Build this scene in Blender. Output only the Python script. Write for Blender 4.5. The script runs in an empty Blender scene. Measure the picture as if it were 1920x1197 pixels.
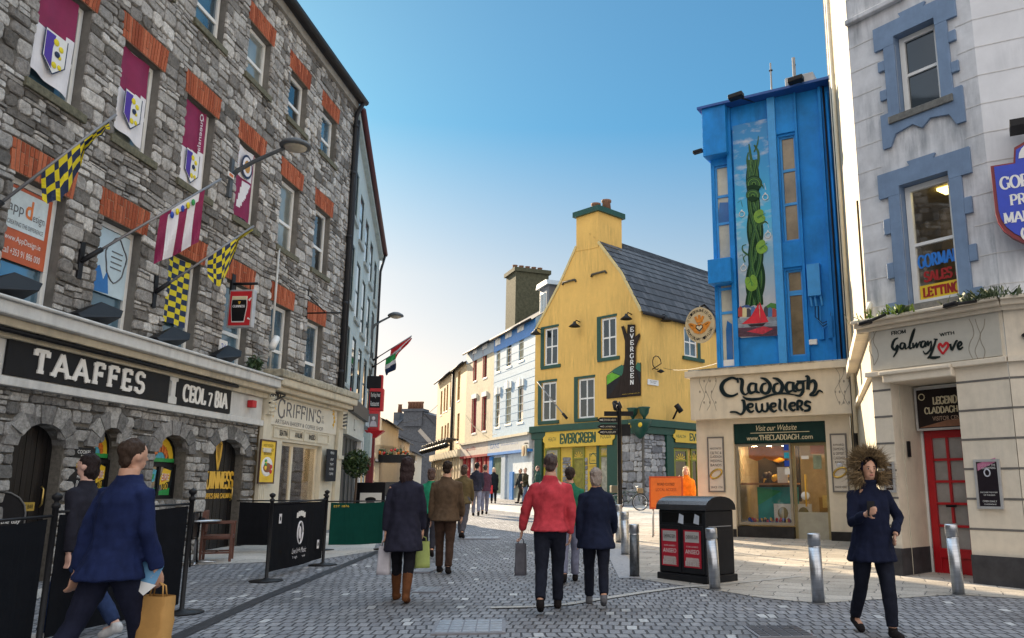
import bpy, math, random
from mathutils import Vector, Matrix, noise
from mathutils.geometry import tessellate_polygon
random.seed(7)
C = bpy.context.scene.collection
SC = bpy.context.scene
PI = math.pi
# ------------------------------------------------------------ camera, sky, sun, exposure
F, HZ, CX, CY = 1520., 912., 1100., 598.5        # photograph: focal length, horizon and optical centre in pixels
TH = math.atan((HZ-CY)/F)
CAMZ = 1.55
SLOPE = .0165                                     # the street climbs gently away from the camera
cam = bpy.data.cameras.new('camera'); co = bpy.data.objects.new('camera', cam); C.objects.link(co)
co.location = (0, 0, CAMZ); co.rotation_euler = (PI/2+TH, 0, 0)
cam.shift_x = (960-CX)/1920; cam.sensor_width = 36; cam.lens = F/1920*36; cam.clip_end = 2000; cam.clip_start = .1
SC.camera = co
SUN_EL = math.radians(21); SUN_AZ = math.radians(-33)   # ahead of the camera, to the left
sdir = Vector((math.sin(SUN_AZ)*math.cos(SUN_EL), math.cos(SUN_AZ)*math.cos(SUN_EL), math.sin(SUN_EL)))
w = bpy.data.worlds.new('World'); SC.world = w; w.use_nodes = True
nt = w.node_tree
sky = nt.nodes.new('ShaderNodeTexSky'); sky.sky_type = 'NISHITA'; sky.sun_disc = False
sky.sun_elevation = SUN_EL; sky.sun_rotation = SUN_AZ
sky.air_density = 1.0; sky.dust_density = .6; sky.ozone_density = 2.0
bg = nt.nodes['Background']; bg.inputs[1].default_value = .15
gm = nt.nodes.new('ShaderNodeGamma'); gm.inputs[1].default_value = .5      # evens out the sky's glow, as the photograph's toning does
hs = nt.nodes.new('ShaderNodeHueSaturation'); hs.inputs['Saturation'].default_value = 1.38; hs.inputs['Value'].default_value = 1.25
tc = nt.nodes.new('ShaderNodeTexCoord'); sz = nt.nodes.new('ShaderNodeSeparateXYZ'); nt.links.new(tc.outputs['Generated'], sz.inputs[0])
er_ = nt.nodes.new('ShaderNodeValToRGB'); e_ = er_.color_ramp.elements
SKYT = ((0, (.82, .64, .5)), (.12, (.7, .6, .54)), (.25, (.6, .59, .56)), (.42, (.22, .48, .6)), (.56, (.24, .47, .58)), (.72, (3.9, 3.35, 2.75)), (1, (4.1, 3.5, 2.85)))   # warm horizon, deep blue, unseen zenith brightened as added fill for the shade
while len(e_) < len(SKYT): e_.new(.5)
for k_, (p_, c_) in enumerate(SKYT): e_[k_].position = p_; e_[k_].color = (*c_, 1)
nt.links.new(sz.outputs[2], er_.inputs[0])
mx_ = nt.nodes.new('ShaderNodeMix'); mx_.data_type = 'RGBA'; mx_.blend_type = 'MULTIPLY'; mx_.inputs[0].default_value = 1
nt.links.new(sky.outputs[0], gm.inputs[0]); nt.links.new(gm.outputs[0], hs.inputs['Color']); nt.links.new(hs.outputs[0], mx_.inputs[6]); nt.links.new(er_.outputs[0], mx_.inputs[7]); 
yr_ = nt.nodes.new('ShaderNodeMapRange'); yr_.inputs[1].default_value = .1; yr_.inputs[2].default_value = -.6; yr_.interpolation_type = 'SMOOTHSTEP'      # unseen sky behind the camera brightened, added to fill the shaded fronts
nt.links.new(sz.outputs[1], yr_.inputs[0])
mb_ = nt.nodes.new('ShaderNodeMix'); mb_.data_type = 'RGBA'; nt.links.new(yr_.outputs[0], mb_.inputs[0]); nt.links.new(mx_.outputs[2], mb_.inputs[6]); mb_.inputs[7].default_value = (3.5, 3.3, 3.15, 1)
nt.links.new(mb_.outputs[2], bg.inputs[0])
sl = bpy.data.lights.new('sun', 'SUN'); so = bpy.data.objects.new('sun', sl); C.objects.link(so)
sl.energy = 4.6; sl.angle = math.radians(.5); sl.color = (1, .8, .55)
so.rotation_euler = (-sdir).to_track_quat('-Z', 'Y').to_euler()
so.location = (0, 0, 40)
SC.view_settings.view_transform = 'Standard'; SC.view_settings.look = 'None'
SC.view_settings.exposure = 1.5; SC.view_settings.gamma = 1

# ------------------------------------------------------------ mesh builder
def lin(r, g, b):
    f = lambda c: (c/255/12.92) if c/255 <= .04045 else ((c/255+.055)/1.055)**2.4
    return (f(r), f(g), f(b))
class MB:
    def __init__(s): s.v = []; s.f = []; s.m = []; s.mats = []; s.r = []; s.sm = []
    def mi(s, m):
        if m not in s.mats: s.mats.append(m)
        return s.mats.index(m)
    def face(s, pts, m, r=.5, sm=False):
        n = len(s.v); s.v += [tuple(p) for p in pts]; s.f.append(tuple(range(n, n+len(pts)))); s.m.append(s.mi(m)); s.r.append(r); s.sm.append(sm); return s
    def mesh(s, V, Fs, m, r=.5, sm=False):
        n = len(s.v); s.v += [tuple(p) for p in V]; i = s.mi(m)
        for f in Fs: s.f.append(tuple(a+n for a in f)); s.m.append(i); s.r.append(r); s.sm.append(sm)
        return s
    def box(s, x0, x1, y0, y1, z0, z1, m, r=.5):
        V = [(x, y, z) for x in (x0, x1) for y in (y0, y1) for z in (z0, z1)]
        return s.mesh(V, [(0, 1, 3, 2), (4, 6, 7, 5), (0, 4, 5, 1), (2, 3, 7, 6), (0, 2, 6, 4), (1, 5, 7, 3)], m, r)
    def xf(s, fn, n0=0):
        s.v = s.v[:n0]+[tuple(fn(*p)) for p in s.v[n0:]]; return s
    def prism(s, poly, y0, y1, m, holes=(), side=None, r=.5, back=True):
        """polygon in x,z pushed from y0 (front) to y1 (back)"""
        loops = [list(poly)]+[list(h) for h in holes]
        P = [p for l in loops for p in l]
        tri = tessellate_polygon([[Vector((a, b, 0)) for a, b in l] for l in loops])
        def ori(t):
            a, b, c = (P[i] for i in t)
            return t if (b[0]-a[0])*(c[1]-a[1])-(b[1]-a[1])*(c[0]-a[0]) > 0 else (t[0], t[2], t[1])
        tri = [ori(t) for t in tri]
        s.mesh([(a, y0, b) for a, b in P], tri, m, r)
        if y1 != y0:
            if back: s.mesh([(a, y1, b) for a, b in P], [t[::-1] for t in tri], m, r)
            for k, l in enumerate(loops):
                A = sum(l[i-1][0]*l[i][1]-l[i][0]*l[i-1][1] for i in range(len(l)))
                if (A < 0) != (k > 0): l = l[::-1]
                n = len(l)
                s.mesh([(a, y, b) for a, b in l for y in (y0, y1)], [(2*i, 2*i+1, (2*i+3) % (2*n), (2*i+2) % (2*n)) for i in range(n)], side or m, r)
        return s
    def tube(s, pts, rad, m, n=8, cap=True, sm=True, sq=None):
        pts = [Vector(p) for p in pts]; N = len(pts)
        if not isinstance(rad, (list, tuple)): rad = [rad]*N
        V = []; up = Vector((.13, .21, 1)).normalized(); prev = None
        for i, p in enumerate(pts):
            t = (pts[min(i+1, N-1)]-pts[max(i-1, 0)]).normalized()
            a = prev if prev else (t.cross(up) if abs(t.dot(up)) < .95 else t.cross(Vector((1, 0, 0))))
            a = (a-t*a.dot(t)).normalized(); b = t.cross(a); prev = a
            for k in range(n):
                an = 2*PI*k/n+(PI/n if n == 4 else 0)
                V.append(p+(a*math.cos(an)+b*math.sin(an)*(sq or 1))*rad[i])
        Fs = [(i*n+k, i*n+(k+1) % n, (i+1)*n+(k+1) % n, (i+1)*n+k) for i in range(N-1) for k in range(n)]
        if cap: Fs += [tuple(range(n))[::-1], tuple(range((N-1)*n, N*n))]
        return s.mesh(V, Fs, m, .5, sm and n > 4)
    def lathe(s, prof, m, n=20, c=(0, 0, 0), sm=True):
        V = [(c[0]+r*math.cos(2*PI*k/n), c[1]+r*math.sin(2*PI*k/n), c[2]+z) for r, z in prof for k in range(n)]
        N = len(prof)
        Fs = [(i*n+k, i*n+(k+1) % n, (i+1)*n+(k+1) % n, (i+1)*n+k) for i in range(N-1) for k in range(n)]
        return s.mesh(V, Fs+[tuple(range(n))[::-1], tuple(range((N-1)*n, N*n))], m, .5, sm)
    def ball(s, c, rx, ry, rz, m, n=12, k=8):
        V = [(c[0]+rx*math.sin(PI*i/k)*math.cos(2*PI*j/n), c[1]+ry*math.sin(PI*i/k)*math.sin(2*PI*j/n), c[2]+rz*math.cos(PI*i/k)) for i in range(k+1) for j in range(n)]
        return s.mesh(V, [(i*n+j, (i+1)*n+j, (i+1)*n+(j+1) % n, i*n+(j+1) % n) for i in range(k) for j in range(n)], m, .5, True)
    def strip(s, pts, wd, y, m, thick=.004):
        """flat brush stroke in x,z (centre line, width per point) standing proud of y by thick"""
        N = len(pts); L = []; R = []
        for i, (x, z) in enumerate(pts):
            a = pts[max(i-1, 0)]; b = pts[min(i+1, N-1)]
            dx, dz = b[0]-a[0], b[1]-a[1]; l = math.hypot(dx, dz) or 1
            h = wd[i]/2; L.append((x-dz/l*h, z+dx/l*h)); R.append((x+dz/l*h, z-dx/l*h))
        V = [(p[0], y-thick, p[1]) for p in L]+[(p[0], y-thick, p[1]) for p in R]
        V += [(p[0], y, p[1]) for p in L]+[(p[0], y, p[1]) for p in R]
        Fs = []
        for i in range(N-1):
            Fs += [(N+i, N+i+1, i+1, i), (i, i+1, 2*N+i+1, 2*N+i), (N+i+1, N+i, 3*N+i, 3*N+i+1)]
        Fs += [(N, 0, 2*N, 3*N), (N-1, 2*N-1, 4*N-1, 3*N-1)]
        return s.mesh(V, Fs, m)
    def me(s, name, org=(0, 0, 0)):
        me = bpy.data.meshes.new(name)
        me.from_pydata([(p[0]-org[0], p[1]-org[1], p[2]-org[2]) for p in s.v], [], s.f)
        for m in s.mats: me.materials.append(m)
        me.polygons.foreach_set('material_index', s.m)
        me.polygons.foreach_set('use_smooth', s.sm)
        a = me.attributes.new('rnd', 'FLOAT', 'FACE'); a.data.foreach_set('value', s.r)
        me.update(); return me

def raydir(px, py):
    a = (px-CX)/F; b = (CY-py)/F
    return (a, math.cos(TH)-b*math.sin(TH), math.sin(TH)+b*math.cos(TH))
def G(px, py):
    """the point of the street under a pixel of the photograph"""
    d = raydir(px, py); t = -CAMZ/(d[2]-SLOPE*d[1]); return Vector((d[0]*t, d[1]*t, CAMZ+d[2]*t))
def gz(y): return SLOPE*y
class Frame:
    """an upright plane (a wall): local x to the viewer's right, y into the wall, z up from its base"""
    def __init__(s, o, d):
        s.o = Vector(o); d = Vector((d[0], d[1])).normalized(); n = Vector((d.y, -d.x))
        if n.x*s.o.x+n.y*s.o.y > 0: n = -n
        s.n = n; s.x = Vector((-n.y, n.x)); s.rz = math.atan2(s.x.y, s.x.x)
    def L(s, px, py, off=0):
        r = raydir(px, py); k = s.n.x*s.o.x+s.n.y*s.o.y-off
        t = k/(s.n.x*r[0]+s.n.y*r[1]); x, y, z = r[0]*t, r[1]*t, CAMZ+r[2]*t
        return ((x-s.o.x)*s.x.x+(y-s.o.y)*s.x.y, z-s.o.z)
    def U(s, px, py=850, off=0): return s.L(px, py, off)[0]
    def Z(s, px, py, off=0): return s.L(px, py, off)[1]
    def R(s, x0, y0, x1, y1, off=0):
        """a rectangle u0,u1,z0,z1 from two opposite pixels"""
        a = s.L(x0, y0, off); b = s.L(x1, y1, off)
        return min(a[0], b[0]), max(a[0], b[0]), min(a[1], b[1]), max(a[1], b[1])
    def P(s, u, y, z): return Vector((s.o.x+s.x.x*u-s.n.x*y, s.o.y+s.x.y*u-s.n.y*y, s.o.z+z))
def dvp(px): return ((px-CX)/math.hypot(F, HZ-CY), 1)
GF = None
class Th:
    """one thing: an Empty at its base; its parts are meshes given in the frame's coordinates"""
    def __init__(s, name, label, cat, fr=None, at=(0, 0, 0), rz=0, group=None, solo=None, kind=None, bev=0):
        s.fr = fr; s.org = Vector(at) if fr else Vector((0, 0, 0))
        d = solo.me(name, s.org) if solo else None
        o = s.o = bpy.data.objects.new(name, d); C.objects.link(o)
        if fr: o.location = fr.P(*at); o.rotation_euler = (0, 0, fr.rz)
        else: o.location = at; o.rotation_euler = (0, 0, rz)
        if label: o['label'] = label; o['category'] = cat
        if group: o['group'] = group
        if kind: o['kind'] = kind
        if solo and bev: bevel(o, bev)
    def part(s, name, mb, parent=None, bev=0, label=None, kind=None):
        o = bpy.data.objects.new(name, mb if isinstance(mb, bpy.types.Mesh) else mb.me(name, s.org)); C.objects.link(o); o.parent = parent or s.o
        if bev: bevel(o, bev)
        if label: o['label'] = label
        if kind: o['kind'] = kind
        return o
def bevel(o, w):
    b = o.modifiers.new('bevel', 'BEVEL'); b.width = w; b.segments = 2; b.limit_method = 'ANGLE'; b.angle_limit = .6
def clone(th, loc, rz, label=None, group=None):
    r = th.o.copy(); C.objects.link(r); r.location = loc; r.rotation_euler = (0, 0, rz)
    if label: r['label'] = label
    if group: r['group'] = group
    for ch in list(th.o.children):
        c = ch.copy(); C.objects.link(c); c.parent = r
        for g in ch.children:
            d = g.copy(); C.objects.link(d); d.parent = c
    return r
def struct(name, mb, stuff=False):
    o = bpy.data.objects.new(name, mb.me(name)); C.objects.link(o); o['kind'] = 'stuff' if stuff else 'structure'; return o

# ------------------------------------------------------------ materials
def base(name):
    m = bpy.data.materials.new(name); m.use_nodes = True
    n = m.node_tree.nodes; return m, n, m.node_tree.links, n['Principled BSDF']
def nd(n, t, **k):
    x = n.new(t)
    for a, b in k.items():
        if a in x.inputs: x.inputs[a].default_value = b
        else: setattr(x, a, b)
    return x
def mapped(n, l, sc, rot=(0, 0, 0), co='Object'):
    tc = n.new('ShaderNodeTexCoord'); mp = n.new('ShaderNodeMapping'); mp.inputs['Scale'].default_value = sc; mp.inputs['Rotation'].default_value = rot
    l.new(tc.outputs[co], mp.inputs[0]); return mp.outputs[0]
def ramp(n, l, src, stops):
    r = n.new('ShaderNodeValToRGB'); e = r.color_ramp.elements
    while len(e) < len(stops): e.new(.5)
    for k, (p, c) in enumerate(stops): e[k].position = p; e[k].color = (*c, 1)
    l.new(src, r.inputs[0]); return r.outputs[0]
def mulc(n, l, a, b, fac=1, mode='MULTIPLY'):
    x = n.new('ShaderNodeMix'); x.data_type = 'RGBA'; x.blend_type = mode; x.inputs[0].default_value = fac
    for s, i in ((a, 6), (b, 7)):
        if isinstance(s, tuple): x.inputs[i].default_value = (*s, 1)
        else: l.new(s, x.inputs[i])
    return x.outputs[2]
def bumped(n, l, b, src, st, dist=.01):
    x = n.new('ShaderNodeBump'); x.inputs['Strength'].default_value = st; x.inputs['Distance'].default_value = dist
    l.new(src, x.inputs['Height']); l.new(x.outputs[0], b.inputs['Normal'])
MC = {}
def M(name, col, rough=.6, metal=0, var=.18, sc=5, bump=.15, bsc=60, streak=0, spec=.5, scv=None, coat=0):
    """paint, plaster, cloth, metal: a colour with blotches, fine grain and (streak) rain marks"""
    if name in MC: return MC[name]
    if max(col) < .06 and spec == .5: spec = .18
    m, n, l, b = base(name)
    b.inputs['Roughness'].default_value = rough; b.inputs['Metallic'].default_value = metal
    b.inputs['Specular IOR Level'].default_value = spec; b.inputs['Coat Weight'].default_value = coat
    v = mapped(n, l, scv or (1, 1, 1))
    t = nd(n, 'ShaderNodeTexNoise', Scale=sc, Detail=6, Roughness=.65); l.new(v, t.inputs[0])
    k = ramp(n, l, t.outputs[0], [(.3, (1-var,)*3), (.7, (1+var*.6,)*3)])
    c = mulc(n, l, tuple(col), k)
    if streak:
        v2 = mapped(n, l, (2.2, 2.2, .3))
        t2 = nd(n, 'ShaderNodeTexNoise', Scale=2.2, Detail=8, Roughness=.7); l.new(v2, t2.inputs[0])
        k2 = ramp(n, l, t2.outputs[0], [(.38, (1-streak, 1-streak*.95, 1-streak*.9)), (.58, (1, 1, 1))])
        t5 = nd(n, 'ShaderNodeTexNoise', Scale=.5, Detail=3, Roughness=.6); l.new(v, t5.inputs[0])     # marks gather in patches only
        k5 = ramp(n, l, t5.outputs[0], [(.42, (1, 1, 1)), (.62, (0, 0, 0))]); x5 = n.new('ShaderNodeMix'); x5.data_type = 'RGBA'; l.new(k5, x5.inputs[0]); l.new(k2, x5.inputs[6]); x5.inputs[7].default_value = (1, 1, 1, 1)
        c = mulc(n, l, c, x5.outputs[2])
    l.new(c, b.inputs['Base Color'])
    if bump:
        t3 = nd(n, 'ShaderNodeTexNoise', Scale=bsc, Detail=4, Roughness=.6); l.new(v, t3.inputs[0])
        bumped(n, l, b, t3.outputs[0], bump)
    MC[name] = m; return m
def Mem(name, col, st):
    if name in MC: return MC[name]
    m, n, l, b = base(name); b.inputs['Base Color'].default_value = (*col, 1)
    b.inputs['Emission Color'].default_value = (*col, 1); b.inputs['Emission Strength'].default_value = st; MC[name] = m; return m
def Mrnd(name, stops, rough=.85, sc=14, var=.3, bump=.5, bsc=18, lich=0, dist=.02):
    """masonry: each stone takes its own colour from the rnd attribute"""
    m, n, l, b = base(name); b.inputs['Roughness'].default_value = rough; b.inputs['Specular IOR Level'].default_value = .25
    a = nd(n, 'ShaderNodeAttribute', attribute_name='rnd')
    c = ramp(n, l, a.outputs['Fac'], stops)
    v = mapped(n, l, (1, 1, 1))
    t = nd(n, 'ShaderNodeTexNoise', Scale=sc, Detail=8, Roughness=.75); l.new(v, t.inputs[0])
    c = mulc(n, l, c, ramp(n, l, t.outputs[0], [(.3, (1-var,)*3), (.5, (1, 1, 1)), (.72, (1+var,)*3)]))
    if lich:
        t4 = nd(n, 'ShaderNodeTexNoise', Scale=.7, Detail=5, Roughness=.6); l.new(v, t4.inputs[0])
        c = mulc(n, l, c, ramp(n, l, t4.outputs[0], [(.35, (1-lich,)*3), (.6, (1, 1, 1))]))
    l.new(c, b.inputs['Base Color'])
    t3 = nd(n, 'ShaderNodeTexNoise', Scale=bsc, Detail=8, Roughness=.7); l.new(v, t3.inputs[0])
    bumped(n, l, b, t3.outputs[0], bump, dist)
    MC[name] = m; return m
def Mglass(name, col=(.02, .03, .04), rough=.04, var=.5, sc=.9, metal=0):
    """window glass seen from the street: mirror of the sky over a dim room"""
    m, n, l, b = base(name)
    v = mapped(n, l, (1, 1, 1), co='Object')
    t = nd(n, 'ShaderNodeTexNoise', Scale=sc, Detail=2); l.new(v, t.inputs[0])
    c = mulc(n, l, tuple(col), ramp(n, l, t.outputs[0], [(.35, (1-var,)*3), (.65, (1+var,)*3)]))
    l.new(c, b.inputs['Base Color']); b.inputs['Roughness'].default_value = rough
    b.inputs['Specular IOR Level'].default_value = .9; b.inputs['Coat Weight'].default_value = .6; b.inputs['Coat Roughness'].default_value = .02
    w = nd(n, 'ShaderNodeTexNoise', Scale=1.6, Detail=1); l.new(v, w.inputs[0]); bumped(n, l, b, w.outputs[0], .12, .02)
    MC[name] = m; return m
def Mclear(name, tint=(1, 1, 1), gl=.12):
    m, n, l, b = base(name); n.remove(b); out = n['Material Output']
    tr = n.new('ShaderNodeBsdfTransparent'); tr.inputs[0].default_value = (*tint, 1)
    g = n.new('ShaderNodeBsdfGlossy'); g.inputs['Roughness'].default_value = .03
    fr = nd(n, 'ShaderNodeLayerWeight', Blend=.25); mx = n.new('ShaderNodeMixShader')
    mt = n.new('ShaderNodeMath'); mt.operation = 'MULTIPLY_ADD'; mt.inputs[1].default_value = .6; mt.inputs[2].default_value = gl
    l.new(fr.outputs['Fresnel'], mt.inputs[0]); l.new(mt.outputs[0], mx.inputs[0]); l.new(tr.outputs[0], mx.inputs[1]); l.new(g.outputs[0], mx.inputs[2]); l.new(mx.outputs[0], out.inputs[0])
    return m
def Mpave(name, bw, bh, stops, mortar, msz, rot=0, bump=.6, dirt=.35, pale=None, rough=.7, offs=.5):
    m, n, l, b = base(name); b.inputs['Roughness'].default_value = rough; b.inputs['Specular IOR Level'].default_value = .4
    v0 = mapped(n, l, (1, 1, 1), (0, 0, rot))
    # a little wander so that the courses are not ruler straight
    tn = nd(n, 'ShaderNodeTexNoise', Scale=.55, Detail=3); l.new(v0, tn.inputs[0])
    sb = n.new('ShaderNodeVectorMath'); sb.operation = 'MULTIPLY_ADD'; sb.inputs[1].default_value = (.4, .4, 0)
    l.new(tn.outputs['Color'], sb.inputs[0]); l.new(v0, sb.inputs[2])
    tn2 = nd(n, 'ShaderNodeTexNoise', Scale=9, Detail=2); l.new(v0, tn2.inputs[0])
    sb2 = n.new('ShaderNodeVectorMath'); sb2.operation = 'MULTIPLY_ADD'; sb2.inputs[1].default_value = (bw*.12, bh*.12, 0)
    l.new(tn2.outputs['Color'], sb2.inputs[0]); l.new(sb.outputs[0], sb2.inputs[2])
    br = nd(n, 'ShaderNodeTexBrick', Scale=1); br.offset = offs
    br.inputs['Brick Width'].default_value = bw; br.inputs['Row Height'].default_value = bh; br.inputs['Mortar Size'].default_value = msz
    br.inputs['Mortar Smooth'].default_value = .5; br.inputs['Color1'].default_value = (0, 0, 0, 1); br.inputs['Color2'].default_value = (1, 1, 1, 1); br.inputs['Mortar'].default_value = (.5, .5, .5, 1)
    l.new(sb2.outputs[0], br.inputs[0])
    c = ramp(n, l, br.outputs['Color'], stops)
    t = nd(n, 'ShaderNodeTexNoise', Scale=30, Detail=6, Roughness=.7); l.new(v0, t.inputs[0])
    c = mulc(n, l, c, ramp(n, l, t.outputs[0], [(.3, (.7,)*3), (.7, (1.25,)*3)]))
    t2 = nd(n, 'ShaderNodeTexNoise', Scale=.45, Detail=7, Roughness=.65); l.new(v0, t2.inputs[0])
    c = mulc(n, l, c, ramp(n, l, t2.outputs[0], [(.33, (1-dirt,)*3), (.5, (1, 1, 1)), (.66, (1.15,)*3)]))
    x = n.new('ShaderNodeMix'); x.data_type = 'RGBA'; l.new(br.outputs['Fac'], x.inputs[0]); l.new(c, x.inputs[6]); x.inputs[7].default_value = (*mortar, 1)
    l.new(x.outputs[2], b.inputs['Base Color'])
    inv = n.new('ShaderNodeMath'); inv.operation = 'SUBTRACT'; inv.inputs[0].default_value = 1; l.new(br.outputs['Fac'], inv.inputs[1])
    ad = n.new('ShaderNodeMath'); ad.operation = 'MULTIPLY_ADD'; ad.inputs[1].default_value = .35; l.new(t.outputs[0], ad.inputs[0]); l.new(inv.outputs[0], ad.inputs[2])
    bumped(n, l, b, ad.outputs[0], bump, .02)
    return m
WHITE = M('white_paint', (.74, .74, .72), .45, var=.08)
OFFW = M('cream_paint', (.72, .66, .52), .5, var=.1, streak=.12)
BLACK = M('black_paint', (.008, .008, .01), .5, var=.3, spec=.2)
IRON = M('black_iron', (.014, .014, .016), .5, .1, var=.4, bump=.2, spec=.25)
STEEL = M('brushed_steel', (.48, .5, .53), .32, .95, var=.25, sc=3, scv=(1, 1, 14), bump=.1)
LEAD = M('lead_grey', (.09, .1, .11), .6, .2)
PGREY = M('window_pane_grey', (.05, .06, .07), .3)
GLASS = [Mglass('glass_%s' % k, c) for k, c in (('dim', (.012, .018, .022)), ('blue', (.05, .1, .14)), ('curtain', (.2, .22, .2)))]
CLEAR = Mclear('shop_glass')
# ------------------------------------------------------------ lettering
def A_(cx, cy, rx, ry, a0, a1, n=9):
    return [(cx+rx*math.cos(math.radians(a0+(a1-a0)*i/n)), cy+ry*math.sin(math.radians(a0+(a1-a0)*i/n))) for i in range(n+1)]
def S_(*p, s=''): return (list(p), s)
# capital letters as pen strokes in a box one unit high; s says which ends carry a serif
CAP = {
'A': (.8, [S_((.02, 0), (.4, 1), s='0'), S_((.4, 1), (.78, 0), s='1'), S_((.18, .33), (.62, .33))]),
'B': (.66, [S_((.12, 0), (.12, 1), s='01'), (A_(.3, .75, .24, .25, 90, -90), ''), S_((.1, 1), (.3, 1)), S_((.1, .5), (.3, .5)), (A_(.32, .25, .28, .25, 90, -90), ''), S_((.1, 0), (.32, 0))]),
'C': (.72, [(A_(.4, .5, .36, .5, 48, 312, 14), ''), S_((.66, .98), (.66, .74))]),
'D': (.78, [S_((.12, 0), (.12, 1), s='01'), (A_(.3, .5, .42, .5, 90, -90, 12), ''), S_((.1, 1), (.3, 1)), S_((.1, 0), (.3, 0))]),
'E': (.62, [S_((.12, 0), (.12, 1), s='01'), S_((.1, .98), (.58, .98)), S_((.1, .5), (.46, .5)), S_((.1, .02), (.6, .02)), S_((.57, 1), (.57, .78)), S_((.45, .6), (.45, .4)), S_((.59, 0), (.59, .24))]),
'F': (.6, [S_((.12, 0), (.12, 1), s='01'), S_((.1, .98), (.58, .98)), S_((.1, .5), (.46, .5)), S_((.57, 1), (.57, .76)), S_((.45, .62), (.45, .38))]),
'G': (.78, [(A_(.4, .5, .36, .5, 48, 300, 14), ''), S_((.66, .98), (.66, .76)), S_((.68, .05), (.68, .42), s='1')]),
'H': (.8, [S_((.12, 0), (.12, 1), s='01'), S_((.68, 0), (.68, 1), s='01'), S_((.12, .5), (.68, .5))]),
'I': (.3, [S_((.15, 0), (.15, 1), s='01')]),
'J': (.46, [S_((.3, 1), (.3, .2), s='0'), (A_(.16, .2, .14, .2, 0, -160), '')]),
'K': (.76, [S_((.12, 0), (.12, 1), s='01'), S_((.66, 1), (.14, .42), s='0'), S_((.3, .58), (.7, 0), s='1')]),
'L': (.6, [S_((.12, 0), (.12, 1), s='01'), S_((.1, .02), (.58, .02)), S_((.57, 0), (.57, .26))]),
'M': (.95, [S_((.12, 0), (.12, 1), s='01'), S_((.12, 1), (.47, .1)), S_((.47, .1), (.83, 1)), S_((.83, 1), (.83, 0), s='01')]),
'N': (.8, [S_((.12, 0), (.12, 1), s='01'), S_((.12, 1), (.68, 0)), S_((.68, 0), (.68, 1), s='1')]),
'O': (.82, [(A_(.41, .5, .36, .5, 90, 450, 20), '')]),
'P': (.64, [S_((.12, 0), (.12, 1), s='01'), (A_(.32, .73, .27, .27, 90, -90), ''), S_((.1, 1), (.32, 1)), S_((.1, .46), (.32, .46))]),
'R': (.72, [S_((.12, 0), (.12, 1), s='01'), (A_(.32, .74, .26, .26, 90, -90), ''), S_((.1, 1), (.32, 1)), S_((.1, .48), (.32, .48)), S_((.34, .48), (.66, 0), s='1')]),
'S': (.6, [(A_(.3, .74, .24, .26, 30, 250, 9)+A_(.3, .26, .26, .26, 70, -150, 9), ''), S_((.52, .98), (.52, .78)), S_((.06, .02), (.06, .24))]),
'T': (.7, [S_((.35, 0), (.35, 1), s='0'), S_((.04, .97), (.66, .97)), S_((.05, 1), (.05, .74)), S_((.65, 1), (.65, .74))]),
'U': (.78, [([(.12, 1), (.12, .3)]+A_(.39, .3, .27, .3, 180, 360)+[(.66, 1)], '01')]),
'V': (.8, [S_((.04, 1), (.4, 0), s='0'), S_((.4, 0), (.76, 1), s='1')]),
'W': (1.1, [S_((.04, 1), (.32, 0), s='0'), S_((.32, 0), (.55, .95)), S_((.55, .95), (.8, 0)), S_((.8, 0), (1.06, 1), s='1')]),
'Y': (.76, [S_((.04, 1), (.38, .48), s='0'), S_((.72, 1), (.38, .48), s='0'), S_((.38, .48), (.38, 0), s='1')]),
'&': (.8, [([(.78, .0), (.3, .66)]+A_(.36, .8, .14, .18, 210, -20, 8)+[(.2, .4)]+A_(.32, .24, .24, .24, 140, 330, 8)+[(.72, .5)], '')]),
'7': (.5, [S_((.04, .95), (.46, .95)), S_((.46, .95), (.18, -.15)), S_((.06, 1), (.06, .8))]),
"'": (.2, [S_((.1, 1), (.06, .72))]), ')': (.3, [(A_(-.02, .45, .32, .65, 50, -50), '')]), '.': (.25, [S_((.12, .1), (.12, 0))]), ' ': (.34, []), ',': (.2, [S_((.1, .1), (.05, -.12))]),
'(': (.3, [(A_(.4, .45, .32, .65, 130, 230), '')]),
'1': (.36, [S_((.2, 0), (.2, 1), s='0'), S_((.2, 1), (.06, .84))]),
'0': (.62, [(A_(.31, .5, .26, .5, 90, 450, 18), '')]), '9': (.6, [(A_(.3, .7, .24, .3, 0, 360, 14), ''), (A_(.2, .7, .34, .7, 0, -75, 8), '')]),
}
def serif(mb, txt, u0, u1, z0, z1, y, m, T=.17, t=.07, sl=.14, sh=.05, thick=.004, gap=.06, fn=None):
    """serif capitals fitted to the box u0..u1, z0..z1 on the plane y"""
    W_ = sum(CAP[c][0]+gap for c in txt)-gap; X = (u1-u0)/W_; Y = z1-z0; x0 = 0; k = 0; n0 = len(mb.v)
    for ch in txt:
        wd, st = CAP[ch]
        for pts, fl in st:
            k += 1; ws = []; N = len(pts)
            for i in range(N):
                a = pts[max(0, i-1)]; b = pts[min(N-1, i+1)]; dx, dz = (b[0]-a[0])*X, (b[1]-a[1])*Y
                ws.append((t+(T-t)*abs(dz)/(math.hypot(dx, dz) or 1))*Y)
            yy = y-.0003*(k % 5)
            mb.strip([(u0+(x0+a)*X, z0+b*Y) for a, b in pts], ws, yy, m, thick)
            for e in fl:
                p = pts[0] if e == '0' else pts[-1]; b = p[1]; up = 1 if b < .5 else -1
                mb.strip([(u0+(x0+p[0])*X-sl*Y, z0+(b+up*sh/2)*Y), (u0+(x0+p[0])*X+sl*Y, z0+(b+up*sh/2)*Y)], [sh*Y]*2, yy-.0015, m, thick)
        x0 += wd+gap
    if fn: mb.xf(fn, n0)
    return mb
_TX = {}
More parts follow.
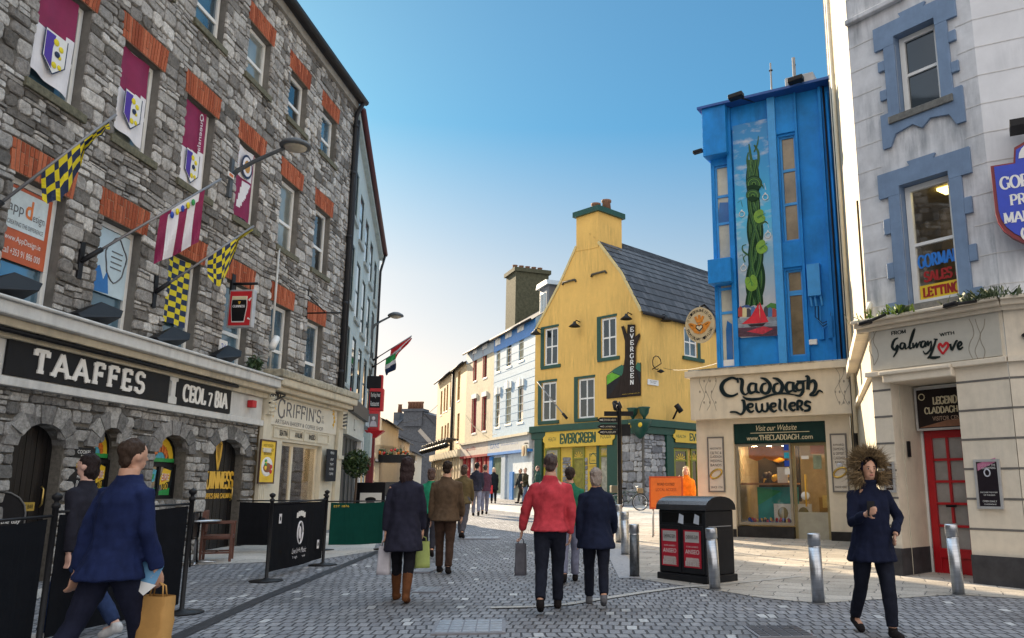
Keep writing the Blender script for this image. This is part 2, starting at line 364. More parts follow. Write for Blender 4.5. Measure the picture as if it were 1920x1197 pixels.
def sans(mb, txt, u0, u1, z0, z1, y, m, thick=.003, shear=0, bold=0, fn=None, keep=False, al='c'):
    """plain letters fitted to a box; keep: keep the proportions (fit to height)"""
    key = (txt, shear, bold)
    if key not in _TX:
        cu = bpy.data.curves.new('t', 'FONT'); cu.body = txt; cu.shear = shear; cu.offset = bold; cu.extrude = .0; cu.resolution_u = 3
        ob = bpy.data.objects.new('t', cu); C.objects.link(ob); dg = bpy.context.evaluated_depsgraph_get(); me = bpy.data.meshes.new_from_object(ob.evaluated_get(dg))
        V = [tuple(v.co) for v in me.vertices]; Fs = [tuple(p.vertices) for p in me.polygons]
        bpy.data.objects.remove(ob); bpy.data.meshes.remove(me); bpy.data.curves.remove(cu)
        xs = [v[0] for v in V]; ys = [v[1] for v in V]; bb = (min(xs), max(xs), min(ys), max(ys))
        _TX[key] = ([((v[0]-bb[0])/(bb[1]-bb[0]), (v[1]-bb[2])/(bb[3]-bb[2])) for v in V], Fs, (bb[1]-bb[0])/(bb[3]-bb[2]))
    V, Fs, asp = _TX[key]
    if keep:
        wd = (z1-z0)*asp
        if wd < u1-u0:
            c = (u0+u1)/2 if al == 'c' else u0+wd/2
            u0, u1 = c-wd/2, c+wd/2
    n0 = len(mb.v)
    mb.mesh([(u0+a*(u1-u0), y-thick, z0+b*(z1-z0)) for a, b in V], Fs, m)
    if fn: mb.xf(fn, n0)
    return mb
def sp_(pts, n=6):
    """Catmull-Rom through points (x, z, width)"""
    P = [pts[0]]+list(pts)+[pts[-1]]; out = []
    for i in range(1, len(P)-2):
        for k in range(n):
            t = k/n; out.append(tuple(.5*((2*P[i][j])+(-P[i-1][j]+P[i+1][j])*t+(2*P[i-1][j]-5*P[i][j]+4*P[i+1][j]-P[i+2][j])*t*t+(-P[i-1][j]+3*P[i][j]-3*P[i+1][j]+P[i+2][j])*t**3) for j in range(len(pts[0]))))
    return out+[tuple(pts[-1])]
def brush(mb, strokes, fit, y, m, thick=.02, k0=0):
    """calligraphic strokes given in pixels (x, y, width) laid through fit(x, y) -> (u, z), width scale"""
    for k, st in enumerate(strokes):
        pts = sp_(st); q = [fit(p[0], p[1]) for p in pts]
        mb.strip(q, [max(p[2], .3)*fit.s for p in pts], y-.0004*((k+k0) % 6), m, thick)
    return mb
def fitbox(fr, x0, y0, x1, y1, off=0):
    """maps photograph pixels to a wall plane"""
    f = lambda px, py: fr.L(px, py, off)
    a = fr.L(x0, y0, off); b = fr.L(x1, y0, off); f.s = abs(b[0]-a[0])/abs(x1-x0); return f
def lines(mb, txts, u0, u1, z0, z1, y, m, fill=.62, thick=.003):
    """rows of plain lettering filling a box from the top"""
    n = len(txts); h = (z1-z0)/n
    for i, t in enumerate(txts):
        if t: sans(mb, t, u0, u1, z1-(i+fill)*h, z1-i*h, y, m, thick, keep=True)
    return mb
# ------------------------------------------------------------ walls, windows
def wallpoly(mb, poly, holes, m, y=0, depth=.22, rev=None):
    """a wall face with openings; the openings get reveals"""
    mb.prism(poly, y, y, m, holes)
    for l in holes:
        A = sum(l[i-1][0]*l[i][1]-l[i][0]*l[i-1][1] for i in range(len(l)))
        if A > 0: l = l[::-1]
        n = len(l)
        mb.mesh([(a, yy, b) for a, b in l for yy in (y, y+depth)], [(2*i, 2*i+1, (2*i+3) % (2*n), (2*i+2) % (2*n)) for i in range(n)], rev or m)
def rect(a, b, c, d): return [(a, c), (b, c), (b, d), (a, d)]
def arch(a, b, c, d, rise, n=8):
    """rectangle with a rounded head"""
    cx = (a+b)/2; rx = (b-a)/2
    return [(a, c), (b, c)]+[(cx+rx*math.cos(PI*i/n), d-rise+rise*math.sin(PI*i/n)) for i in range(n+1)]
def frame_mb(mb, u0, u1, z0, z1, y, m, fw=.07, d=.07, bars_v=(), bars_h=(), bw=.04):
    mb.box(u0, u0+fw, y, y+d, z0, z1, m); mb.box(u1-fw, u1, y, y+d, z0, z1, m)
    mb.box(u0+fw, u1-fw, y, y+d, z0, z0+fw, m); mb.box(u0+fw, u1-fw, y, y+d, z1-fw, z1, m)
    for k in bars_h: mb.box(u0+fw, u1-fw, y+.006, y+d-.006, z0+(z1-z0)*k-bw/2, z0+(z1-z0)*k+bw/2, m)
    for k in bars_v: mb.box(u0+(u1-u0)*k-bw/2, u0+(u1-u0)*k+bw/2, y+.01, y+d-.01, z0+fw, z1-fw, m)
    return mb
def window(th, u0, u1, z0, z1, y, fm, gm, fw=.07, bars_v=(), bars_h=(.5,), sill=None, lintel=None, bw=.05, d=.07, sillm=None):
    f = th.part('window', frame_mb(MB(), u0, u1, z0, z1, y, fm, fw, d, bars_v, bars_h, bw))
    th.part('pane', MB().box(u0+fw*.6, u1-fw*.6, y+d*.55, y+d*.55+.01, z0+fw*.6, z1-fw*.6, gm), f)
    if sill: th.part('sill', MB().box(u0-sill[0], u1+sill[0], y-sill[1], y-.012, z0-sill[2], z0+.004, sillm), f, bev=.008)
    if lintel: th.part('lintel', lintel, f)
    return f
def cuts(a, b, holes):
    iv = [(a, b)]
    for h0, h1 in holes:
        iv = [q for x0, x1 in iv for q in ([(x0, x1)] if h1 <= x0 or h0 >= x1 else [(x0, min(h0, x1)), (max(h1, x0), x1)]) if q[1]-q[0] > .02]
    return iv
def masonry(mb, u0, u1, z0, z1, holes, hr, wr, m, y=0, dep=.03, split=.25, mort=.014, wob=.02, seed=1, jit=.16):
    """rough stones laid in uneven courses round rectangular openings; each stone has its own colour value"""
    R = random.Random(seed)
    zs = sorted({z0, z1, *[h[2] for h in holes if z0 < h[2] < z1], *[h[3] for h in holes if z0 < h[3] < z1]})
    def stone(a, b, c, d):
        if b-a < .03 or d-c < .03: return
        a += mort/2; b -= mort/2; c += mort/2; d -= mort/2
        w_, h_ = b-a, d-c; k = min(w_, h_)*R.uniform(.12, .34)
        ks = [k*R.uniform(.5, 1.3) for _ in range(4)]
        P = [(a+ks[0], c), (b-ks[1], c), (b, c+ks[1]), (b, d-ks[2]), (b-ks[2], d), (a+ks[3], d), (a, d-ks[3]), (a, c+ks[0])]
        P = [(p+R.uniform(-1, 1)*jit*.12*w_*.5, q+R.uniform(-1, 1)*jit*h_*.5) for p, q in P]
        P = [(p, q+wob*(noise.noise(Vector((p*1.1, q*.5, seed))))*1.0) for p, q in P]
        P = [(min(max(p, a), b), q) for p, q in P]
        cx = sum(p for p, q in P)/8; cz = sum(q for p, q in P)/8; dd = dep*R.uniform(.5, 1.25); s1 = R.uniform(.72, .88)
        tx = R.uniform(-.25, .25)*dd/w_; tz = R.uniform(-.3, .3)*dd/h_
        V = [(p, y+.004, q) for p, q in P]+[(cx+(p-cx)*.95, y-dd*.7, cz+(q-cz)*.93) for p, q in P]+[(cx+(p-cx)*s1, y-dd+(p-cx)*tx+(q-cz)*tz, cz+(q-cz)*s1) for p, q in P]
        Fs = [(i, (i+1) % 8, 8+(i+1) % 8, 8+i) for i in range(8)]+[(8+i, 8+(i+1) % 8, 16+(i+1) % 8, 16+i) for i in range(8)]+[tuple(range(16, 24))]
        mb.mesh(V, Fs, m, R.random())
    for zi in range(len(zs)-1):
        a, b = zs[zi], zs[zi+1]; z = a
        n = max(1, round((b-a)/R.uniform(*hr))); hs = [R.uniform(*hr) for _ in range(n)]; t = (b-a)/sum(hs)
        for h in hs:
            h *= t
            for x0, x1 in cuts(u0, u1, [(q[0], q[1]) for q in holes if q[2] < z+h-.001 and q[3] > z+.001]):
                x = x0
                while x < x1-.001:
                    wd = R.uniform(*wr)*(1.35 if R.random() < .15 else 1)
                    if x1-x-wd < wr[0]*.7: wd = x1-x
                    if R.random() < split:
                        f = R.uniform(.35, .65); stone(x, x+wd, z, z+h*f)
                        if wd > wr[0]*1.6: g = R.uniform(.35, .65); stone(x, x+wd*g, z+h*f, z+h); stone(x+wd*g, x+wd, z+h*f, z+h)
                        else: stone(x, x+wd, z+h*f, z+h)
                    else: stone(x, x+wd, z, z+h)
                    x += wd
            z += h
    return mb
# ------------------------------------------------------------ ground
COB = Mpave('cobbles', .115, .21, [(0, (.18, .18, .195)), (.5, (.225, .226, .24)), (.96, (.27, .27, .282)), (.985, (.46, .46, .46))], (.05, .05, .055), .012, dirt=.45, bump=1.0)
FLAG = Mpave('paving_flags', .62, .34, [(0, (.33, .3, .26)), (.5, (.4, .365, .32)), (1, (.47, .43, .38))], (.1, .1, .1), .009, rot=.35, bump=.5, dirt=.3)
CONC = Mpave('pale_paving', .9, .6, [(0, (.42, .4, .37)), (1, (.52, .49, .45))], (.13, .13, .12), .008, rot=.15, bump=.3)
BAND = M('pale_kerb_stone', (.42, .4, .37), .8, var=.3, sc=9, bump=.4)
DRAIN = M('drain_iron', (.05, .05, .055), .6, .3, var=.4, sc=12, bump=.4)
DUSTY = M('dark_asphalt', (.07, .07, .075), .9, var=.3)
def ground_poly(name, pix, m, dz, stuff=False):
    pts = [G(*p) if len(p) == 2 else Vector((p[0], p[1], gz(p[1]))) for p in pix]
    tri = tessellate_polygon([[Vector((p.x, p.y, 0)) for p in pts]])
    b = MB(); A = lambda t: (pts[t[1]]-pts[t[0]]).cross(pts[t[2]]-pts[t[0]]).z
    b.mesh([(p.x, p.y, p.z+dz) for p in pts], [t if A(t) > 0 else t[::-1] for t in tri], m)
    return struct(name, b)
b = MB(); N = 24
ys = [-60, 0, 6, 20, 40, 60, 100, 300, 900]
for i in range(len(ys)-1):
    q = lambda y: SLOPE*min(y, 100)+(0 if y < 100 else 0)
    b.face([(-900, ys[i], q(ys[i])), (900, ys[i], q(ys[i])), (900, ys[i+1], q(ys[i+1])), (-900, ys[i+1], q(ys[i+1]))], COB)
struct('street', b)
ground_poly('pavement', [(1143, 1036), (1190, 1085), (1265, 1097), (1340, 1107), (1430, 1122), (1532, 1132), (1660, 1124), (1790, 1116), (1990, 1128), (14.7, 14, 0), (9.8, 24, 0), (2.5, 40, 0), (1190, 951), (1128, 985)], FLAG, .006)
ground_poly('far_pavement', [(1190, 951), (1005, 951), (872, 944), (866, 950), (1000, 966), (1128, 985)], CONC, .005)
ground_poly('pub_pavement', [(470, 1056), (610, 1048), (700, 1034), (712, 1000), (560, 1000), (380, 1030), (200, 1060), (60, 1110), (40, 1135), (130, 1100), (300, 1062)], CONC, .005)
def band(name, pix, wd, m, dz):
    P = [G(*p) for p in pix]; b = MB()
    for i in range(len(P)-1):
        d = (P[i+1]-P[i]); n = Vector((-d.y, d.x, 0)).normalized()*wd/2
        b.face([P[i]-n+Vector((0, 0, dz)), P[i+1]-n+Vector((0, 0, dz)), P[i+1]+n+Vector((0, 0, dz)), P[i]+n+Vector((0, 0, dz))], m)
    return struct(name, b)
band('drain_channel', [(250, 1235), (345, 1190), (475, 1130), (600, 1079), (712, 1034)], .17, DRAIN, .007)
band('kerb_line', [(920, 1141), (1000, 1139), (1060, 1135), (1130, 1124), (1200, 1113), (1270, 1103), (1345, 1098), (1500, 1082)], .13, BAND, .011)
band('paving_strip', [(1150, 1030), (1182, 1085)], .34, M('strip_stone', (.33, .33, .35), .7, var=.3, sc=20), .009)
COVER = M('manhole_steel', (.34, .35, .38), .45, .5, var=.35, sc=18, bump=.3)
COVD = M('manhole_iron', (.08, .08, .09), .55, .5, var=.35, sc=18)
def cover(lab, x0, y0, x1, y1, m, sk=0):
    a = G((x0+x1)/2, y1); bq = G((x0+x1)/2, y0); wd = G(x1, y1).x-G(x0, y1).x; dp = max(bq.y-a.y, .35)
    th = Th('manhole_cover', lab, 'manhole cover', at=(a.x, (a.y+bq.y)/2, gz((a.y+bq.y)/2)+.004), rz=sk)
    r = MB(); r.box(-wd/2, wd/2, -dp/2, dp/2, -.01, .008, M('manhole_frame', (.2, .2, .22), .6)); th.part('rim', r)
    p = MB(); n = 5
    for i in range(n):
        for j in range(n):
            p.box(-wd*.46+wd*.92*i/n+.008, -wd*.46+wd*.92*(i+1)/n-.008, -dp*.46+dp*.92*j/n+.008, -dp*.46+dp*.92*(j+1)/n-.008, .006, .014, m)
    th.part('plate', p)
cover('pale steel cover nearest the camera, at the bottom middle of the street', 800, 1163, 940, 1191, COVER, .1)
cover('small pale cover just right of the woman in the long dark coat', 772, 1102, 820, 1113, COVER)
cover('pale cover beside the legs of the man in brown', 772, 1057, 812, 1076, COVER, -.1)
cover('dark iron cover at the bottom right, left of the hooded walker', 1418, 1174, 1530, 1197, COVD, .05)
cover('wide pale cover strip far up the street', 866, 1007, 935, 1012, COVER)

# ------------------------------------------------------------ the grey stone pub building on the left
LF = Frame(G(70, 1094), dvp(1200))
STONE = Mrnd('rubble_limestone', [(0, (.13, .12, .108)), (.3, (.27, .255, .24)), (.65, (.4, .385, .365)), (1, (.58, .56, .53))], sc=16, var=.55, bump=1, lich=.3)
MORT = M('old_mortar', (.13, .12, .105), .95, var=.4, sc=20, bump=.5, bsc=90)
CONCR = M('window_surround_render', (.17, .16, .145), .9, var=.3, sc=4, bump=.25, streak=.35)
SILLM = M('mossy_sill', (.13, .125, .085), .95, var=.5, sc=12, bump=.5)
BRICK = Mrnd('red_brick', [(0, (.24, .055, .025)), (.5, (.35, .09, .04)), (1, (.46, .14, .07))], sc=25, var=.3, bump=.4)
LST = Th('stone_building', 'tall grey rubble stone building with red brick window heads on the left', 'building', LF, (-2, 0, 0))
UE = 11.05; ZE = 12.92; ZC = 3.7                       # right end, eaves, top of the shop cornice
cols = [-3.5, -1.5, .38, 2.31, 4.39, 6.52, 8.6]
OW = 1.05
holes = []; lint = []
rows = [(ZC-.25, 5.61), (6.97, 8.73), (10.27, 11.56)]
for ri, (a, c) in enumerate(rows):
    for u in cols:
        holes.append((u, u+OW, a, c)); lint.append((u-.1, u+OW+.1, c, c+.46))
wl = MB()
wallpoly(wl, rect(-26, UE, ZC-.35, ZE), [rect(*h) for h in holes], MORT, y=0, depth=.24, rev=CONCR)
wl.box(-26, UE, .6, 9, ZC-.35, ZE, MORT)
wl.face([(UE, 0, 0), (UE, 9, 0), (UE, 9, ZE), (UE, 0, ZE)], MORT)
wl.face([(-26, 0, 0), (-26, 9, 0), (-26, 9, ZE), (-26, 0, ZE)], MORT)
w0 = LST.part('wall', wl)
st = masonry(MB(), -3.6, UE, ZC-.3, ZE-.3, [h for h in holes]+lint, (.13, .26), (.16, .44), STONE, 0, .04, .3, wob=.05, seed=3)
LST.part('stonework', st, w0)
def brick_head(u0, u1, z0, z1):
    b = MB(); n = int((u1-u0)/.078); w_ = (u1-u0)/n; R = random.Random(int(u0*100+z0*7))
    b.box(u0, u1, -.022, .02, z0, z1, M('brick_mortar', (.36, .24, .17), .95, var=.3))
    for k in range(n):
        x = u0+k*w_; s = (k-n/2+.5)/n*.1; cz = z0+(z1-z0)*R.choice((.33, .66, 1, 1))
        for c0, c1 in ((z0, cz), (cz, z1)):
            if c1-c0 < .05: continue
            f0 = s*(c0-z0)/(z1-z0); f1 = s*(c1-z0)/(z1-z0); d = R.uniform(.028, .036)
            V = [(x+.008+f0, -d, c0+.007), (x+w_-.008+f0, -d, c0+.007), (x+w_-.008+f1, -d, c1-.007), (x+.008+f1, -d, c1-.007)]
            V += [(p[0], .02, p[2]) for p in V]
            b.mesh(V, [(0, 1, 2, 3), (0, 4, 5, 1), (1, 5, 6, 2), (2, 6, 7, 3), (3, 7, 4, 0)], BRICK, R.random())
    return b
k = 0
for ri, (a, c) in enumerate(rows):
    for ci, u in enumerate(cols):
        if ci == 0: continue
        window(LST, u+.01, u+OW-.01, a+.01, c-.01, .13, WHITE, GLASS[(k*7+ri) % 3 if ri else 1], fw=.085, bars_h=(.42 if ri else .5,), bw=.075,
               sill=(.12, .21, .13) if ri else None, sillm=SILLM, lintel=brick_head(u-.1, u+OW+.1, c, c+.46)); k += 1
ev = MB(); MGUT = M('dark_gutter', (.025, .026, .03), .5)
ev.box(-26, UE, -.12, .02, ZE-.3, ZE-.08, M('eaves_stone', (.3, .28, .25), .9, var=.3)); LST.part('eaves_course', ev)
g = MB(); g.tube([(-26, -.3, ZE-.02), (UE+.05, -.3, ZE-.02)], .1, MGUT, 8); g.box(-26, UE, -.24, .02, ZE-.08, ZE+.02, MGUT); LST.part('gutter', g)
r = MB(); SLATE = Mrnd('slate', [(0, (.035, .037, .045)), (1, (.085, .088, .1))], sc=20, rough=.6, bump=.3)
r.face([(-26, -.3, ZE+.02), (UE, -.3, ZE+.02), (UE, 4.5, ZE+3.2), (-26, 4.5, ZE+3.2)], SLATE); r.face([(UE, -.3, ZE+.02), (UE, 9, ZE+.02), (UE, 4.5, ZE+3.2)], MORT); r.face([(-26, 9, ZE+.02), (-26, 4.5, ZE+3.2), (UE, 4.5, ZE+3.2), (UE, 9, ZE+.02)], SLATE); LST.part('roof', r)
d = MB(); du = UE-.14
d.tube([(du, -.3, ZE-.1), (du, -.12, ZE-.45), (du, -.1, ZE-.6), (du, -.1, 3.6)], .065, MGUT, 8)
for z in (4.5, 6.5, 8.5, 10.5, 12): d.tube([(du, -.1, z), (du, -.1, z+.1)], .085, MGUT, 8)
LST.part('downpipe', d)
d = MB(); d.tube([(6.55, -.06, 6.9), (6.55, -.06, 3.9)], .03, M('pale_pipe', (.5, .5, .48)), 6); LST.part('cable_pipe', d)
# ground floor of the pub: coursed limestone with arched openings
BLOCK = Mrnd('coursed_blocks', [(0, (.14, .137, .133)), (.4, (.27, .263, .255)), (1, (.46, .45, .43))], sc=18, var=.6, bump=1, lich=.35)
UT = 6.35; ZB = 2.72
def LR(x0, y0, x1, y1, off=0): return LF.R(x0, y0, x1, y1, off)
d1 = (LF.U(14, 950), LF.U(108, 950), -.1, LF.Z(60, 792)); a1 = (LF.U(176, 870), LF.U(228, 870), LF.Z(200, 936)-.0, LF.Z(205, 801)); a2 = (LF.U(291, 870), LF.U(350, 870), LF.Z(320, 936), LF.Z(322, 815)); d2 = (LF.U(391, 900), LF.U(455, 900), -.1, LF.Z(425, 823))
ops = [d1, a1, a2, d2]
gw = MB(); wallpoly(gw, rect(-26, UT, -.2, ZB+.9), [arch(a, b_, c, e, .34) for a, b_, c, e in ops], MORT, y=.03, depth=.3)
w1 = LST.part('pub_wall', gw)
LST.part('stonework', masonry(MB(), -3.2, UT, -.1, ZB+.05, [(a-.02, b_+.02, c-.02, e-.3) for a, b_, c, e in ops]+[(a+.16, b_-.16, e-.32, e-.02) for a, b_, c, e in ops], (.15, .27), (.15, .36), BLOCK, .03, .05, .18, wob=.015, mort=.012, seed=9, jit=.1), w1)
R_ = random.Random(4)
for a, b_, c, e in ops:
    vous = MB()
    n = 7; cx = (a+b_)/2; rx = (b_-a)/2
    for i in range(n):
        t0 = PI*i/n+.02; t1 = PI*(i+1)/n-.02; o = 1+.3*R_.uniform(.7, 1.1)/1
        P = []
        for t, q in ((t0, 0), (t1, 0), (t1, 1), (t0, 1)):
            P.append((cx+(rx+q*.26)*math.cos(t), e-.34+(.34+q*.27)*math.sin(t)))
        dd = R_.uniform(.05, .08)
        vous.prism(P, .03-dd, .2, BLOCK, r=R_.random())
    LST.part('arch_stones', vous, w1, bev=.012)
DOORB = M('black_door_wood', (.012, .011, .012), .35, var=.5, sc=3, scv=(9, 1, .6))
for k, q in enumerate((d1, d2)):
    dm = MB(); n = 9
    for i in range(n): dm.prism([(q[0]+(q[1]-q[0])*(i+.04)/n, q[2]), (q[0]+(q[1]-q[0])*(i+.96)/n, q[2]), (q[0]+(q[1]-q[0])*(i+.96)/n, q[3]), (q[0]+(q[1]-q[0])*(i+.04)/n, q[3])], .2+.004*(i % 2), .3, DOORB)
    dr = LST.part('door', dm)
    h = MB(); h.tube([(q[1]-.16, .17, 1.05), (q[1]-.16, .13, 1.1), (q[1]-.16, .13, 1.3), (q[1]-.16, .17, 1.35)], .014, M('brass', (.5, .36, .12), .3, .9), 6); LST.part('handle', h, dr)
YEL = M('sign_yellow', (.75, .5, .03), .5, var=.08); GOLD = M('gold_letter', (.72, .42, .04), .4, var=.08)
GRN = M('sign_green', (.02, .3, .07), .5, var=.3, sc=20)
pl = MB(); pu = LF.R(30, 943, 66, 958, -.02); 
def solo_on(name, lab, cat, fr, mb, at, group=None, bev=0): return Th(name, lab, cat, fr, at, solo=mb, group=group, bev=bev)
b = MB(); b.box(pu[0], pu[1], -.0, .19, pu[2], pu[3], M('brass_plate', (.42, .3, .06), .4, .6)); sans(b, 'PUBLIC BAR', pu[0]+.03, pu[1]-.03, pu[2]+.03, pu[3]-.03, -.001, BLACK)
# stained glass windows
RED = M('sign_red', (.5, .012, .02), .5, var=.1); BLU = M('sign_blue', (.01, .06, .42), .45, var=.1); CYAN = M('glass_cyan', (.03, .35, .5), .3, var=.4, sc=20); ORA = M('glass_orange', (.7, .18, .02), .4, var=.5, sc=22)
for k, q in enumerate((a1, a2)):
    u0, u1, z0, z1 = q; zm = z0+(z1-z0)*.55
    f = LST.part('window', frame_mb(MB(), u0, u1, z0, zm, .2, BLACK, .06, .06, (.5,), (), .07))
    pn = MB(); pn.box(u0+.03, u1-.03, .235, .25, z0+.03, zm-.03, GLASS[0])
    LST.part('pane', pn, f)
    g = MB(); w_ = u1-u0
    for s in (0, 1):
        x0 = u0+.1+s*w_*.46; x1 = x0+w_*.34
        g.prism([(x0, z0+.07), (x1, z0+.07), (x1, z0+.2), (x0, z0+.14)], .232, .24, GRN)
        g.prism([(x0+.02, z0+.25), (x1-.03, z0+.32), (x1, zm-.12), (x0+.1, zm-.08), (x0, zm-.3)], .232, .24, CYAN if s == 0 else YEL)
        g.prism([(x0+.06, z0+.3), (x1-.08, z0+.36), (x1-.06, zm-.2), (x0+.1, zm-.17)], .228, .234, GRN if s == 0 else ORA)
        if s: sans(g, 'EIRE', x0+.05, x1-.06, (z0+zm)/2+.02, (z0+zm)/2+.14, .226, WHITE); sans(g, '100', x0+.06, x1-.08, (z0+zm)/2-.15, (z0+zm)/2-.03, .226, YEL)
    LST.part('painted_glass', g, f)
    t = MB(); cx = (u0+u1)/2; rx = w_/2-.03; rz = z1-zm-.06
    def fan(s0, s1, m, y, a0=0, a1=180): t.prism([(cx+rx*s1*math.cos(math.radians(a0+(a1-a0)*i/10)), zm+.06+rz*s1*math.sin(math.radians(a0+(a1-a0)*i/10))) for i in range(11)]+([(cx+rx*s0*math.cos(math.radians(a1-(a1-a0)*i/10)), zm+.06+rz*s0*math.sin(math.radians(a1-(a1-a0)*i/10))) for i in range(11)] if s0 else [(cx, zm+.06)]), y, y+.008, m)
    t.prism(arch(u0, u1, zm, z1, .34), .245, .25, BLACK)
    fan(.62, .92, YEL, .236); fan(.34, .6, M('brown_letters', (.2, .05, .02)), .232, 15, 165); fan(0, .32, CYAN, .228); t.box(u0+.05, u1-.05, .226, .24, zm+.03, zm+.1, GRN)
    for i in range(6):
        an = math.radians(30+24*i); t.box(cx+rx*.47*math.cos(an)-.03, cx+rx*.47*math.cos(an)+.03, .222, .23, zm+.06+rz*.47*math.sin(an)-.07, zm+.06+rz*.47*math.sin(an)+.07, ORA)
    LST.part('fanlight', t, f)
# gold lettering and harp on the right-hand door
gl = MB(); q = LF.R(392, 884, 449, 916, .2); serif(gl, 'GUINNESS', d2[0]+.06, d2[1]-.05, q[2], q[3], .193, GOLD, T=.2, t=.09, gap=.03)
serif(gl, "TAAFFE'S BAR GALWAY", d2[0]+.08, d2[1]-.06, q[2]-.2, q[2]-.1, .193, GOLD, T=.2, t=.1, gap=.05)
hx = (d2[0]+d2[1])/2-.05; hz = LF.Z(420, 855, .2)
for s in ([(-.1, .26), (.02, .3), (.12, .24)], [(-.1, .26), (-.07, -.02), (.02, -.3)], [(.12, .24), (.1, 0), (.02, -.3)], [(-.03, .25), (-.02, -.12)], [(.03, .25), (.02, -.2)], [(.08, .22), (.06, -.1)]):
    gl.strip([(hx+a, hz+c) for a, c in s], [.05 if len(s) == 3 else .02]*len(s), .193, GOLD)
LST.part('door_lettering', gl, dr)
Th('sign_plate', 'small brass plate with dark lettering across the dark arched pub door', 'sign', LF, (pu[0], 0, pu[2]), solo=b)
# fascia, cornice and sign boards
fa = MB(); zf0 = LF.Z(240, 742, -.12); zf1 = LF.Z(10, 575, -.3)
PUBW = M('pub_white_paint', (.6, .6, .58), .5, var=.12, streak=.3); PUBC = M('pub_cream_paint', (.56, .49, .36), .55, var=.14, streak=.35)
fa.box(-26, UT, -.06, .05, ZB-.02, ZC-.4, PUBW); fa.box(-26, UT, -.12, .05, ZB-.04, ZB+.08, PUBW)
LST.part('fascia', fa, bev=.01)
cn = MB(); y0 = 0
for (ya, za, zb, m) in ((.16, ZC-.4, ZC-.28, PUBC), (.3, ZC-.28, ZC-.16, PUBC), (.42, ZC-.16, ZC+.02, PUBW), (.47, ZC+.02, ZC+.07, PUBW)): cn.box(-26, UT+.1, -ya, .03, za, zb, m)
LST.part('cornice', cn, bev=.02)
LETM = M('letter_white', (.78, .76, .72), .4, var=.06)
u0 = LF.U(8, 650, -.1)-.6; zt = LF.Z(120, 655, -.12)
def board(lab, x0, x1, txt, lx0, lx1, T, extra=None):
    ua, ub = LF.U(x0, 720, -.12), LF.U(x1, 740, -.12); za = ZB+.1; zb = ZB+.62
    th = Th('pub_sign', lab, 'sign', LF, ((ua+ub)/2, -.06, za))
    bb = MB(); bb.box(ua, ub, -.1, -.062, za, zb, M('sign_black', (.01, .01, .012), .5)); th.part('board', bb, bev=.006)
    l = MB(); a, c = LF.U(lx0, 700, -.12), LF.U(lx1, 720, -.12)
    return th, l, a, c, za, zb
th, l, a, c, za, zb = board('long black pub sign with big white slab capitals under the cornice', 8, 318, '', 62, 271, .2)
serif(l, 'TAAFFES', a, c, za+.09, zb-.1, -.1, LETM, T=.25, t=.17, sl=.18, sh=.15, gap=.3, thick=.02); th.part('lettering', l)
th, l, a, c, za, zb = board('short black pub sign with three small white words, right of the long one', 334, 436, '', 349, 430, .2)
zm = (za+zb)/2
serif(l, 'CEOL', a, a+(c-a)*.48, zm-.17, zm+.13, -.1, LETM, T=.24, t=.12, sl=.12, sh=.08, gap=.1, thick=.012); serif(l, '7', a+(c-a)*.55, a+(c-a)*.63, zm-.15, zm+.08, -.1, LETM, T=.2, t=.13, thick=.012); serif(l, 'BIA', a+(c-a)*.7, c, zm-.17, zm+.13, -.1, LETM, T=.24, t=.12, sl=.12, sh=.08, gap=.1, thick=.012)
th.part('lettering', l)
b = MB(); uc = LF.U(326, 735, -.12)
b.prism([(uc-.13, ZB+.1), (uc+.13, ZB+.1), (uc+.13, ZB+.22), (uc+.07, ZB+.24), (uc+.07, ZB+.5), (uc+.13, ZB+.52), (uc+.13, ZB+.62), (uc-.13, ZB+.62), (uc-.13, ZB+.52), (uc-.07, ZB+.5), (uc-.07, ZB+.24), (uc-.13, ZB+.22)], -.11, -.06, PUBW)
LST.part('fascia_bracket', b, bev=.01)
b = MB(); ub = LF.U(440, 748, -.2); b.tube([(u0, -.24, ZB+.66), (ub, -.24, ZB+.66)], .035, BLACK, 8)
for i in range(9): x = u0+(ub-u0)*(i+.3)/9; b.box(x, x+.12, -.27, -.06, ZB+.68, ZB+.72, BLACK)
th = Th('sign_lamp', 'long black trough lamp running above the black pub signs', 'lamp', LF, (u0, -.2, ZB+.6)); th.part('trough', b)
# scoop shaped black floodlights standing on the cornice
for k, (px, py) in enumerate(((20, 530), (185, 588), (322, 632), (425, 668))):
    u, z = LF.L(px, py, -.25); z = ZC+.08
    lab = ['leftmost black scoop floodlight on the white cornice, at the picture edge', 'black scoop floodlight on the cornice under the cartoon-sticker window', 'black scoop floodlight on the cornice under the blue and yellow checked banner', 'black scoop floodlight on the cornice at its right end, below the red projecting pub sign'][k]
    th = Th('floodlight', lab, 'floodlight', LF, (u, -.25, z), group='scoop floodlights on the pub cornice')
    b = MB(); s = .52
    V = [(u-s, -.36, z+.02), (u+s*.75, -.36, z+.2), (u+s, -.3, z+.34), (u+s*.2, -.2, z+.4), (u-s, -.3, z+.08), (u-s, -.1, z+.02), (u+s*.75, -.1, z+.06), (u+s, -.12, z+.3), (u+s*.2, -.1, z+.34), (u-s, -.12, z+.08)]
    b.mesh(V, [(0, 1, 2, 3, 4), (9, 8, 7, 6, 5), (0, 5, 6, 1), (1, 6, 7, 2), (2, 7, 8, 3), (3, 8, 9, 4), (4, 9, 5, 0)], BLACK); th.part('housing', b, bev=.01)
    b = MB(); b.tube([(u+.1, -.2, z), (u+.1, -.2, z+.12)], .02, IRON, 6); th.part('bracket', b)
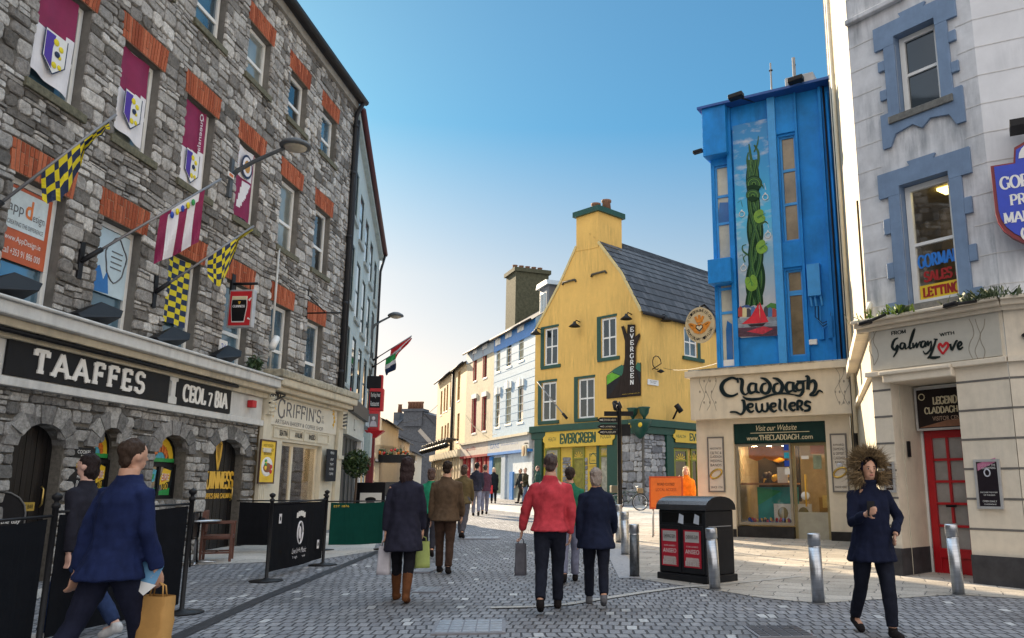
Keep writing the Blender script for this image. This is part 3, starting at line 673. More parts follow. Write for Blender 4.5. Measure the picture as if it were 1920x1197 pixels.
# ------------------------------------------------------------ bakery shopfront (right end of the stone building)
CRM = M('bakery_cream', (.62, .57, .45), .5, var=.1, streak=.2)
UG0, UG1 = UT+.02, 11.35
sf = MB()
def bz(px, py): return LF.L(px, py, -.05)
zsh = 0
dx0, dx1 = LF.U(524, 880), LF.U(600, 880); dz1 = LF.Z(560, 832); zfa0 = LF.Z(560, 782); zfa1 = LF.Z(560, 745)
wallpoly(sf, rect(UG0, UG1, -.2, ZC-.3), [rect(dx0, dx1, -.1, dz1)], CRM, y=-.02, depth=.5)
LST.part('bakery_front', sf)
for a, b_ in ((UG0, UG0+.34), (UG1-.34, UG1)):
    tr = MB()
    tr.box(a, b_, -.12, -.025, -.2, ZC-.75, CRM); tr.box(a-.03, b_+.03, -.15, -.025, -.2, .35, CRM); tr.box(a-.03, b_+.03, -.17, -.025, 2.1, 2.2, CRM)
    for i in range(3): tr.box(a+.05+i*.09, a+.1+i*.09, -.135, -.12, .5, 2.0, CRM)
    LST.part('pilaster', tr, bev=.008)
m = M('bracket_dark', (.08, .075, .065), .7)
for a in (UG0+.02, UG1-.32):
    br = MB()
    br.prism([(a, ZC-.75), (a+.3, ZC-.75), (a+.3, ZC-.28), (a, ZC-.28)], -.2, -.03, CRM)
    for i in range(4): br.tube([(a+.02, -.21, ZC-.68+i*.1), (a+.28, -.21, ZC-.64+i*.1)], .03, m if a > UG0+1 else CRM, 6)
    LST.part('bracket', br)
cn = MB()
for ya, za, zb in ((.2, ZC-.28, ZC-.2), (.34, ZC-.2, ZC-.08), (.46, ZC-.08, ZC+.1)): cn.box(UG0+.05, 11.45, -ya, .0, za, zb, PUBC)
cn.box(UG0-.05, 11.5, -.5, 0, ZC+.1, ZC+.28, M('mossy_cornice', (.4, .36, .27), .9, var=.5, sc=9, streak=.4)); LST.part('bakery_cornice', cn, bev=.03)
pn = MB(); zp0 = zfa0-.12
for i in range(4):
    a = dx0-.55+(dx1-dx0+1.0)*i/4; b_ = a+(dx1-dx0+1.0)/4-.06
    frame_mb(pn, a, b_, dz1+.07, dz1+.33, -.05, CRM, .03, .03)
    if i < 3 and i > 0 or i == 3: pass
for i, t in enumerate(('SEATING', 'AVAILABLE', 'INSIDE')):
    a = dx0-.55+(dx1-dx0+1.0)*i/4+.36; 
    sans(pn, t, a, a+.5, dz1+.13, dz1+.26, -.025, BLACK, bold=.02)
LST.part('panel_strip', pn)
dw = LST.part('window', frame_mb(MB(), dx0+.01, dx1-.01, -.1, dz1-.01, .1, CRM, .07, .07, (.36,), (), .1))
pg = MB(); pg.box(dx0+.05, dx1-.05, .14, .145, -.1, dz1-.04, CLEAR); LST.part('pane', pg, dw)
rm = MB(); WARM = M('warm_interior', (.25, .2, .12), .8, var=.3)
rm.face([(dx0-.4, 2.4, -.1), (dx1+1.5, 2.4, -.1), (dx1+1.5, 2.4, 2.8), (dx0-.4, 2.4, 2.8)], M('dark_shelves', (.08, .09, .06), .8, var=.8, sc=7)); rm.face([(dx0-.4, .3, 0), (dx1+1.5, .3, 0), (dx1+1.5, 2.4, 0), (dx0-.4, 2.4, 0)], WARM)
rm.face([(dx0-.4, .3, 2.8), (dx1+1.5, .3, 2.8), (dx1+1.5, 2.4, 2.8), (dx0-.4, 2.4, 2.8)], WARM)
rm.face([(dx0-.4, .3, 0), (dx0-.4, 2.4, 0), (dx0-.4, 2.4, 2.8), (dx0-.4, .3, 2.8)], WARM); rm.face([(dx1+1.5, .3, 0), (dx1+1.5, 2.4, 0), (dx1+1.5, 2.4, 2.8), (dx1+1.5, .3, 2.8)], WARM)
LAMPW = Mem('warm_lamp', (1, .72, .4), 22)
for i in range(5): rm.ball((dx0+.2+i*.4, 1.2, 2.4), .08, .08, .08, LAMPW, 8, 6)
for i in range(14): x = dx0+.1+(dx1-dx0+1)*((i*37) % 14)/14; rm.box(x, x+.16, 2.1+.02*i % .2, 2.3, .9+.35*(i % 4), 1.1+.35*(i % 4), [RED, YEL, WHITE, ORA][i % 4])
rm.box(dx0+.1, dx0+.45, .5, .8, .2, .75, RED)
LST.part('shop_interior', rm)
# lettering of the bakery
th = Th('shop_sign', 'cream shop fascia with grey serif capitals and two gold wheat motifs', 'sign', LF, ((dx0+dx1)/2, -.03, zfa0))
bb = MB(); fu0, fu1 = UG0+.36, UG1-.36; bb.box(fu0, fu1, -.045, -.024, dz1+.36, ZC-.26, M('bakery_board', (.66, .62, .52), .5, var=.06)); th.part('board', bb)
l = MB(); GREYL = M('sign_grey_letter', (.1, .1, .11), .5); g0, g1 = LF.U(517, 775), LF.U(598, 790); gz0, gz1 = dz1+.6, dz1+.93
serif(l, "G", g0, g0+.4, gz0-.05, gz1+.06, -.046, GREYL, T=.13, t=.1, sl=.05, sh=.05); serif(l, "RIFFIN'S", g0+.45, g1, gz0, gz1, -.046, GREYL, T=.15, t=.11, sl=.05, sh=.05)
sans(l, 'ARTISAN BAKERY & COFFEE SHOP', g0-.1, g1+.2, dz1+.4, dz1+.5, -.046, GREYL); sans(l, 'EST', g1+.06, g1+.2, gz0+.12, gz0+.2, -.046, GREYL); sans(l, '1876', g1+.06, g1+.22, gz0, gz0+.08, -.046, GREYL)
th.part('lettering', l)
l = MB()
for cx in (fu0+.22, fu1-.25):
    for i in range(5): l.ball((cx+.07*math.sin(i*1.3), -.05, gz0+.02+i*.1), .07, .012, .045, GOLD, 8, 5)
    l.strip([(cx, gz0-.08), (cx+.03, gz0+.2), (cx, gz0+.44)], [.03]*3, -.046, GOLD)
th.part('wheat_motif', l)
def poster(lab, fr, q, m, rows=(), off=-.03, cat='poster', name='poster', fm=None, pic=None, tm=None, dep=.025):
    th = Th(name, lab, cat, fr, ((q[0]+q[1])/2, off, q[2])); b = MB(); b.box(q[0], q[1], off-dep, off, q[2], q[3], m); bo = th.part('panel', b)
    if fm: th.part('frame', frame_mb(MB(), q[0]-.03, q[1]+.03, q[2]-.03, q[3]+.03, off-dep-.012, fm, .035, dep+.01))
    w_, h_ = q[1]-q[0], q[3]-q[2]
    if rows:
        l = MB()
        for r in rows: 
            t, f0, f1 = r[:3]; mm = r[3] if len(r) > 3 else tm or WHITE; e = r[4] if len(r) > 4 else .1
            sans(l, t, q[0]+w_*e, q[1]-w_*e, q[2]+h_*f0, q[2]+h_*f1, off-dep, mm, .003, keep=len(r) < 6)
        th.part('lettering', l)
    if pic: p = MB(); pic(p, q, off-dep); th.part('picture', p)
    return th
def pic_food(p, q, y):
    cx = (q[0]+q[1])/2; w_ = q[1]-q[0]; cz = q[2]+(q[3]-q[2])*.38
    p.ball((cx, y, cz), w_*.4, .012, w_*.3, WHITE, 14, 8); p.ball((cx, y-.006, cz-.02), w_*.3, .012, w_*.16, M('food_brown', (.25, .09, .03), .6), 12, 6)
    for i in range(6): p.ball((cx+w_*.25*math.cos(i*2.1), y-.012, cz+w_*.16*math.sin(i*1.7)), w_*.09, .01, w_*.07, [RED, GRN, YEL][i % 3], 8, 5)
q = LF.R(489, 826, 510, 905, -.13)
poster('tall framed food poster, yellow above and dark below, beside the bakery window', LF, q, YEL, [('HOT FOOD', .86, .93, BLACK), ('SERVED DAILY', .76, .83, BLACK), ('BREAKFAST', .66, .72, BLACK), ('LUNCH', .05, .13, YEL)], pic=pic_food, fm=M('poster_dark_frame', (.06, .03, .02), .5), off=-.125)
q = LF.R(613, 842, 628, 903, -.15)
poster('tall narrow chalkboard menu on the pilaster right of the bakery window', LF, q, M('chalkboard', (.02, .022, .026), .7), [('MENU', .85, .93), ('SOUP', .65, .72), ('TOAST', .5, .57), ('SCONES', .35, .42), ('COFFEE', .2, .27)], off=-.14)
q = LF.R(138, 838, 172, 922, -.03)
poster('black hanging board with white lettering and gold emblem beside the arched pub door', LF, (q[0], q[1], q[2], q[3]), BLACK, [('COOKES', .86, .94), ('BAR', .76, .83), ('MUSIC', .3, .37), ('DAILY', .18, .25)], off=.01, name='hanging_sign', cat='sign',
       pic=lambda p, q, y: [p.tube([((q[0]+q[1])/2+.1*math.cos(a*.5+s*1.5)+s*.1-.05, y-.004, (q[2]+q[3])/2+.08+.07*math.sin(a*.5+s*1.5)) for a in range(9)], .014, GOLD, 5) for s in (0, 1)])
# ornate iron bracket of the bakery, alarm box, number plate, camera
b = MB(); q = LF.R(493, 742, 524, 765, -.2)
for i in range(4): b.tube([(UG0+.1+i*.13+.06*math.cos(a), -.2, 3.36+.02*i+.05*math.sin(a)) for a in [k*.7 for k in range(10)]], .014, IRON, 5)
b.tube([(UG0, -.2, 3.47), (UG0+.8, -.2, 3.47)], .02, IRON, 6); b.tube([(UG0, -.2, 3.2), (UG0+.8, -.2, 3.45)], .018, IRON, 6); b.tube([(UG0+.03, .0, 3.47), (UG0+.03, -.22, 3.47)], .02, IRON, 6)
Th('iron_bracket', 'black scrolled iron bracket at the top left corner of the cream bakery front', 'bracket', LF, (UG0+.03, 0, 2.85), solo=b)
u, z = LF.L(470, 758, -.1); b = MB(); b.box(u-.09, u+.09, -.2, -.06, z-.08, z+.08, RED); Th('alarm_box', 'small red alarm box on the white fascia right of the short pub sign', 'alarm', LF, (u, -.06, z-.08), solo=b, bev=.02)
u, z = LF.L(417, 651, -.03); b = MB(); b.box(u-.16, u+.16, -.05, -.03, z-.14, z+.14, WHITE); sans(b, '24', u-.09, u+.09, z-.07, z+.07, -.05, BLU); Th('number_plate', 'small white number plate on the stone wall under the red projecting sign', 'sign', LF, (u, -.03, z-.14), solo=b)
u, z = LF.L(506, 645, -.3); th = Th('security_camera', 'pale security camera on the stone wall above the joint of the two shop cornices', 'camera', LF, (u, -.03, z)); b = MB(); b.tube([(u+.1, -.4, z+.15), (u-.15, -.42, z-.12)], .08, WHITE, 8); th.part('housing', b); b = MB(); b.tube([(u, -.03, z-.3), (u, -.3, z-.25), (u, -.38, z)], .03, M('pale_pipe', (.5,)*3), 6); th.part('arm', b)
u, z = LF.L(478, 683, -.2); th = Th('potted_plant', 'small dark green plant on the end of the white pub cornice', 'plant', LF, (u, -.2, ZC+.08))
LEAF = M('leaf_dark', (.035, .07, .02), .5, var=.5, sc=9); LEAFB = M('leaf_bright', (.2, .3, .03), .5, var=.4, sc=9)
def leafclump(n, c, r, size, m, seed=1, fl=1.0, mb=None):
    R = random.Random(seed); b = mb or MB()
    for i in range(n):
        v = Vector((R.gauss(0, 1), R.gauss(0, 1), R.gauss(0, 1))).normalized()*(R.random()**.45)
        p = Vector(c)+Vector((v.x*r[0], v.y*r[1], v.z*r[2])); a = Vector((R.gauss(0, 1), R.gauss(0, 1), R.gauss(0, 1))).normalized()
        t = a.cross(Vector((R.gauss(0, 1), R.gauss(0, 1), R.gauss(0, 1)))).normalized(); s = size*R.uniform(.6, 1.3)
        b.face([p-a*s, p+t*s*.45, p+a*s, p-t*s*.45], m)
    return b
th.part('foliage', leafclump(160, (u, -.2, ZC+.25), (.28, .14, .2), .06, LEAF))
# ------------------------------------------------------------ window banners, flags, projecting signs, street lamp
MAR = M('flag_maroon', (.22, .004, .06), .7, var=.2, sc=3, bump=.05); FWH = M('flag_white', (.7, .69, .72), .7, var=.08); NAVY = M('flag_navy', (.006, .02, .07), .7, var=.2); FYEL = M('flag_yellow', (.7, .58, .01), .7, var=.1); PUR = M('crest_purple', (.06, .02, .3), .6)
def cloth(u0, u1, z0, z1, y, cell, nu=14, nz=22, sag=.03, seed=0, amp=.03, bottom=.0):
    """hanging cloth with folds; cell(fu, fv) gives the dyed colour"""
    b = MB(); V = []
    for j in range(nz+1):
        for i in range(nu+1):
            fu, fv = i/nu, j/nz
            f = amp*math.sin(fu*9+seed+fv*1.5)*(.3+fv)+amp*.8*noise.noise(Vector((fu*3, fv*4, seed)))
            V.append((u0+(u1-u0)*fu, y-.03+f*.6, z1-(z1-z0)*fv-sag*math.sin(PI*fu)*(1-fv)-bottom*fu*fv))
    n0 = 0
    for j in range(nz):
        for i in range(nu):
            q = [j*(nu+1)+i, j*(nu+1)+i+1, (j+1)*(nu+1)+i+1, (j+1)*(nu+1)+i]
            b.mesh([V[k] for k in q[::-1]], [(0, 1, 2, 3)], cell((i+.5)/nu, (j+.5)/nz), sm=False)
    return b
def crest(p, cx, cz, w_, h_, y):
    p.prism([(cx-w_/2, cz+h_/2), (cx-w_/2, cz-h_*.2), (cx, cz-h_/2), (cx+w_/2, cz-h_*.2), (cx+w_/2, cz+h_/2)], y-.004, y, WHITE)
    p.prism([(cx-w_*.46, cz+h_*.45), (cx-w_*.44, cz-h_*.2), (cx-w_*.1, cz-h_*.4), (cx-w_*.12, cz+h_*.1), (cx-w_*.05, cz+h_*.45)], y-.008, y-.004, PUR)
    for a, c, s in ((.0, .3, .16), (.24, .2, .14), (.02, -.28, .15), (.26, -.26, .12), (.22, -.02, .1)): p.ball((cx+w_*a, y-.008, cz+h_*c), w_*s*.8, .006, h_*s*.55, FYEL, 8, 5)
    p.ball((cx+w_*.1, y-.01, cz+h_*.02), w_*.13, .006, h_*.08, NAVY, 8, 5)
    for sgn in (-1, 1): p.strip([(cx+sgn*w_*.5, cz+h_*.5), (cx+sgn*w_*.5, cz-h_*.2), (cx, cz-h_*.52)], [.02]*3, y-.001, NAVY)
flags = [(1, 'maroon over white crest banner hanging in the leftmost upper window of the stone building', .12, .95, .13), (2, 'maroon over white crest banner in the second upper window, beside the leftmost checked pole flag', .12, .86, .1), (3, 'maroon over white banner with vertical white word above its crest, third upper window', .0, .9, .1), (4, 'maroon banner with white ring emblem and swirl, fourth upper window behind the lamp arm', .0, .92, .04)]
for ci, lab, lo, f1, cut in flags:
    u = cols[ci]; a, c = rows[1]; z0 = a+.25 if ci < 3 else a+.12; z1 = c-.04; ub = u+OW*.8
    sp = .46 if ci != 3 else .55
    th = Th('window_flag', lab, 'flag', LF, ((u+ub)/2, .1, z0), group='maroon banners hung in the upper windows')
    if ci < 4: th.part('cloth', cloth(u+.04, ub, z0, z1, .09, lambda fu, fv: MAR if fv < sp+.04*math.sin(fu*5) else FWH, seed=ci*2.3, bottom=.1))
    else: th.part('cloth', cloth(u+.04, ub, z0, z1, .09, lambda fu, fv: FWH if (fv < .45 and .12 < fu < .95) or (abs(fu-.75+(fv-.4)*.9) < .2-.3*(fv-.5) and .45 < fv < .88) else MAR, 18, 30, seed=ci))
    p = MB()
    if ci < 4: crest(p, (u+ub)/2+.02, z0+(z1-z0)*(.28 if ci < 3 else .2), .46, .62, .02)
    if ci == 3:
        k0 = len(p.v); sans(p, 'Queensland', -.5, .5, -.07, .07, 0, FWH, shear=.2); p.v[k0:] = [(u+.62-z_, .025+y_, z1-.6-x_) for x_, y_, z_ in p.v[k0:]]
    if ci == 4:
        for rr, mm in ((.25, NAVY), (.2, FWH), (.13, M('flag_gold', (.45, .22, .03), .6))): p.ball(((u+ub)/2+.05, .02-(.25-rr)*.06, z1-.42), rr, .005, rr*1.1, mm, 16, 8)
    th.part('emblem', p)
u = cols[3]; a, c = rows[0]; q = LF.R(328, 470, 366, 622, .1)
th = Th('window_flag', 'long blue and yellow checked banner hanging in a first floor window', 'flag', LF, (u+.4, .1, q[2]))
th.part('cloth', cloth(u+.03, u+.82, q[2]-.02, c-.03, .09, lambda fu, fv: FYEL if (int(fu*4)+int(fv*12)) % 2 else NAVY, 16, 36, seed=5, amp=.015))
def poleflag(lab, foot, tip, fl, x, fr=None):
    th = Th('pole_flag', lab, 'flag', fr or LF, (foot[0], -.03, foot[2])); f, t = Vector(foot), Vector(tip)
    b = MB(); b.tube([f, t], .022, M('pole_grey', (.25, .25, .26), .4, .5), 6); b.tube([f, f+(t-f)*.13], .04, IRON, 6); th.part('pole', b)
    b = MB(); b.box(foot[0]-.05, foot[0]+.05, -.06, -.03, foot[2]-.28, foot[2]+.3, IRON); th.part('wall_bracket', b)
    b = MB(); d = t-f; V = []; nu, nz = x['n']; 
    for j in range(nz+1):
        for i in range(nu+1):
            fu, fv = i/nu, j/nz
            s = x['s0']+(x['s1']-x['s0'])*fu; p = f+d*s; drop = x['drop'](fu)*fv
            wv = .07*math.sin(fu*8+fv*4)*fv
            V.append((p.x+wv+x.get('sx', 0)*fv*x['drop'](fu), p.y-.02+wv*.8, p.z-drop))
    for j in range(nz):
        for i in range(nu):
            q = [j*(nu+1)+i, j*(nu+1)+i+1, (j+1)*(nu+1)+i+1, (j+1)*(nu+1)+i]; b.mesh([V[k] for k in q], [(0, 1, 2, 3)], x['c']((i+.5)/nu, (j+.5)/nz))
    th.part('cloth', b)
    return th, f, d
# poles lean out over the street: foot on the wall, tip 1.3 m out
def ptip(px, py, off): a = LF.L(px, py, -off); return (a[0], -off, a[1])
chk = lambda a, b_: (lambda fu, fv: FYEL if (int(fu*a)+int(fv*b_)) % 2 else NAVY)
ft = LF.L(-30, 405, -.06); poleflag('leftmost blue and yellow checked flag gathered along its wall pole', (ft[0], -.06, ft[1]), ptip(218, 215, 1.2),
    dict(), dict(n=(16, 10), s0=.40, s1=.93, drop=lambda f: .78*max(0, 1-f*1.55)**.7*(.35+1.6*min(f, .3))+.09+.06*math.sin(f*20)**2, c=chk(11, 4), sx=.25))
ft = LF.L(153, 490, -.06); th, f_, d_ = poleflag('maroon and white striped flag on the middle wall pole', (ft[0], -.06, ft[1]), ptip(415, 336, 1.3),
    dict(), dict(n=(16, 12), s0=.52, s1=.86, drop=lambda f: .86+.12*f, c=lambda fu, fv: FWH if (.2 < fu < .42 or .62 < fu < .84) and fv > .12 or (fv < .2 and .25 < fu < .9) else MAR, sx=-.05))
em = MB()
for k in range(5): p = f_+d_*(.6+.04*k); em.ball((p.x, p.y-.05, p.z-.1), .05, .02, .06, [BLU, FYEL, BLU, FYEL, GRN][k], 8, 5)
th.part('emblem', em)
ft = LF.L(292, 548, -.06); poleflag('blue and yellow checked flag gathered on its pole above the red projecting pub sign', (ft[0], -.06, ft[1]), ptip(476, 424, 1.2),
    dict(), dict(n=(16, 12), s0=.5, s1=.97, drop=lambda f: .95*max(0, 1-f*1.5)**.6*(.3+2.2*min(f, .3))+.08, c=chk(10, 6), sx=.12))
# red projecting pub sign
def projecting(lab, fr, q, off0, pts_u, mk): pass
u, z = LF.L(412, 532, 0)
def off_at(fr, u, px, py):
    """how far a point at wall position u stands out from the wall so that it falls on the given pixel column"""
    lo, hi = 0, 6
    for _ in range(50):
        m_ = (lo+hi)/2
        if fr.U(px, py, -m_) > u: lo = m_
        else: hi = m_
    return (lo+hi)/2
us = LF.U(410, 580, 0)+.35
o0, o1 = off_at(LF, us, 421, 575), off_at(LF, us, 474, 575); 
zt_, zb_ = LF.Z(447, 540, -(o0+o1)/2), LF.Z(447, 614, -(o0+o1)/2)
def facebox(mb, y0, y1, u0, u1, z0, z1, m): mb.box(u0, u1, -y1, -y0, z0, z1, m)
th = Th('pub_sign', 'red projecting pub sign with a drawn glass of dark stout, hung from a black arm', 'sign', LF, (us, 0, zb_))
b = MB(); b.box(us, us+.14, -o1, -o0, zb_, zt_, M('sign_silver', (.5, .5, .52), .4, .5)); th.part('case', b, bev=.015)
def onside(u): return lambda x, y, z: (u+y, -x, z)    # text plane turned to face along the street toward the camera
fc = MB(); n0 = 0; e = .04; fc.prism(rect(o0+e, o1-e, zb_+e, zt_-e), -.006, 0, RED)
wd = o1-o0; hh = zt_-zb_; cx = o0+wd*.46
fc.prism([(cx-wd*.25, zb_+hh*.13), (cx+wd*.25, zb_+hh*.13), (cx+wd*.32, zb_+hh*.55), (cx+wd*.3, zb_+hh*.82), (cx-wd*.3, zb_+hh*.82), (cx-wd*.32, zb_+hh*.55)], -.012, -.006, WHITE)
fc.prism([(cx-wd*.23, zb_+hh*.16), (cx+wd*.23, zb_+hh*.16), (cx+wd*.3, zb_+hh*.55), (cx+wd*.28, zb_+hh*.72), (cx-wd*.28, zb_+hh*.72), (cx-wd*.3, zb_+hh*.55)], -.018, -.012, BLACK)
fc.prism([(cx-wd*.28, zb_+hh*.73), (cx+wd*.28, zb_+hh*.73), (cx+wd*.29, zb_+hh*.81), (cx-wd*.29, zb_+hh*.81)], -.02, -.012, M('stout_head', (.7, .62, .4), .6))
serif(fc, 'GUINNESS', cx-wd*.24, cx+wd*.24, zb_+hh*.52, zb_+hh*.58, -.018, FWH, T=.2, t=.1, gap=.04); fc.strip([(cx-.02, zb_+hh*.66), (cx+.02, zb_+hh*.67), (cx, zb_+hh*.61)], [.03]*3, -.018, GOLD)
fc.strip([(o1-wd*.17, zb_+hh*.7), (o1-wd*.08, zb_+hh*.78)], [.05, .02], -.007, WHITE); fc.strip([(o1-wd*.17, zb_+hh*.24), (o1-wd*.06, zb_+hh*.2)], [.04, .02], -.007, WHITE)
fc.xf(onside(us)); th.part('face', fc)
b = MB(); b.tube([(us+.07, 0, zt_+.14), (us+.07, -o1-.03, zt_+.14)], .03, IRON, 6)
for o in (o0+.1, o1-.12): b.tube([(us+.07, -o, zt_+.14), (us+.07, -o, zt_)], .012, IRON, 6)
b.box(us, us+.14, -.05, 0, zt_-.1, zt_+.35, IRON); th.part('hanging_arm', b)
# empty iron bracket further along, street lamp on the wall
u = LF.U(575, 575); z = LF.Z(575, 588); b = MB(); o = off_at(LF, u, 640, 590); b.tube([(u, 0, z), (u, -o, z)], .02, IRON, 6); b.tube([(u, 0, z+.5), (u, -o*.55, z)], .015, IRON, 6); b.box(u-.04, u+.04, -.03, 0, z-.15, z+.7, IRON)
Th('iron_bracket', 'empty black iron sign bracket near the right end of the stone wall', 'bracket', LF, (u, 0, z), solo=b)
def lamp(lab, fr, u, zarm, pix, tip, off0, sz=1):
    th = Th('street_lamp', lab, 'street lamp', fr, (u, 0, zarm)); o = off_at(fr, u, *tip); zt = fr.Z(tip[0], tip[1], -o)
    b = MB(); pts = [(u, -.05, zarm)]+[(u, -o*k, zarm+(zt-zarm)*(k**.7)) for k in (.15, .4, .7, .9)]+[(u, -o+.15, zt)]; b.tube(pts, [.05, .05, .045, .04, .035, .03], LEAD, 8); b.box(u-.06, u+.06, -.09, 0, zarm-.4, zarm+.45, LEAD); th.part('arm', b)
    b = MB(); V = b.lathe([(.02, .13*sz), (.14*sz, .12*sz), (.27*sz, .05*sz), (.31*sz, 0), (.3*sz, -.03*sz), (.24*sz, -.035*sz)], LEAD, 20, (u, -o-.1*sz, zt+.0)); hd = th.part('lamp_head', b)
    b = MB(); b.lathe([(.23*sz, -.035*sz), (.2*sz, -.075*sz), (.1*sz, -.11*sz), (.01, -.12*sz)], M('lamp_bowl', (.4, .36, .28), .2), 18, (u, -o-.1*sz, zt)); th.part('bowl', b, hd)
u, z = LF.L(418, 330, 0); lamp('dark oval street lamp on a curved arm, fixed to the stone wall', LF, u+.2, z, None, (545, 274), 0, 1.05)
b = MB(); u, z = LF.L(432, 329, -.2); b.box(u-.12, u+.12, -.22, -.2, z-.05, z+.05, WHITE); b.box(u-.08, u+.08, -.224, -.22, z-.03, z+.03, ORA); Th('number_tag', 'small white and orange tag on the arm root of the nearer street lamp', 'tag', LF, (u, -.2, z-.05), solo=b)
# stickers of the office windows (posters stuck to the panes)
a, c = rows[0]; u = cols[1]; zq = a+(c-a)*.44
def app(p, q, y): pass
q = (u+.1, u+OW-.12, zq+.02, c-.12)
th = Th('window_poster', 'white and orange office poster filling the upper sash of the leftmost lower window', 'poster', LF, ((q[0]+q[1])/2, .11, q[2]))
b = MB(); b.box(q[0], q[1], .11, .128, q[2], q[3], M('poster_orange', (.5, .1, .03), .5)); b.box(q[0], q[1]-.08, .104, .11, q[2]+(q[3]-q[2])*.42, q[3]-.05, M('poster_white', (.6, .68, .7), .5)); th.part('sheet', b)
l = MB(); h_ = q[3]-q[2]; sans(l, 'app', q[0]+.02, q[0]+.3, q[2]+h_*.6, q[2]+h_*.74, .104, GREYL); sans(l, 'd', q[0]+.33, q[0]+.47, q[2]+h_*.62, q[2]+h_*.88, .104, ORA, bold=.02); sans(l, 'esign', q[0]+.48, q[1]-.12, q[2]+h_*.58, q[2]+h_*.72, .104, GREYL); sans(l, 'CREATING THE DIFFERENCE', q[0]+.03, q[1]-.12, q[2]+h_*.47, q[2]+h_*.53, .104, GREYL)
sans(l, 'www.AppDesign.ie', q[0]+.03, q[1]-.12, q[2]+h_*.24, q[2]+h_*.34, .11, WHITE); sans(l, 'call +353 91 886 000', q[0]+.03, q[1]-.1, q[2]+h_*.08, q[2]+h_*.17, .11, WHITE); th.part('lettering', l)
u = cols[2]; b = MB(); q = (u+.1, u+OW-.12, zq+.02, c-.12)
b.box(q[0], q[1], .112, .128, q[2], q[3], M('poster_pale', (.5, .62, .68), .4, var=.1)); cx, cz = (q[0]+q[1])/2, (q[2]+q[3])/2
b.tube([(cx+.1+.26*math.cos(a_)*(1+.1*math.sin(5*a_)), .108, cz+.08+.36*math.sin(a_)*(1+.08*math.cos(4*a_))) for a_ in [k*.262 for k in range(25)]], .012, GREYL, 5)
b.prism([(q[0], q[2]), (q[0]+.42, q[2]+.02), (q[0]+.34, q[2]+.4), (q[0]+.26, q[2]+.22), (q[0]+.14, q[2]+.44), (q[0], q[2]+.36)], .106, .111, M('cartoon_blue', (.02, .16, .45), .5))
for k in range(4): b.box(cx-.02, cx+.26, .106, .111, cz+.2-.09*k, cz+.22-.09*k, GREYL)
Th('window_poster', 'pale sticker with a drawn speech cloud and blue corner in the second lower window', 'poster', LF, (cx, .11, q[2]), solo=b)
# ------------------------------------------------------------ pale building beyond the stone one
e0 = LF.P(UE+.02, 0, 0)
PF = Frame((e0.x, e0.y, gz(e0.y)), dvp(855))
PALE = M('pale_blue_render', (.4, .47, .47), .7, var=.1, streak=.25, bump=.15)
DKWIN = M('dark_teal_frame', (.02, .045, .055), .5)
PL = PF.U(706, 600)
pe1, pe2 = PF.Z(676, 222, -.15), PF.Z(706, 448, -.15); PE = (pe1+pe2)/2; PS = (pe2-pe1)/PL   # the eaves drop a little along the street
th = PB = Th('pale_building', 'tall pale blue building with dark narrow windows beyond the stone pub', 'building', PF, (PL/2, 0, 0))
wins = []
def cols_px(lst, y): return [(PF.U(a, y), PF.U(b, y)) for a, b in lst]
cu = [(.75+(PL-.9)*i/5, .75+(PL-.9)*i/5+1.0) for i in range(5)]
for a, b_ in cu:
    for z0, z1 in ((PE-2.5, PE-.9), (PE-5.0, PE-3.1), (PE-7.3, PE-5.5)): d_ = PS*((a+b_)/2-PL/2)*max(0, (z0-1.5))/9; wins.append((a, b_, z0+d_, z1+d_))
wl = MB(); wallpoly(wl, [(0, 3.6), (PL, 3.6), (PL, pe2), (0, pe1)], [rect(*w_) for w_ in wins], PALE, depth=.05)
wl.face([(PL, 0, 0), (PL, 8, 0), (PL, 8, pe2), (PL, 0, pe2)], PALE); wl.face([(0, 8, 0), (0, 8, pe1), (PL, 8, pe2), (PL, 8, 0)], PALE); th.part('wall', wl)
for k, (a, b_, z0, z1) in enumerate(wins): window(th, a, b_, z0, z1, .02, DKWIN, GLASS[0], fw=.06, d=.03, sill=(.1, .1, .12), sillm=M('pale_sill', (.3, .34, .34), .7))
b = MB(); b.mesh([(x, y, z+(pe1 if x == 0 else pe2)) for x in (0, PL+.1) for y in (-.14, .1) for z in (0, .22)], [(0, 1, 3, 2), (4, 6, 7, 5), (0, 4, 5, 1), (2, 3, 7, 6), (0, 2, 6, 4), (1, 5, 7, 3)], PALE); th.part('eaves_course', b)
b = MB(); b.tube([(0, -.22, pe1+.25), (PL+.1, -.22, pe2+.25)], .09, M('red_gutter', (.07, .015, .02), .5), 6); th.part('gutter', b)
b = MB(); b.tube([(PL-.05, -.22, pe2+.2), (PL-.05, -.06, pe2-.5), (PL-.05, -.06, 0)], .05, MGUT, 6); th.part('downpipe', b); b = MB(); b.tube([(.2, -.08, pe1), (.2, -.08, 3.5)], .06, MGUT, 6); th.part('downpipe', b)
b = MB(); b.face([(0, -.2, pe1+.26), (PL, -.2, pe2+.26), (PL, 4, pe2+2.6), (0, 4, pe1+2.6)], SLATE); b.face([(0, 4, pe1+2.6), (PL, 4, pe2+2.6), (PL, 8, pe2), (0, 8, pe1)], SLATE); b.face([(PL, -.2, pe2+.26), (PL, 8, pe2), (PL, 4, pe2+2.6)], PALE); th.part('roof', b)
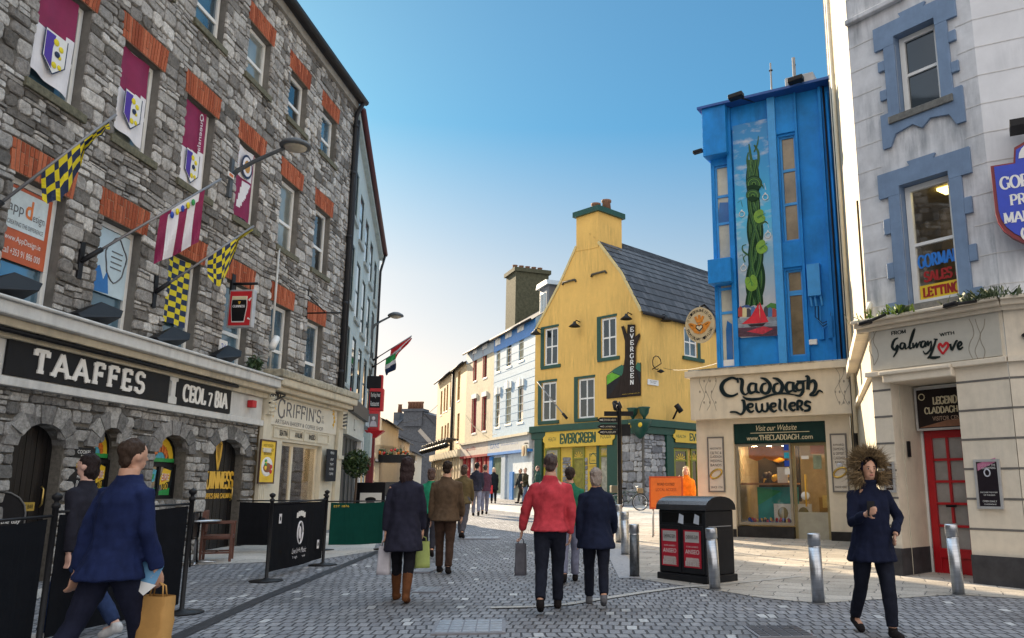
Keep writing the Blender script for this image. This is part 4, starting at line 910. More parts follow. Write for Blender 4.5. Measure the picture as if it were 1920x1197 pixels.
# its shopfronts: dark front, then a pale one
s1 = PF.U(668, 800); s2 = PF.U(690, 800)
b = MB(); DSH = M('dark_shopfront', (.03, .033, .036), .45); b.box(.33, s1, -.05, .3, -.2, 3.6, DSH)
for i in range(1, 5): b.box(.1+i*s1/5, .16+i*s1/5, -.09, -.05, 0, 2.6, M('shop_grey', (.09, .1, .1), .5))
b.box(.45, s1, -.25, -.05, 2.65, 3.3, M('shop_panel_pale', (.5, .5, .44), .5)); b.prism([(.5, 3.3), (s1, 3.3), (s1, 3.7), (.5, 3.7)], -.4, 0, DSH); sans(b, 'L', s1*.42, s1*.5, 2.85, 3.2, -.25, BLACK)
th.part('dark_shopfront', b)
b = MB(); b.box(s1, PL, -.04, .3, -.2, 3.6, M('pale_shopfront', (.4, .47, .5), .5)); b.box(s1, s1+.25, -.2, 0, -.1, 3.4, WHITE); b.box(PL-.3, PL, -.2, 0, -.1, 3.5, M('shop_dark_red', (.18, .015, .02), .5))
for i in range(3): b.box(s1+.6+i*2.2, s1+2.2+i*2.2, -.06, -.04, .6, 2.5, GLASS[0])
b.box(s1, PL, -.3, -.04, 3.2, 3.6, M('pale_shopfront', (.4,)*3)); th.part('pale_shopfront', b)
# box sign standing out from the pale shop
su = PF.U(672, 790); o0, o1 = 0.1, off_at(PF, su, 698, 790)
q0, q1 = PF.Z(690, 850, -.8), PF.Z(690, 795, -.8)
th = Th('box_sign', 'pale grey rounded box sign standing out from the second shopfront on the left', 'sign', PF, (su, 0, q0))
b = MB(); b.box(su-.3, su+.3, -o1, -.05, q0, q1, M('sign_grey', (.28, .36, .37), .4)); b.box(su-.34, su-.3, -o1+.25, -.25, q0+.15, q1-.15, WHITE); th.part('case', b, bev=.05)
# red hanging house shaped sign with a portrait
su = PF.U(683, 700)
o0, o1 = off_at(PF, su, 695, 720), off_at(PF, su, 721, 720); z0, z1 = PF.Z(708, 806, -1), PF.Z(708, 690, -1); zc = PF.Z(708, 743, -1); zc2 = PF.Z(708, 782, -1)
th = Th('hanging_sign', 'tall red wooden hanging sign with black name panel and grey portrait, far left', 'sign', PF, (su, 0, z0))
b = MB(); W2 = .22
om = o1-(o1-o0)*.22
b.box(su-W2, su+W2, -o1, -o0, zc, z1, RED); b.box(su-W2, su+W2, -om, -o0, z0+.26, zc, RED)
b.mesh([(su-W2*1.4, -om-.2, z0+.26), (su+W2*1.4, -om-.2, z0+.26), (su+W2*1.4, -o0+.1, z0+.26), (su-W2*1.4, -o0+.1, z0+.26), (su-W2*.5, -om+.1, z0), (su+W2*.5, -om+.1, z0), (su+W2*.5, -o0-.1, z0), (su-W2*.5, -o0-.1, z0)], [(3, 2, 1, 0), (4, 5, 6, 7), (0, 1, 5, 4), (1, 2, 6, 5), (2, 3, 7, 6), (3, 0, 4, 7)], RED)
b.box(su-W2*.6, su+W2*.6, -o1+.05, -o1+.2, z1, z1+.5, RED); b.box(su-.2, su+.2, -om, -om+.5, z1, z1+.45, BLACK); th.part('case', b, bev=.02)
fc = MB(); e = (o1-o0)
fc.box(o0+e*.06, o1-e*.2, -W2-.02, -W2, zc+.1, z1-.12, BLACK); sans(fc, "The King's Head", o0+e*.1, o1-e*.24, zc+(z1-zc)*.55, zc+(z1-zc)*.8, -W2-.02, WHITE); sans(fc, 'Restaurant', o0+e*.12, o1-e*.28, zc+(z1-zc)*.2, zc+(z1-zc)*.42, -W2-.02, WHITE)
pz0, pz1 = zc2, zc-.12; fc.box(o0+e*.04, om-e*.06, -W2-.02, -W2, pz0, pz1, M('portrait_grey', (.13, .11, .12), .6)); cx = (o0+om)/2; ph = pz1-pz0
fc.ball((cx, -W2-.02, pz0+ph*.66), e*.12, .01, ph*.14, M('portrait_face', (.6, .55, .55), .6)); fc.prism([(cx-e*.26, pz0+.02), (cx+e*.26, pz0+.02), (cx+e*.18, pz0+ph*.4), (cx, pz0+ph*.5), (cx-e*.18, pz0+ph*.4)], -W2-.03, -W2-.02, M('portrait_coat', (.42, .4, .44), .6))
for i in range(3):
    for j in range(2): fc.box(o0+e*(.12+.18*i), o0+e*(.24+.18*i), -W2-.015, -W2, z0+.3+j*(zc2-z0-.35)*.5, z0+.3+(j+.75)*(zc2-z0-.35)*.5, M('sign_dark_red', (.16, .005, .01), .5))
fc.xf(lambda x, y, z: (su+y, -x, z)); th.part('face', fc)
u, z = PF.L(694, 597, 0); lamp('far small street lamp on the end of the pale building', PF, PF.U(697, 600), z-.3, None, (737, 592), 0, 1.0)
for k, (f0, t0, cols3, lab) in enumerate((((697, 673), (772, 630), (RED, FWH, RED), 'red and white flag on the upper pole beside the red hanging sign'), ((697, 687), (752, 655), (GRN, FWH, NAVY), 'green white and dark flag on the lower pole beside the red hanging sign'))):
    uu = PF.U(697, 660); f_ = (uu, -.06, PF.Z(f0[0], f0[1], -.06)); o = off_at(PF, uu-.4, *t0); t_ = (uu-.4, -o, PF.Z(t0[0], t0[1], -o))
    poleflag(lab, f_, t_, {}, dict(n=(10, 8), s0=.45, s1=.97 if k == 0 else .8, drop=(lambda f: .55*(1-f)+.1) if k == 0 else (lambda f: .65), c=lambda fu, fv, c3=cols3: c3[min(2, int(fv*3))]), PF)
# ball shaped bay tree at the dark shop door
pt = G(668, 1000); pv = PF.P(PF.U(667, 900, -.5), -.5, 0)
th = Th('bay_tree', 'clipped round bay tree in front of the dark shopfront on the left', 'tree', at=(pv.x, pv.y, gz(pv.y)))
b = MB(); b.tube([(0, 0, .3), (.02, 0, 1.5)], .035, M('bark', (.09, .06, .04), .9), 6); th.part('trunk', b)
b = leafclump(1300, (0, 0, 1.8), (.4, .4, .42), .06, LEAF, 5); leafclump(250, (0, 0, 1.83), (.42, .42, .44), .05, M('leaf_mid', (.09, .13, .04), .5, var=.4), 6, mb=b); th.part('crown', b)
b = MB(); b.lathe([(.16, 0), (.24, .4), (.26, .42), (.22, .42), (.2, .36)], M('pot_dark', (.05, .05, .055), .5), 16); th.part('pot', b)
# ------------------------------------------------------------ far end of the street
def simple_house(name, lab, fr, u0, u1, z1, depth, wm, wins, wf, roofh=2.4, rm=SLATE, z0=-.5, gl=None, eav=.25):
    th = Th(name, lab, 'building', fr, ((u0+u1)/2, 0, 0)); b = MB()
    wallpoly(b, rect(u0, u1, z0, z1), [rect(*w_[:4]) for w_ in wins], wm, depth=.14)
    for u in (u0, u1): b.face([(u, 0, z0), (u, depth, z0), (u, depth, z1), (u, depth/2, z1+roofh), (u, 0, z1)], wm)
    b.face([(u0, depth, z0), (u0, depth, z1), (u1, depth, z1), (u1, depth, z0)], wm); th.part('wall', b)
    for k, w_ in enumerate(wins): window(th, *w_[:4], .07, w_[4] if len(w_) > 4 else wf, (gl or GLASS)[k % len(gl or GLASS)], fw=.08, sill=(.08, .1, .12) if w_[2] > 2 else None, sillm=WHITE)
    r = MB(); sl = roofh/(depth/2)
    r.mesh([(u0, -eav, z1-eav*sl+.05), (u1, -eav, z1-eav*sl+.05), (u1, depth/2, z1+roofh+.05), (u0, depth/2, z1+roofh+.05), (u1, depth+.2, z1), (u0, depth+.2, z1)], [(0, 1, 2, 3), (3, 2, 4, 5)], rm)
    rf = th.part('roof', r)
    g = MB(); g.tube([(u0, -eav-.06, z1-.1), (u1, -eav-.06, z1-.1)], .07, MGUT, 6); th.part('gutter', g)
    return th, rf
CREAMF = M('far_cream', (.66, .55, .38), .7, var=.12, streak=.2)
q = G(700, 938); CF = Frame((-9.2-.09*62, 62, gz(62)), dvp(925))
def far_wins(fr, px, y): return [(fr.U(a, (c+d)/2), fr.U(b, (c+d)/2), fr.Z((a+b)/2, d), fr.Z((a+b)/2, c)) for a, b, c, d in px]
u1 = CF.U(745, 860); z1 = CF.Z(735, 797)
wn = far_wins(CF, [(703, 712, 836, 862), (723, 736, 836, 864), (739, 742, 838, 866)], 0)
simple_house('cream_house', 'nearer of the two low cream houses at the far left end of the street', CF, -6, u1, z1, 8, CREAMF, wn, M('far_frame', (.3, .22, .1), .5), 1.6)
ua = CF.U(745, 860); ub = CF.U(766, 880); z1 = CF.Z(756, 826)
simple_house('cream_house', 'lower cream house next to the nearer one, before the grey gabled house', CF, ua, ub, z1, 7, M('far_cream2', (.6, .5, .36), .7, streak=.2), far_wins(CF, [(749, 752, 835, 864), (756, 759, 836, 866), (761, 763, 838, 866)], 0), WHITE, 1.4)
uc = CF.U(790, 880); z1 = CF.Z(775, 842)
simple_house('white_house', 'small white house with a sloping parapet at the far end of the street', CF, ub, uc, CF.Z(785, 853), 6, M('far_white', (.7, .62, .48), .7), far_wins(CF, [(770, 773, 848, 866), (778, 781, 852, 866)], 0), WHITE, 1.2)
GS = Mrnd('far_grey_stone', [(0, (.06, .068, .08)), (1, (.12, .13, .15))], sc=3, var=.45, bump=.6)
gy = 125.; GF2 = Frame((-20-.09*gy, gy, gz(100)), (1, -.12))
th = Th('grey_gabled_house', 'dark grey stone gable house with a row of chimney pots closing the far street', 'building', GF2, (10, 0, 0))
P_ = lambda x, y: GF2.L(x, y)
b = MB(); b.prism([P_(700, 940), P_(835, 940), P_(830, 812), P_(796, 775), P_(793, 770), P_(757, 770), P_(757, 786), P_(738, 808), P_(700, 832)], 0, 8, GS); wl_ = th.part('wall', b)
b = MB(); q0 = P_(757, 800); q1 = P_(793, 767); b.box(q0[0], q1[0], -.3, 2, q0[1], q1[1], GS); b.box(q0[0]-.3, q1[0]+.3, -.5, 2.2, q1[1]-.4, q1[1], GS); ch = th.part('chimney', b)
for i in range(5): b = MB(); x = q0[0]+.5+(q1[0]-q0[0]-1)*i/4; b.lathe([(.3, 0), (.26, .9), (.34, 1.0), (.34, 1.2), (.2, 1.2)], M('chimney_pot', (.2, .1, .06), .8), 10, (x, .9, q1[1])); th.part('chimney_pot', b, ch)
b = MB(); b.mesh([(*P_(796, 775), 0), (*P_(830, 812), 0), (*P_(845, 812), 14), (*P_(825, 775), 14)], [], SLATE); a0, a1, a2, a3 = P_(796, 776), P_(832, 814), P_(870, 814), P_(840, 776)
b.face([(a0[0], -.2, a0[1]), (a1[0], -.2, a1[1]), (a1[0]+4, 12, a1[1]), (a0[0]+4, 12, a0[1])], SLATE); b.face([(a0[0], -.2, a0[1]+.1), (a0[0]+6, 12, a0[1]+.1), (a0[0]+12, -.1, a1[1]), (a1[0], -.2, a1[1])], SLATE)
c0, c1, c2 = P_(735, 808), P_(757, 786), P_(715, 776); b.face([(*c0[:1], -.1, c0[1]), (c1[0], -.1, c1[1]), (c1[0], 6, c1[1]), (c2[0], 6, c2[1])], SLATE); th.part('roof', b)
b = MB(); q0 = P_(786, 806); q1 = P_(818, 842); b.strip([q0, q1], [.6, .6], -.05, M('render_band', (.4, .37, .33), .8)); th.part('flashing', b)
b = MB(); q0 = P_(716, 790); q1 = P_(728, 768); b.box(q0[0], q1[0], 5, 8, q0[1], q1[1], GS); ch = th.part('chimney', b); b = MB(); b.lathe([(.4, 0), (.3, 1.3), (.4, 1.4), (.2, 1.4)], M('chimney_pot', (.2, .1, .06)), 10, ((q0[0]+q1[0])/2, 6.5, q1[1])); th.part('chimney_pot', b, ch)
b = MB(); q0 = P_(796, 782); q1 = P_(823, 775); b.box(q0[0], q1[0], 9, 12, q0[1]-2, q1[1], GS); ch = th.part('chimney', b)
for i in range(3): b = MB(); b.lathe([(.3, 0), (.26, .9), (.34, 1.0), (.34, 1.2), (.2, 1.2)], M('chimney_pot', (.2, .1, .06)), 10, (q0[0]+.6+i*(q1[0]-q0[0]-1.2)/2, 10, q1[1])); th.part('chimney_pot', b, ch)
# ------------------------------------------------------------ the yellow corner house
cor = G(1207, 948); EF = Frame(cor, dvp(-524)); ER = Frame(cor, dvp(2550))
YELL = M('yellow_render', (.74, .46, .12), .75, var=.14, sc=1.0, streak=.35, bump=.12)
OLIVE = M('olive_frame', (.22, .22, .02), .5)
GRNP = M('dark_green_paint', (.008, .06, .04), .4, var=.2)
QST = Mrnd('corner_stone', [(0, (.15, .15, .16)), (.5, (.26, .26, .27)), (1, (.42, .41, .4))], sc=6, var=.5, bump=1)
th = EV = Th('corner_house', 'yellow rendered corner house with steep slate roof and chimney', 'building', EF, (0, 0, 0))
uL = EF.U(1003, 700); uR = 0.0
eR = EF.Z(1207, 583); apx = (EF.L(1080, 455)[0]+EF.L(1148, 447)[0])/2
s0 = EF.L(1081, 462); s1 = EF.L(1122, 454); eL = EF.L(1022, 580)
def ewin(px): return [EF.R(*p) for p in px]
EW = ewin([(1021, 617, 1046, 684), (1127, 598, 1156, 669), (1016, 718, 1043, 789), (1084, 711, 1115, 784)])
b = MB(); wallpoly(b, [(uL, -.3), (0, -.3), (0, eR), EF.L(1165, 511), s1, s0, EF.L(1052, 528), (uL, EF.Z(1003, 620))], [rect(*w_) for w_ in EW], YELL, depth=.18)
b.face([(uL, 0, -.3), (uL, 0, EF.Z(1003, 620)), (uL, 12, EF.Z(1003, 620)), (uL, 12, -.3)], YELL); wl_ = th.part('wall', b)
for w_ in EW:
    window(th, w_[0]+.02, w_[1]-.02, w_[2]+.02, w_[3]-.02, .06, WHITE, GLASS[0], fw=.1, bars_v=(.5,), bars_h=(.5,), bw=.08, sill=(.25, .12, .18), sillm=GRNP)
for a, b_, c, d in EW: b = MB(); b.box(a-.28, a-.01, -.03, .0-.002, c-.05, d+.12, GRNP); b.box(a-.01, b_+.05, -.03, -.002, d+.0, d+.12, GRNP); th.part('window_trim', b)
# side wall on the right, facing the square
tmpF = ER; RL = 12.0
eRr = ER.Z(1212, 584)
RW = [ER.R(1282, 612, 1308, 673)]
b = MB(); wallpoly(b, rect(0, RL, -.3, eRr), [rect(*w_) for w_ in RW], YELL, depth=.16)
M4 = lambda fr: Matrix.Translation(fr.o) @ Matrix.Rotation(fr.rz, 4, 'Z')
T_ER = M4(EF).inverted() @ M4(ER)
def er(mb): mb.v = [tuple(T_ER @ Vector(p)) for p in mb.v]; return mb
th.part('wall', er(b))
w_ = RW[0]; b = frame_mb(MB(), w_[0]+.02, w_[1]-.02, w_[2]+.02, w_[3]-.02, .05, WHITE, .1, .07, (.5,), (.5,), .08); f = th.part('window', er(b))
b = MB(); b.box(w_[0]+.06, w_[1]-.06, .09, .1, w_[2]+.06, w_[3]-.06, GLASS[1]); th.part('pane', er(b), f)
b = MB(); b.box(w_[1], w_[1]+.25, -.04, 0, w_[2], w_[3]+.05, GRNP); b.box(w_[0]-.2, w_[1]+.5, -.12, 0, w_[2]-.18, w_[2], GRNP); th.part('sill', er(b), f)
# roof: ridge runs back parallel to the right wall
dr = Vector((ER.x.x, ER.x.y, 0)); dl = M4(EF).inverted().to_3x3() @ dr
B_ = lambda p, k: (p[0]+dl.x*k, dl.y*k, p[1])
cr = (0.12, eR-.05); rp = EF.L(1165, 512); ap = s1
ridge = ((s0[0]+s1[0])/2, s1[1]+.75)
r = MB(); NR, NC = 16, 40; R_ = random.Random(3)
prof = [cr, (rp[0]+.05, rp[1]+.05), (s1[0]+.03, s1[1]+.05), ridge]
def pp(t):
    k = t*(len(prof)-1); i = min(int(k), len(prof)-2); f = k-i; return (prof[i][0]*(1-f)+prof[i+1][0]*f, prof[i][1]*(1-f)+prof[i+1][1]*f)
for i in range(NR):
    for j in range(NC):
        a, c = pp(i/NR), pp((i+1)/NR); k0, k1 = RL*j/NC+(.5*RL/NC if i % 2 else 0)-.06, RL*(j+1)/NC+(.5*RL/NC if i % 2 else 0)-.08
        h = R_.uniform(0, .012); r.face([(B_(a, max(k0, -.05))[0], B_(a, max(k0, -.05))[1], a[1]+.03+h), (B_(a, k1)[0], B_(a, k1)[1], a[1]+.03+h), (B_(c, k1)[0], B_(c, k1)[1], c[1]), (B_(c, max(k0, -.05))[0], B_(c, max(k0, -.05))[1], c[1])], SLATE, R_.random())
r.face([B_(pp(0), 0), B_(pp(0), RL), B_(pp(1), RL), B_(pp(1), 0)], SLATE, .3)
el = (uL, EF.Z(1003, 620)); r.face([B_(ridge, 0), B_(ridge, RL), B_(el, RL), B_(el, 0)], SLATE)
rf = th.part('roof', r)
b = MB(); b.tube([B_((.2, eR-.1), 0), B_((.2, eR-.1), RL)], .1, MGUT, 6); th.part('gutter', b)
b = MB(); VERGE = M('verge_cream', (.6, .48, .22), .7)
b.strip([(.02, eR), EF.L(1165, 511), s1], [.14]*3, -.0, VERGE, .05); th.part('verge', b); b = MB(); b.strip([s0, EF.L(1052, 528), (uL, EF.Z(1003, 620))], [.14]*3, 0, VERGE, .05); th.part('verge', b)
zc0 = s1[1]-.15; zc1 = EF.Z(1110, 400); b = MB()
dpt = 1.9
b.prism([(s0[0], s0[1]-.3), (s1[0], s1[1]-.3), (s1[0], zc1), (s0[0], zc1)], -.02, dpt, YELL)
b.box(s0[0]-.15, s1[0]+.15, -.17, dpt+.15, zc1, zc1+.3, GRNP); ch = th.part('chimney', b, rf)
for x in (.62, 1.1):
    b = MB(); cx = s0[0]+(s1[0]-s0[0])*x-.3; b.lathe([(.26, 0), (.22, .4), (.28, .45), (.28, .55), (.15, .55)], M('chimney_pot', (.2, .1, .06)), 12, (cx, .8, zc1+.3)); th.part('chimney_pot', b, rf)
for q in ((1056, 531, 1081, 524), (1110, 516, 1138, 508)):
    b = MB(); p0, p1 = EF.L(q[0], q[1]), EF.L(q[2], q[3]); b.tube([(p0[0], -.06, p0[1]-.12), (p0[0]+.06, -.08, p0[1]), (p1[0]-.06, -.08, p1[1]-.02), (p1[0], -.06, p1[1]-.14)], .06, M('iron_tie_brown', (.07, .06, .04), .7), 6); th.part('wall_tie', b)
# shopfront: green pilasters, yellow panels, stone quoin at the corner
gz_top = EF.Z(1207, 786); 
SHY = M('shop_yellow', (.62, .42, .05), .5, var=.1); OLIVE = M('olive_frame', (.22, .22, .02), .5)
b = MB(); b.box(uL-.05, .1, -.35, -.05, gz_top-.35, gz_top, GRNP); b.box(uL, .0, -.22, -.01, gz_top-.7, gz_top-.35, GRNP)
x = EF.U(1143, 900); x2 = EF.U(1166, 900); b.box(x, x2, -.2, 0, -.1, gz_top-.7, GRNP); b.box(EF.U(1121, 900), EF.U(1126, 900), -.12, 0, -.1, gz_top-.7, GRNP); b.box(EF.U(1049.5, 900), EF.U(1052, 900), -.1, 0, -.1, gz_top-.7, OLIVE); x3 = EF.U(1006, 900); b.box(x3, EF.U(1020, 900), -.2, 0, -.1, gz_top-.7, GRNP)
th.part('shop_surround', b, bev=.015)
b = MB(); b.box(EF.U(1020, 900), x, -.03, -.006, -.1, gz_top-.7, SHY); th.part('shop_panel', b)
def shopwin(x0, x1, y0, y1, gm):
    q = EF.R(x0, y0, x1, y1); f = th.part('window', frame_mb(MB(), q[0], q[1], q[2], q[3], -.09, OLIVE, .09, .06, (), (.8,), .08)); g = MB(); g.box(q[0]+.05, q[1]-.05, -.05, -.04, q[2], q[3]-.05, gm)
    for i in range(7):
        an = PI*i/6; g.strip([((q[0]+q[1])/2, q[2]+(q[3]-q[2])*.82), ((q[0]+q[1])/2+.32*math.cos(an), q[2]+(q[3]-q[2])*.82+.3*math.sin(an))], [.03, .07], -.06, SHY)
    th.part('pane', g, f); return q
LITW = M('lit_display', (.4, .38, .3), .6, var=.5, sc=4)
shopwin(1024, 1049, 842, 940, LITW); q = shopwin(1075, 1098, 840, 944, M('olive_door', (.25, .22, .03), .4, var=.4)); shopwin(1126, 1143, 838, 930, LITW)
for q in ((1056, 858, 1071, 935), (1098, 858, 1103, 935)): r_ = EF.R(*q); b = MB(); masonry(b, r_[0], r_[1], 0, r_[3], [], (.2, .4), (.2, .5), QST, -.03, .04, seed=q[0]); th.part('door_stonework', b)
qa = EF.U(1168, 900); b = MB(); b.box(qa, -.01, -.045, -.004, -.1, gz_top-.7, MORT); masonry(b, qa, -.02, -.1, gz_top-.7, [], (.25, .45), (.25, .6), QST, -.05, .06, seed=2, jit=.2); th.part('corner_stonework', b); b = MB(); masonry(b, uL+.02, EF.U(1006, 900), 0, gz_top-.7, [], (.25, .4), (.2, .5), QST, -.05, .06, seed=5)
th.part('corner_stonework', b)
qb = ER.U(1246, 900); b = MB(); b.box(-.04, qb, -.045, -.004, -.1, gz_top-.7, MORT); masonry(b, .02, qb, -.1, gz_top-.7, [], (.25, .45), (.25, .6), QST, -.05, .06, seed=7, jit=.2); th.part('corner_stonework', er(b))
b = MB(); b.box(-.1, RL, -.35, -.05, gz_top-.35, gz_top, GRNP); b.box(0, RL, -.22, -.01, gz_top-.7, gz_top-.35, GRNP); b.box(qb, ER.U(1259, 900), -.2, 0, -.1, gz_top-.7, GRNP)
b.box(ER.U(1259, 900), RL, -.16, -.01, gz_top-1.3, gz_top-.7, GRNP); th.part('shop_surround', er(b), bev=.015)
for (x0, x1) in ((1261, 1289), (1293, 1308)):
    q = ER.R(x0, 842, x1, 950); f = th.part('window', er(frame_mb(MB(), q[0], q[1], q[2], q[3], -.09, OLIVE, .1, .06, (), (.8,), .08))); g = MB(); g.box(q[0]+.05, q[1]-.05, -.05, -.04, q[2], q[3]-.05, GLASS[0])
    for i in range(7):
        an = PI*i/6; g.strip([((q[0]+q[1])/2, q[2]+(q[3]-q[2])*.82), ((q[0]+q[1])/2+.4*math.cos(an), q[2]+(q[3]-q[2])*.82+.3*math.sin(an))], [.03, .08], -.06, SHY)
    th.part('pane', er(g), f)
def ogee(q, e=.18):
    a, b_, c, d = q; m_ = (c+d)/2; h = d-c
    return [(a+e, c), (b_-e, c), (b_-e*.9, c+h*.25), (b_, m_-h*.12), (b_, m_+h*.12), (b_-e*.9, d-h*.25), (b_-e, d), (a+e, d), (a+e*.9, d-h*.25), (a, m_+h*.12), (a, m_-h*.12), (a+e*.9, c+h*.25)]
GRL = M('dark_green_letter', (.02, .07, .03), .5)
for fr, qx, tx, lab in ((EF, (1019, 810, 1153, 834), ((1028, 1042, 'HEALTH', 'p'), (1050, 1117, 'EVERGREEN', 's'), (1126, 1145, 'FOODS', 'p')), 'yellow ogee ended shop sign with dark serif capitals, on the gable side'), (ER, (1262, 806, 1370, 836), ((1268, 1286, 'HEALTH', 'p'), (1293, 1345, 'EVERGREEN', 's')), 'yellow ogee ended shop sign on the right side of the yellow house, half hidden')):
    q = fr.R(*qx, -.24); t2 = Th('shop_sign', lab, 'sign', fr, ((q[0]+q[1])/2, -.23, q[2]))
    b = MB(); b.prism(ogee(q), -.27, -.225, M('sign_panel_yellow', (.68, .45, .05), .45, var=.06)); t2.part('board', b); l = MB(); h = q[3]-q[2]
    for x0, x1, t, k in tx:
        a, c = fr.U(x0, 822, -.27), fr.U(x1, 822, -.27)
        if k == 's': serif(l, t, a, c, q[2]+h*.2, q[3]-h*.2, -.27, GRL, T=.24, t=.12, sl=.09, sh=.07, gap=.05)
        else: sans(l, t, a, c, q[2]+h*.38, q[3]-h*.38, -.27, GRL)
    t2.part('lettering', l)
q = EF.R(1104, 848, 1122, 873, -.06); t2 = Th('wall_plaque', 'small yellow plaque with dark arch emblem between the yellow shop windows', 'sign', EF, (q[0], -.06, q[2])); b = MB(); b.box(q[0], q[1], -.09, -.04, q[2], q[3], SHY); t2.part('panel', b); b = frame_mb(MB(), q[0]+.08, q[1]-.08, q[2]+.08, q[3]-.08, -.095, GRL, .04, .02); cx = (q[0]+q[1])/2; b.strip([(cx+.16*math.cos(PI*i/8), q[2]+.45+.16*math.sin(PI*i/8)) for i in range(9)], [.05]*9, -.09, GRL); sans(b, 'OPEN', cx-.15, cx+.15, q[2]+.2, q[2]+.28, -.09, GRL); t2.part('emblem', b)
# tree shaped painted board
t2 = Th('tree_sign', 'painted board shaped like a dark tree trunk with a vertical white word and green hills', 'sign', EF, (EF.U(1168, 750, -.05), -.03, EF.Z(1168, 748, -.05)))
E_ = lambda l: [EF.L(x, y, -.06) for x, y in l]
TRK = M('trunk_brown', (.03, .02, .016), .7, var=.5, sc=3, scv=(6, 1, .6))
b = MB(); b.prism(E_([(1137, 748), (1137, 706), (1150, 698), (1170, 684), (1187, 690), (1201, 680), (1201, 742)]), -.06, -.03, M('board_dark', (.02, .02, .022), .6)); t2.part('board', b)
b = MB(); b.prism(E_([(1138, 722), (1138, 704), (1148, 699), (1163, 705)]), -.065, -.06, M('hill_green', (.13, .4, .02), .6, var=.3)); b.prism(E_([(1138, 703), (1152, 692), (1166, 684), (1172, 690), (1168, 706), (1148, 698)]), -.064, -.06, M('hill_dark', (.02, .12, .07), .6)); b.prism(E_([(1190, 690), (1196, 679), (1201, 684), (1201, 698)]), -.064, -.06, M('hill_dark', (0, 0, 0))); t2.part('hills', b)
b = MB(); b.prism(E_([(1140, 747), (1155, 725), (1168, 700), (1172, 670), (1172, 640), (1165, 613), (1170, 611), (1176, 628), (1177, 609), (1191, 609), (1191, 632), (1199, 625), (1201, 630), (1192, 652), (1192, 690), (1200, 720), (1201, 741)]), -.075, -.064, TRK); t2.part('trunk', b)
l = MB()
for i, ch_ in enumerate('EVERGREEN'):
    y0_ = 613+i*12.4; p = EF.L(1181.5, y0_+9.6, -.08); p2 = EF.L(1188, y0_, -.08); serif(l, ch_, p[0], p2[0], p[1], p2[1], -.077, WHITE, T=.24, t=.14, sl=.1, sh=.08)
p = EF.L(1166, 741, -.08); p2 = EF.L(1199, 736, -.08); sans(l, 'www.evergreen.ie', p[0], p2[0], p[1], p2[1], -.077, YEL); t2.part('lettering', l)
# barn lamps, corner bracket with urns, street name plate, flagpole, wires
for k, (fr, px, py) in enumerate(((EF, 1079, 611), (EF, 1176, 597), (ER, 1248, 600), (EF, 1006, 625))):
    u, z = fr.L(px, py, -.35)
    t2 = Th('barn_lamp', ['dark barn lamp between the two upper gable windows', 'dark barn lamp right of the upper gable window, over the tree sign', 'dark barn lamp on the sunlit side of the yellow house', 'small dark barn lamp at the left edge of the yellow gable'][k], 'lamp', fr, (u, 0, z), group='barn lamps of the yellow house')
    b = MB(); b.tube([(u, 0, z+.25), (u, -.3, z+.3), (u, -.42, z+.1)], .03, IRON, 6); t2.part('arm', b); b = MB(); b.lathe([(.06, .22), (.1, .12), (.32, -.06), (.3, -.07), (.1, .05)], IRON, 14, (u, -.42, z)); t2.part('lamp_shade', b)
t2 = Th('corner_bracket', 'green shield shaped corner ornament with two urns and yellow bosses', 'ornament', EF, (0, -.3, gz_top-1.2))
b = MB(); z = EF.Z(1207, 822, -.5); zt_ = EF.Z(1207, 786, -.5); hh_ = zt_-z; b.lathe([(.03, 0), (.16, .1*hh_), (.38, .4*hh_), (.48, .7*hh_), (.58, .95*hh_), (.56, hh_), (.05, hh_)], GRNP, 16, (0, -.2, z)); t2.part('body', b)
for s in (-.4, .4):
    b = MB(); c = (s*.9, -.3, zt_); b.lathe([(.08, 0), (.07, .1), (.1, .14), (.22, .3), (.25, .5), (.31, .58), (.27, .6), (.05, .6)], GRNP, 14, c); t2.part('urn', b)
    b = MB(); b.ball((s*.75, -.56, z+hh_*.72), .13, .08, .13, YEL, 10, 6); t2.part('boss', b)
b = MB(); q = ER.R(1214, 711, 1234, 724, -.03); b.box(q[0], q[1], -.06, -.02, q[2], q[3], WHITE); lines(b, ['SRAID NA SIOPAI', 'SHOP STREET'], q[0]+.06, q[1]-.06, q[2]+.05, q[3]-.05, -.06, BLACK); Th('street_name_plate', 'white street name plate on the sunny side of the yellow house', 'sign', ER, (q[0], -.02, q[2]), solo=b)
b = MB(); u, z = ER.L(1229, 696, -.2); b.tube([(u, 0, z+.1)]+[(u+.35*math.cos(a_*.6)*(1 if a_ < 8 else .5), -.3, z+.4+.35*math.sin(a_*.6)) for a_ in range(10)], .025, IRON, 5); b.lathe([(.05, .1), (.2, 0), (.05, -.08)], IRON, 10, (u+.3, -.3, z)); Th('iron_bracket', 'thin scrolled black iron lamp bracket on the sunny side of the yellow house', 'bracket', ER, (u, 0, z), solo=b)
b = MB(); p0 = EF.L(1063, 785, -.3); p1 = EF.L(1007, 716, -.8); b.tube([(p0[0], -.3, p0[1]), (p1[0], -.8, p1[1])], .035, M('pole_grey', (.3,)*3), 6); b.tube([(p0[0], -.3, p0[1]), (p0[0]*.87+p1[0]*.13, -.37, p0[1]*.87+p1[1]*.13)], .08, IRON, 6); Th('flag_pole', 'bare slanting flag pole on the green cornice of the yellow house', 'flag pole', EF, (p0[0], -.3, p0[1]), solo=b)
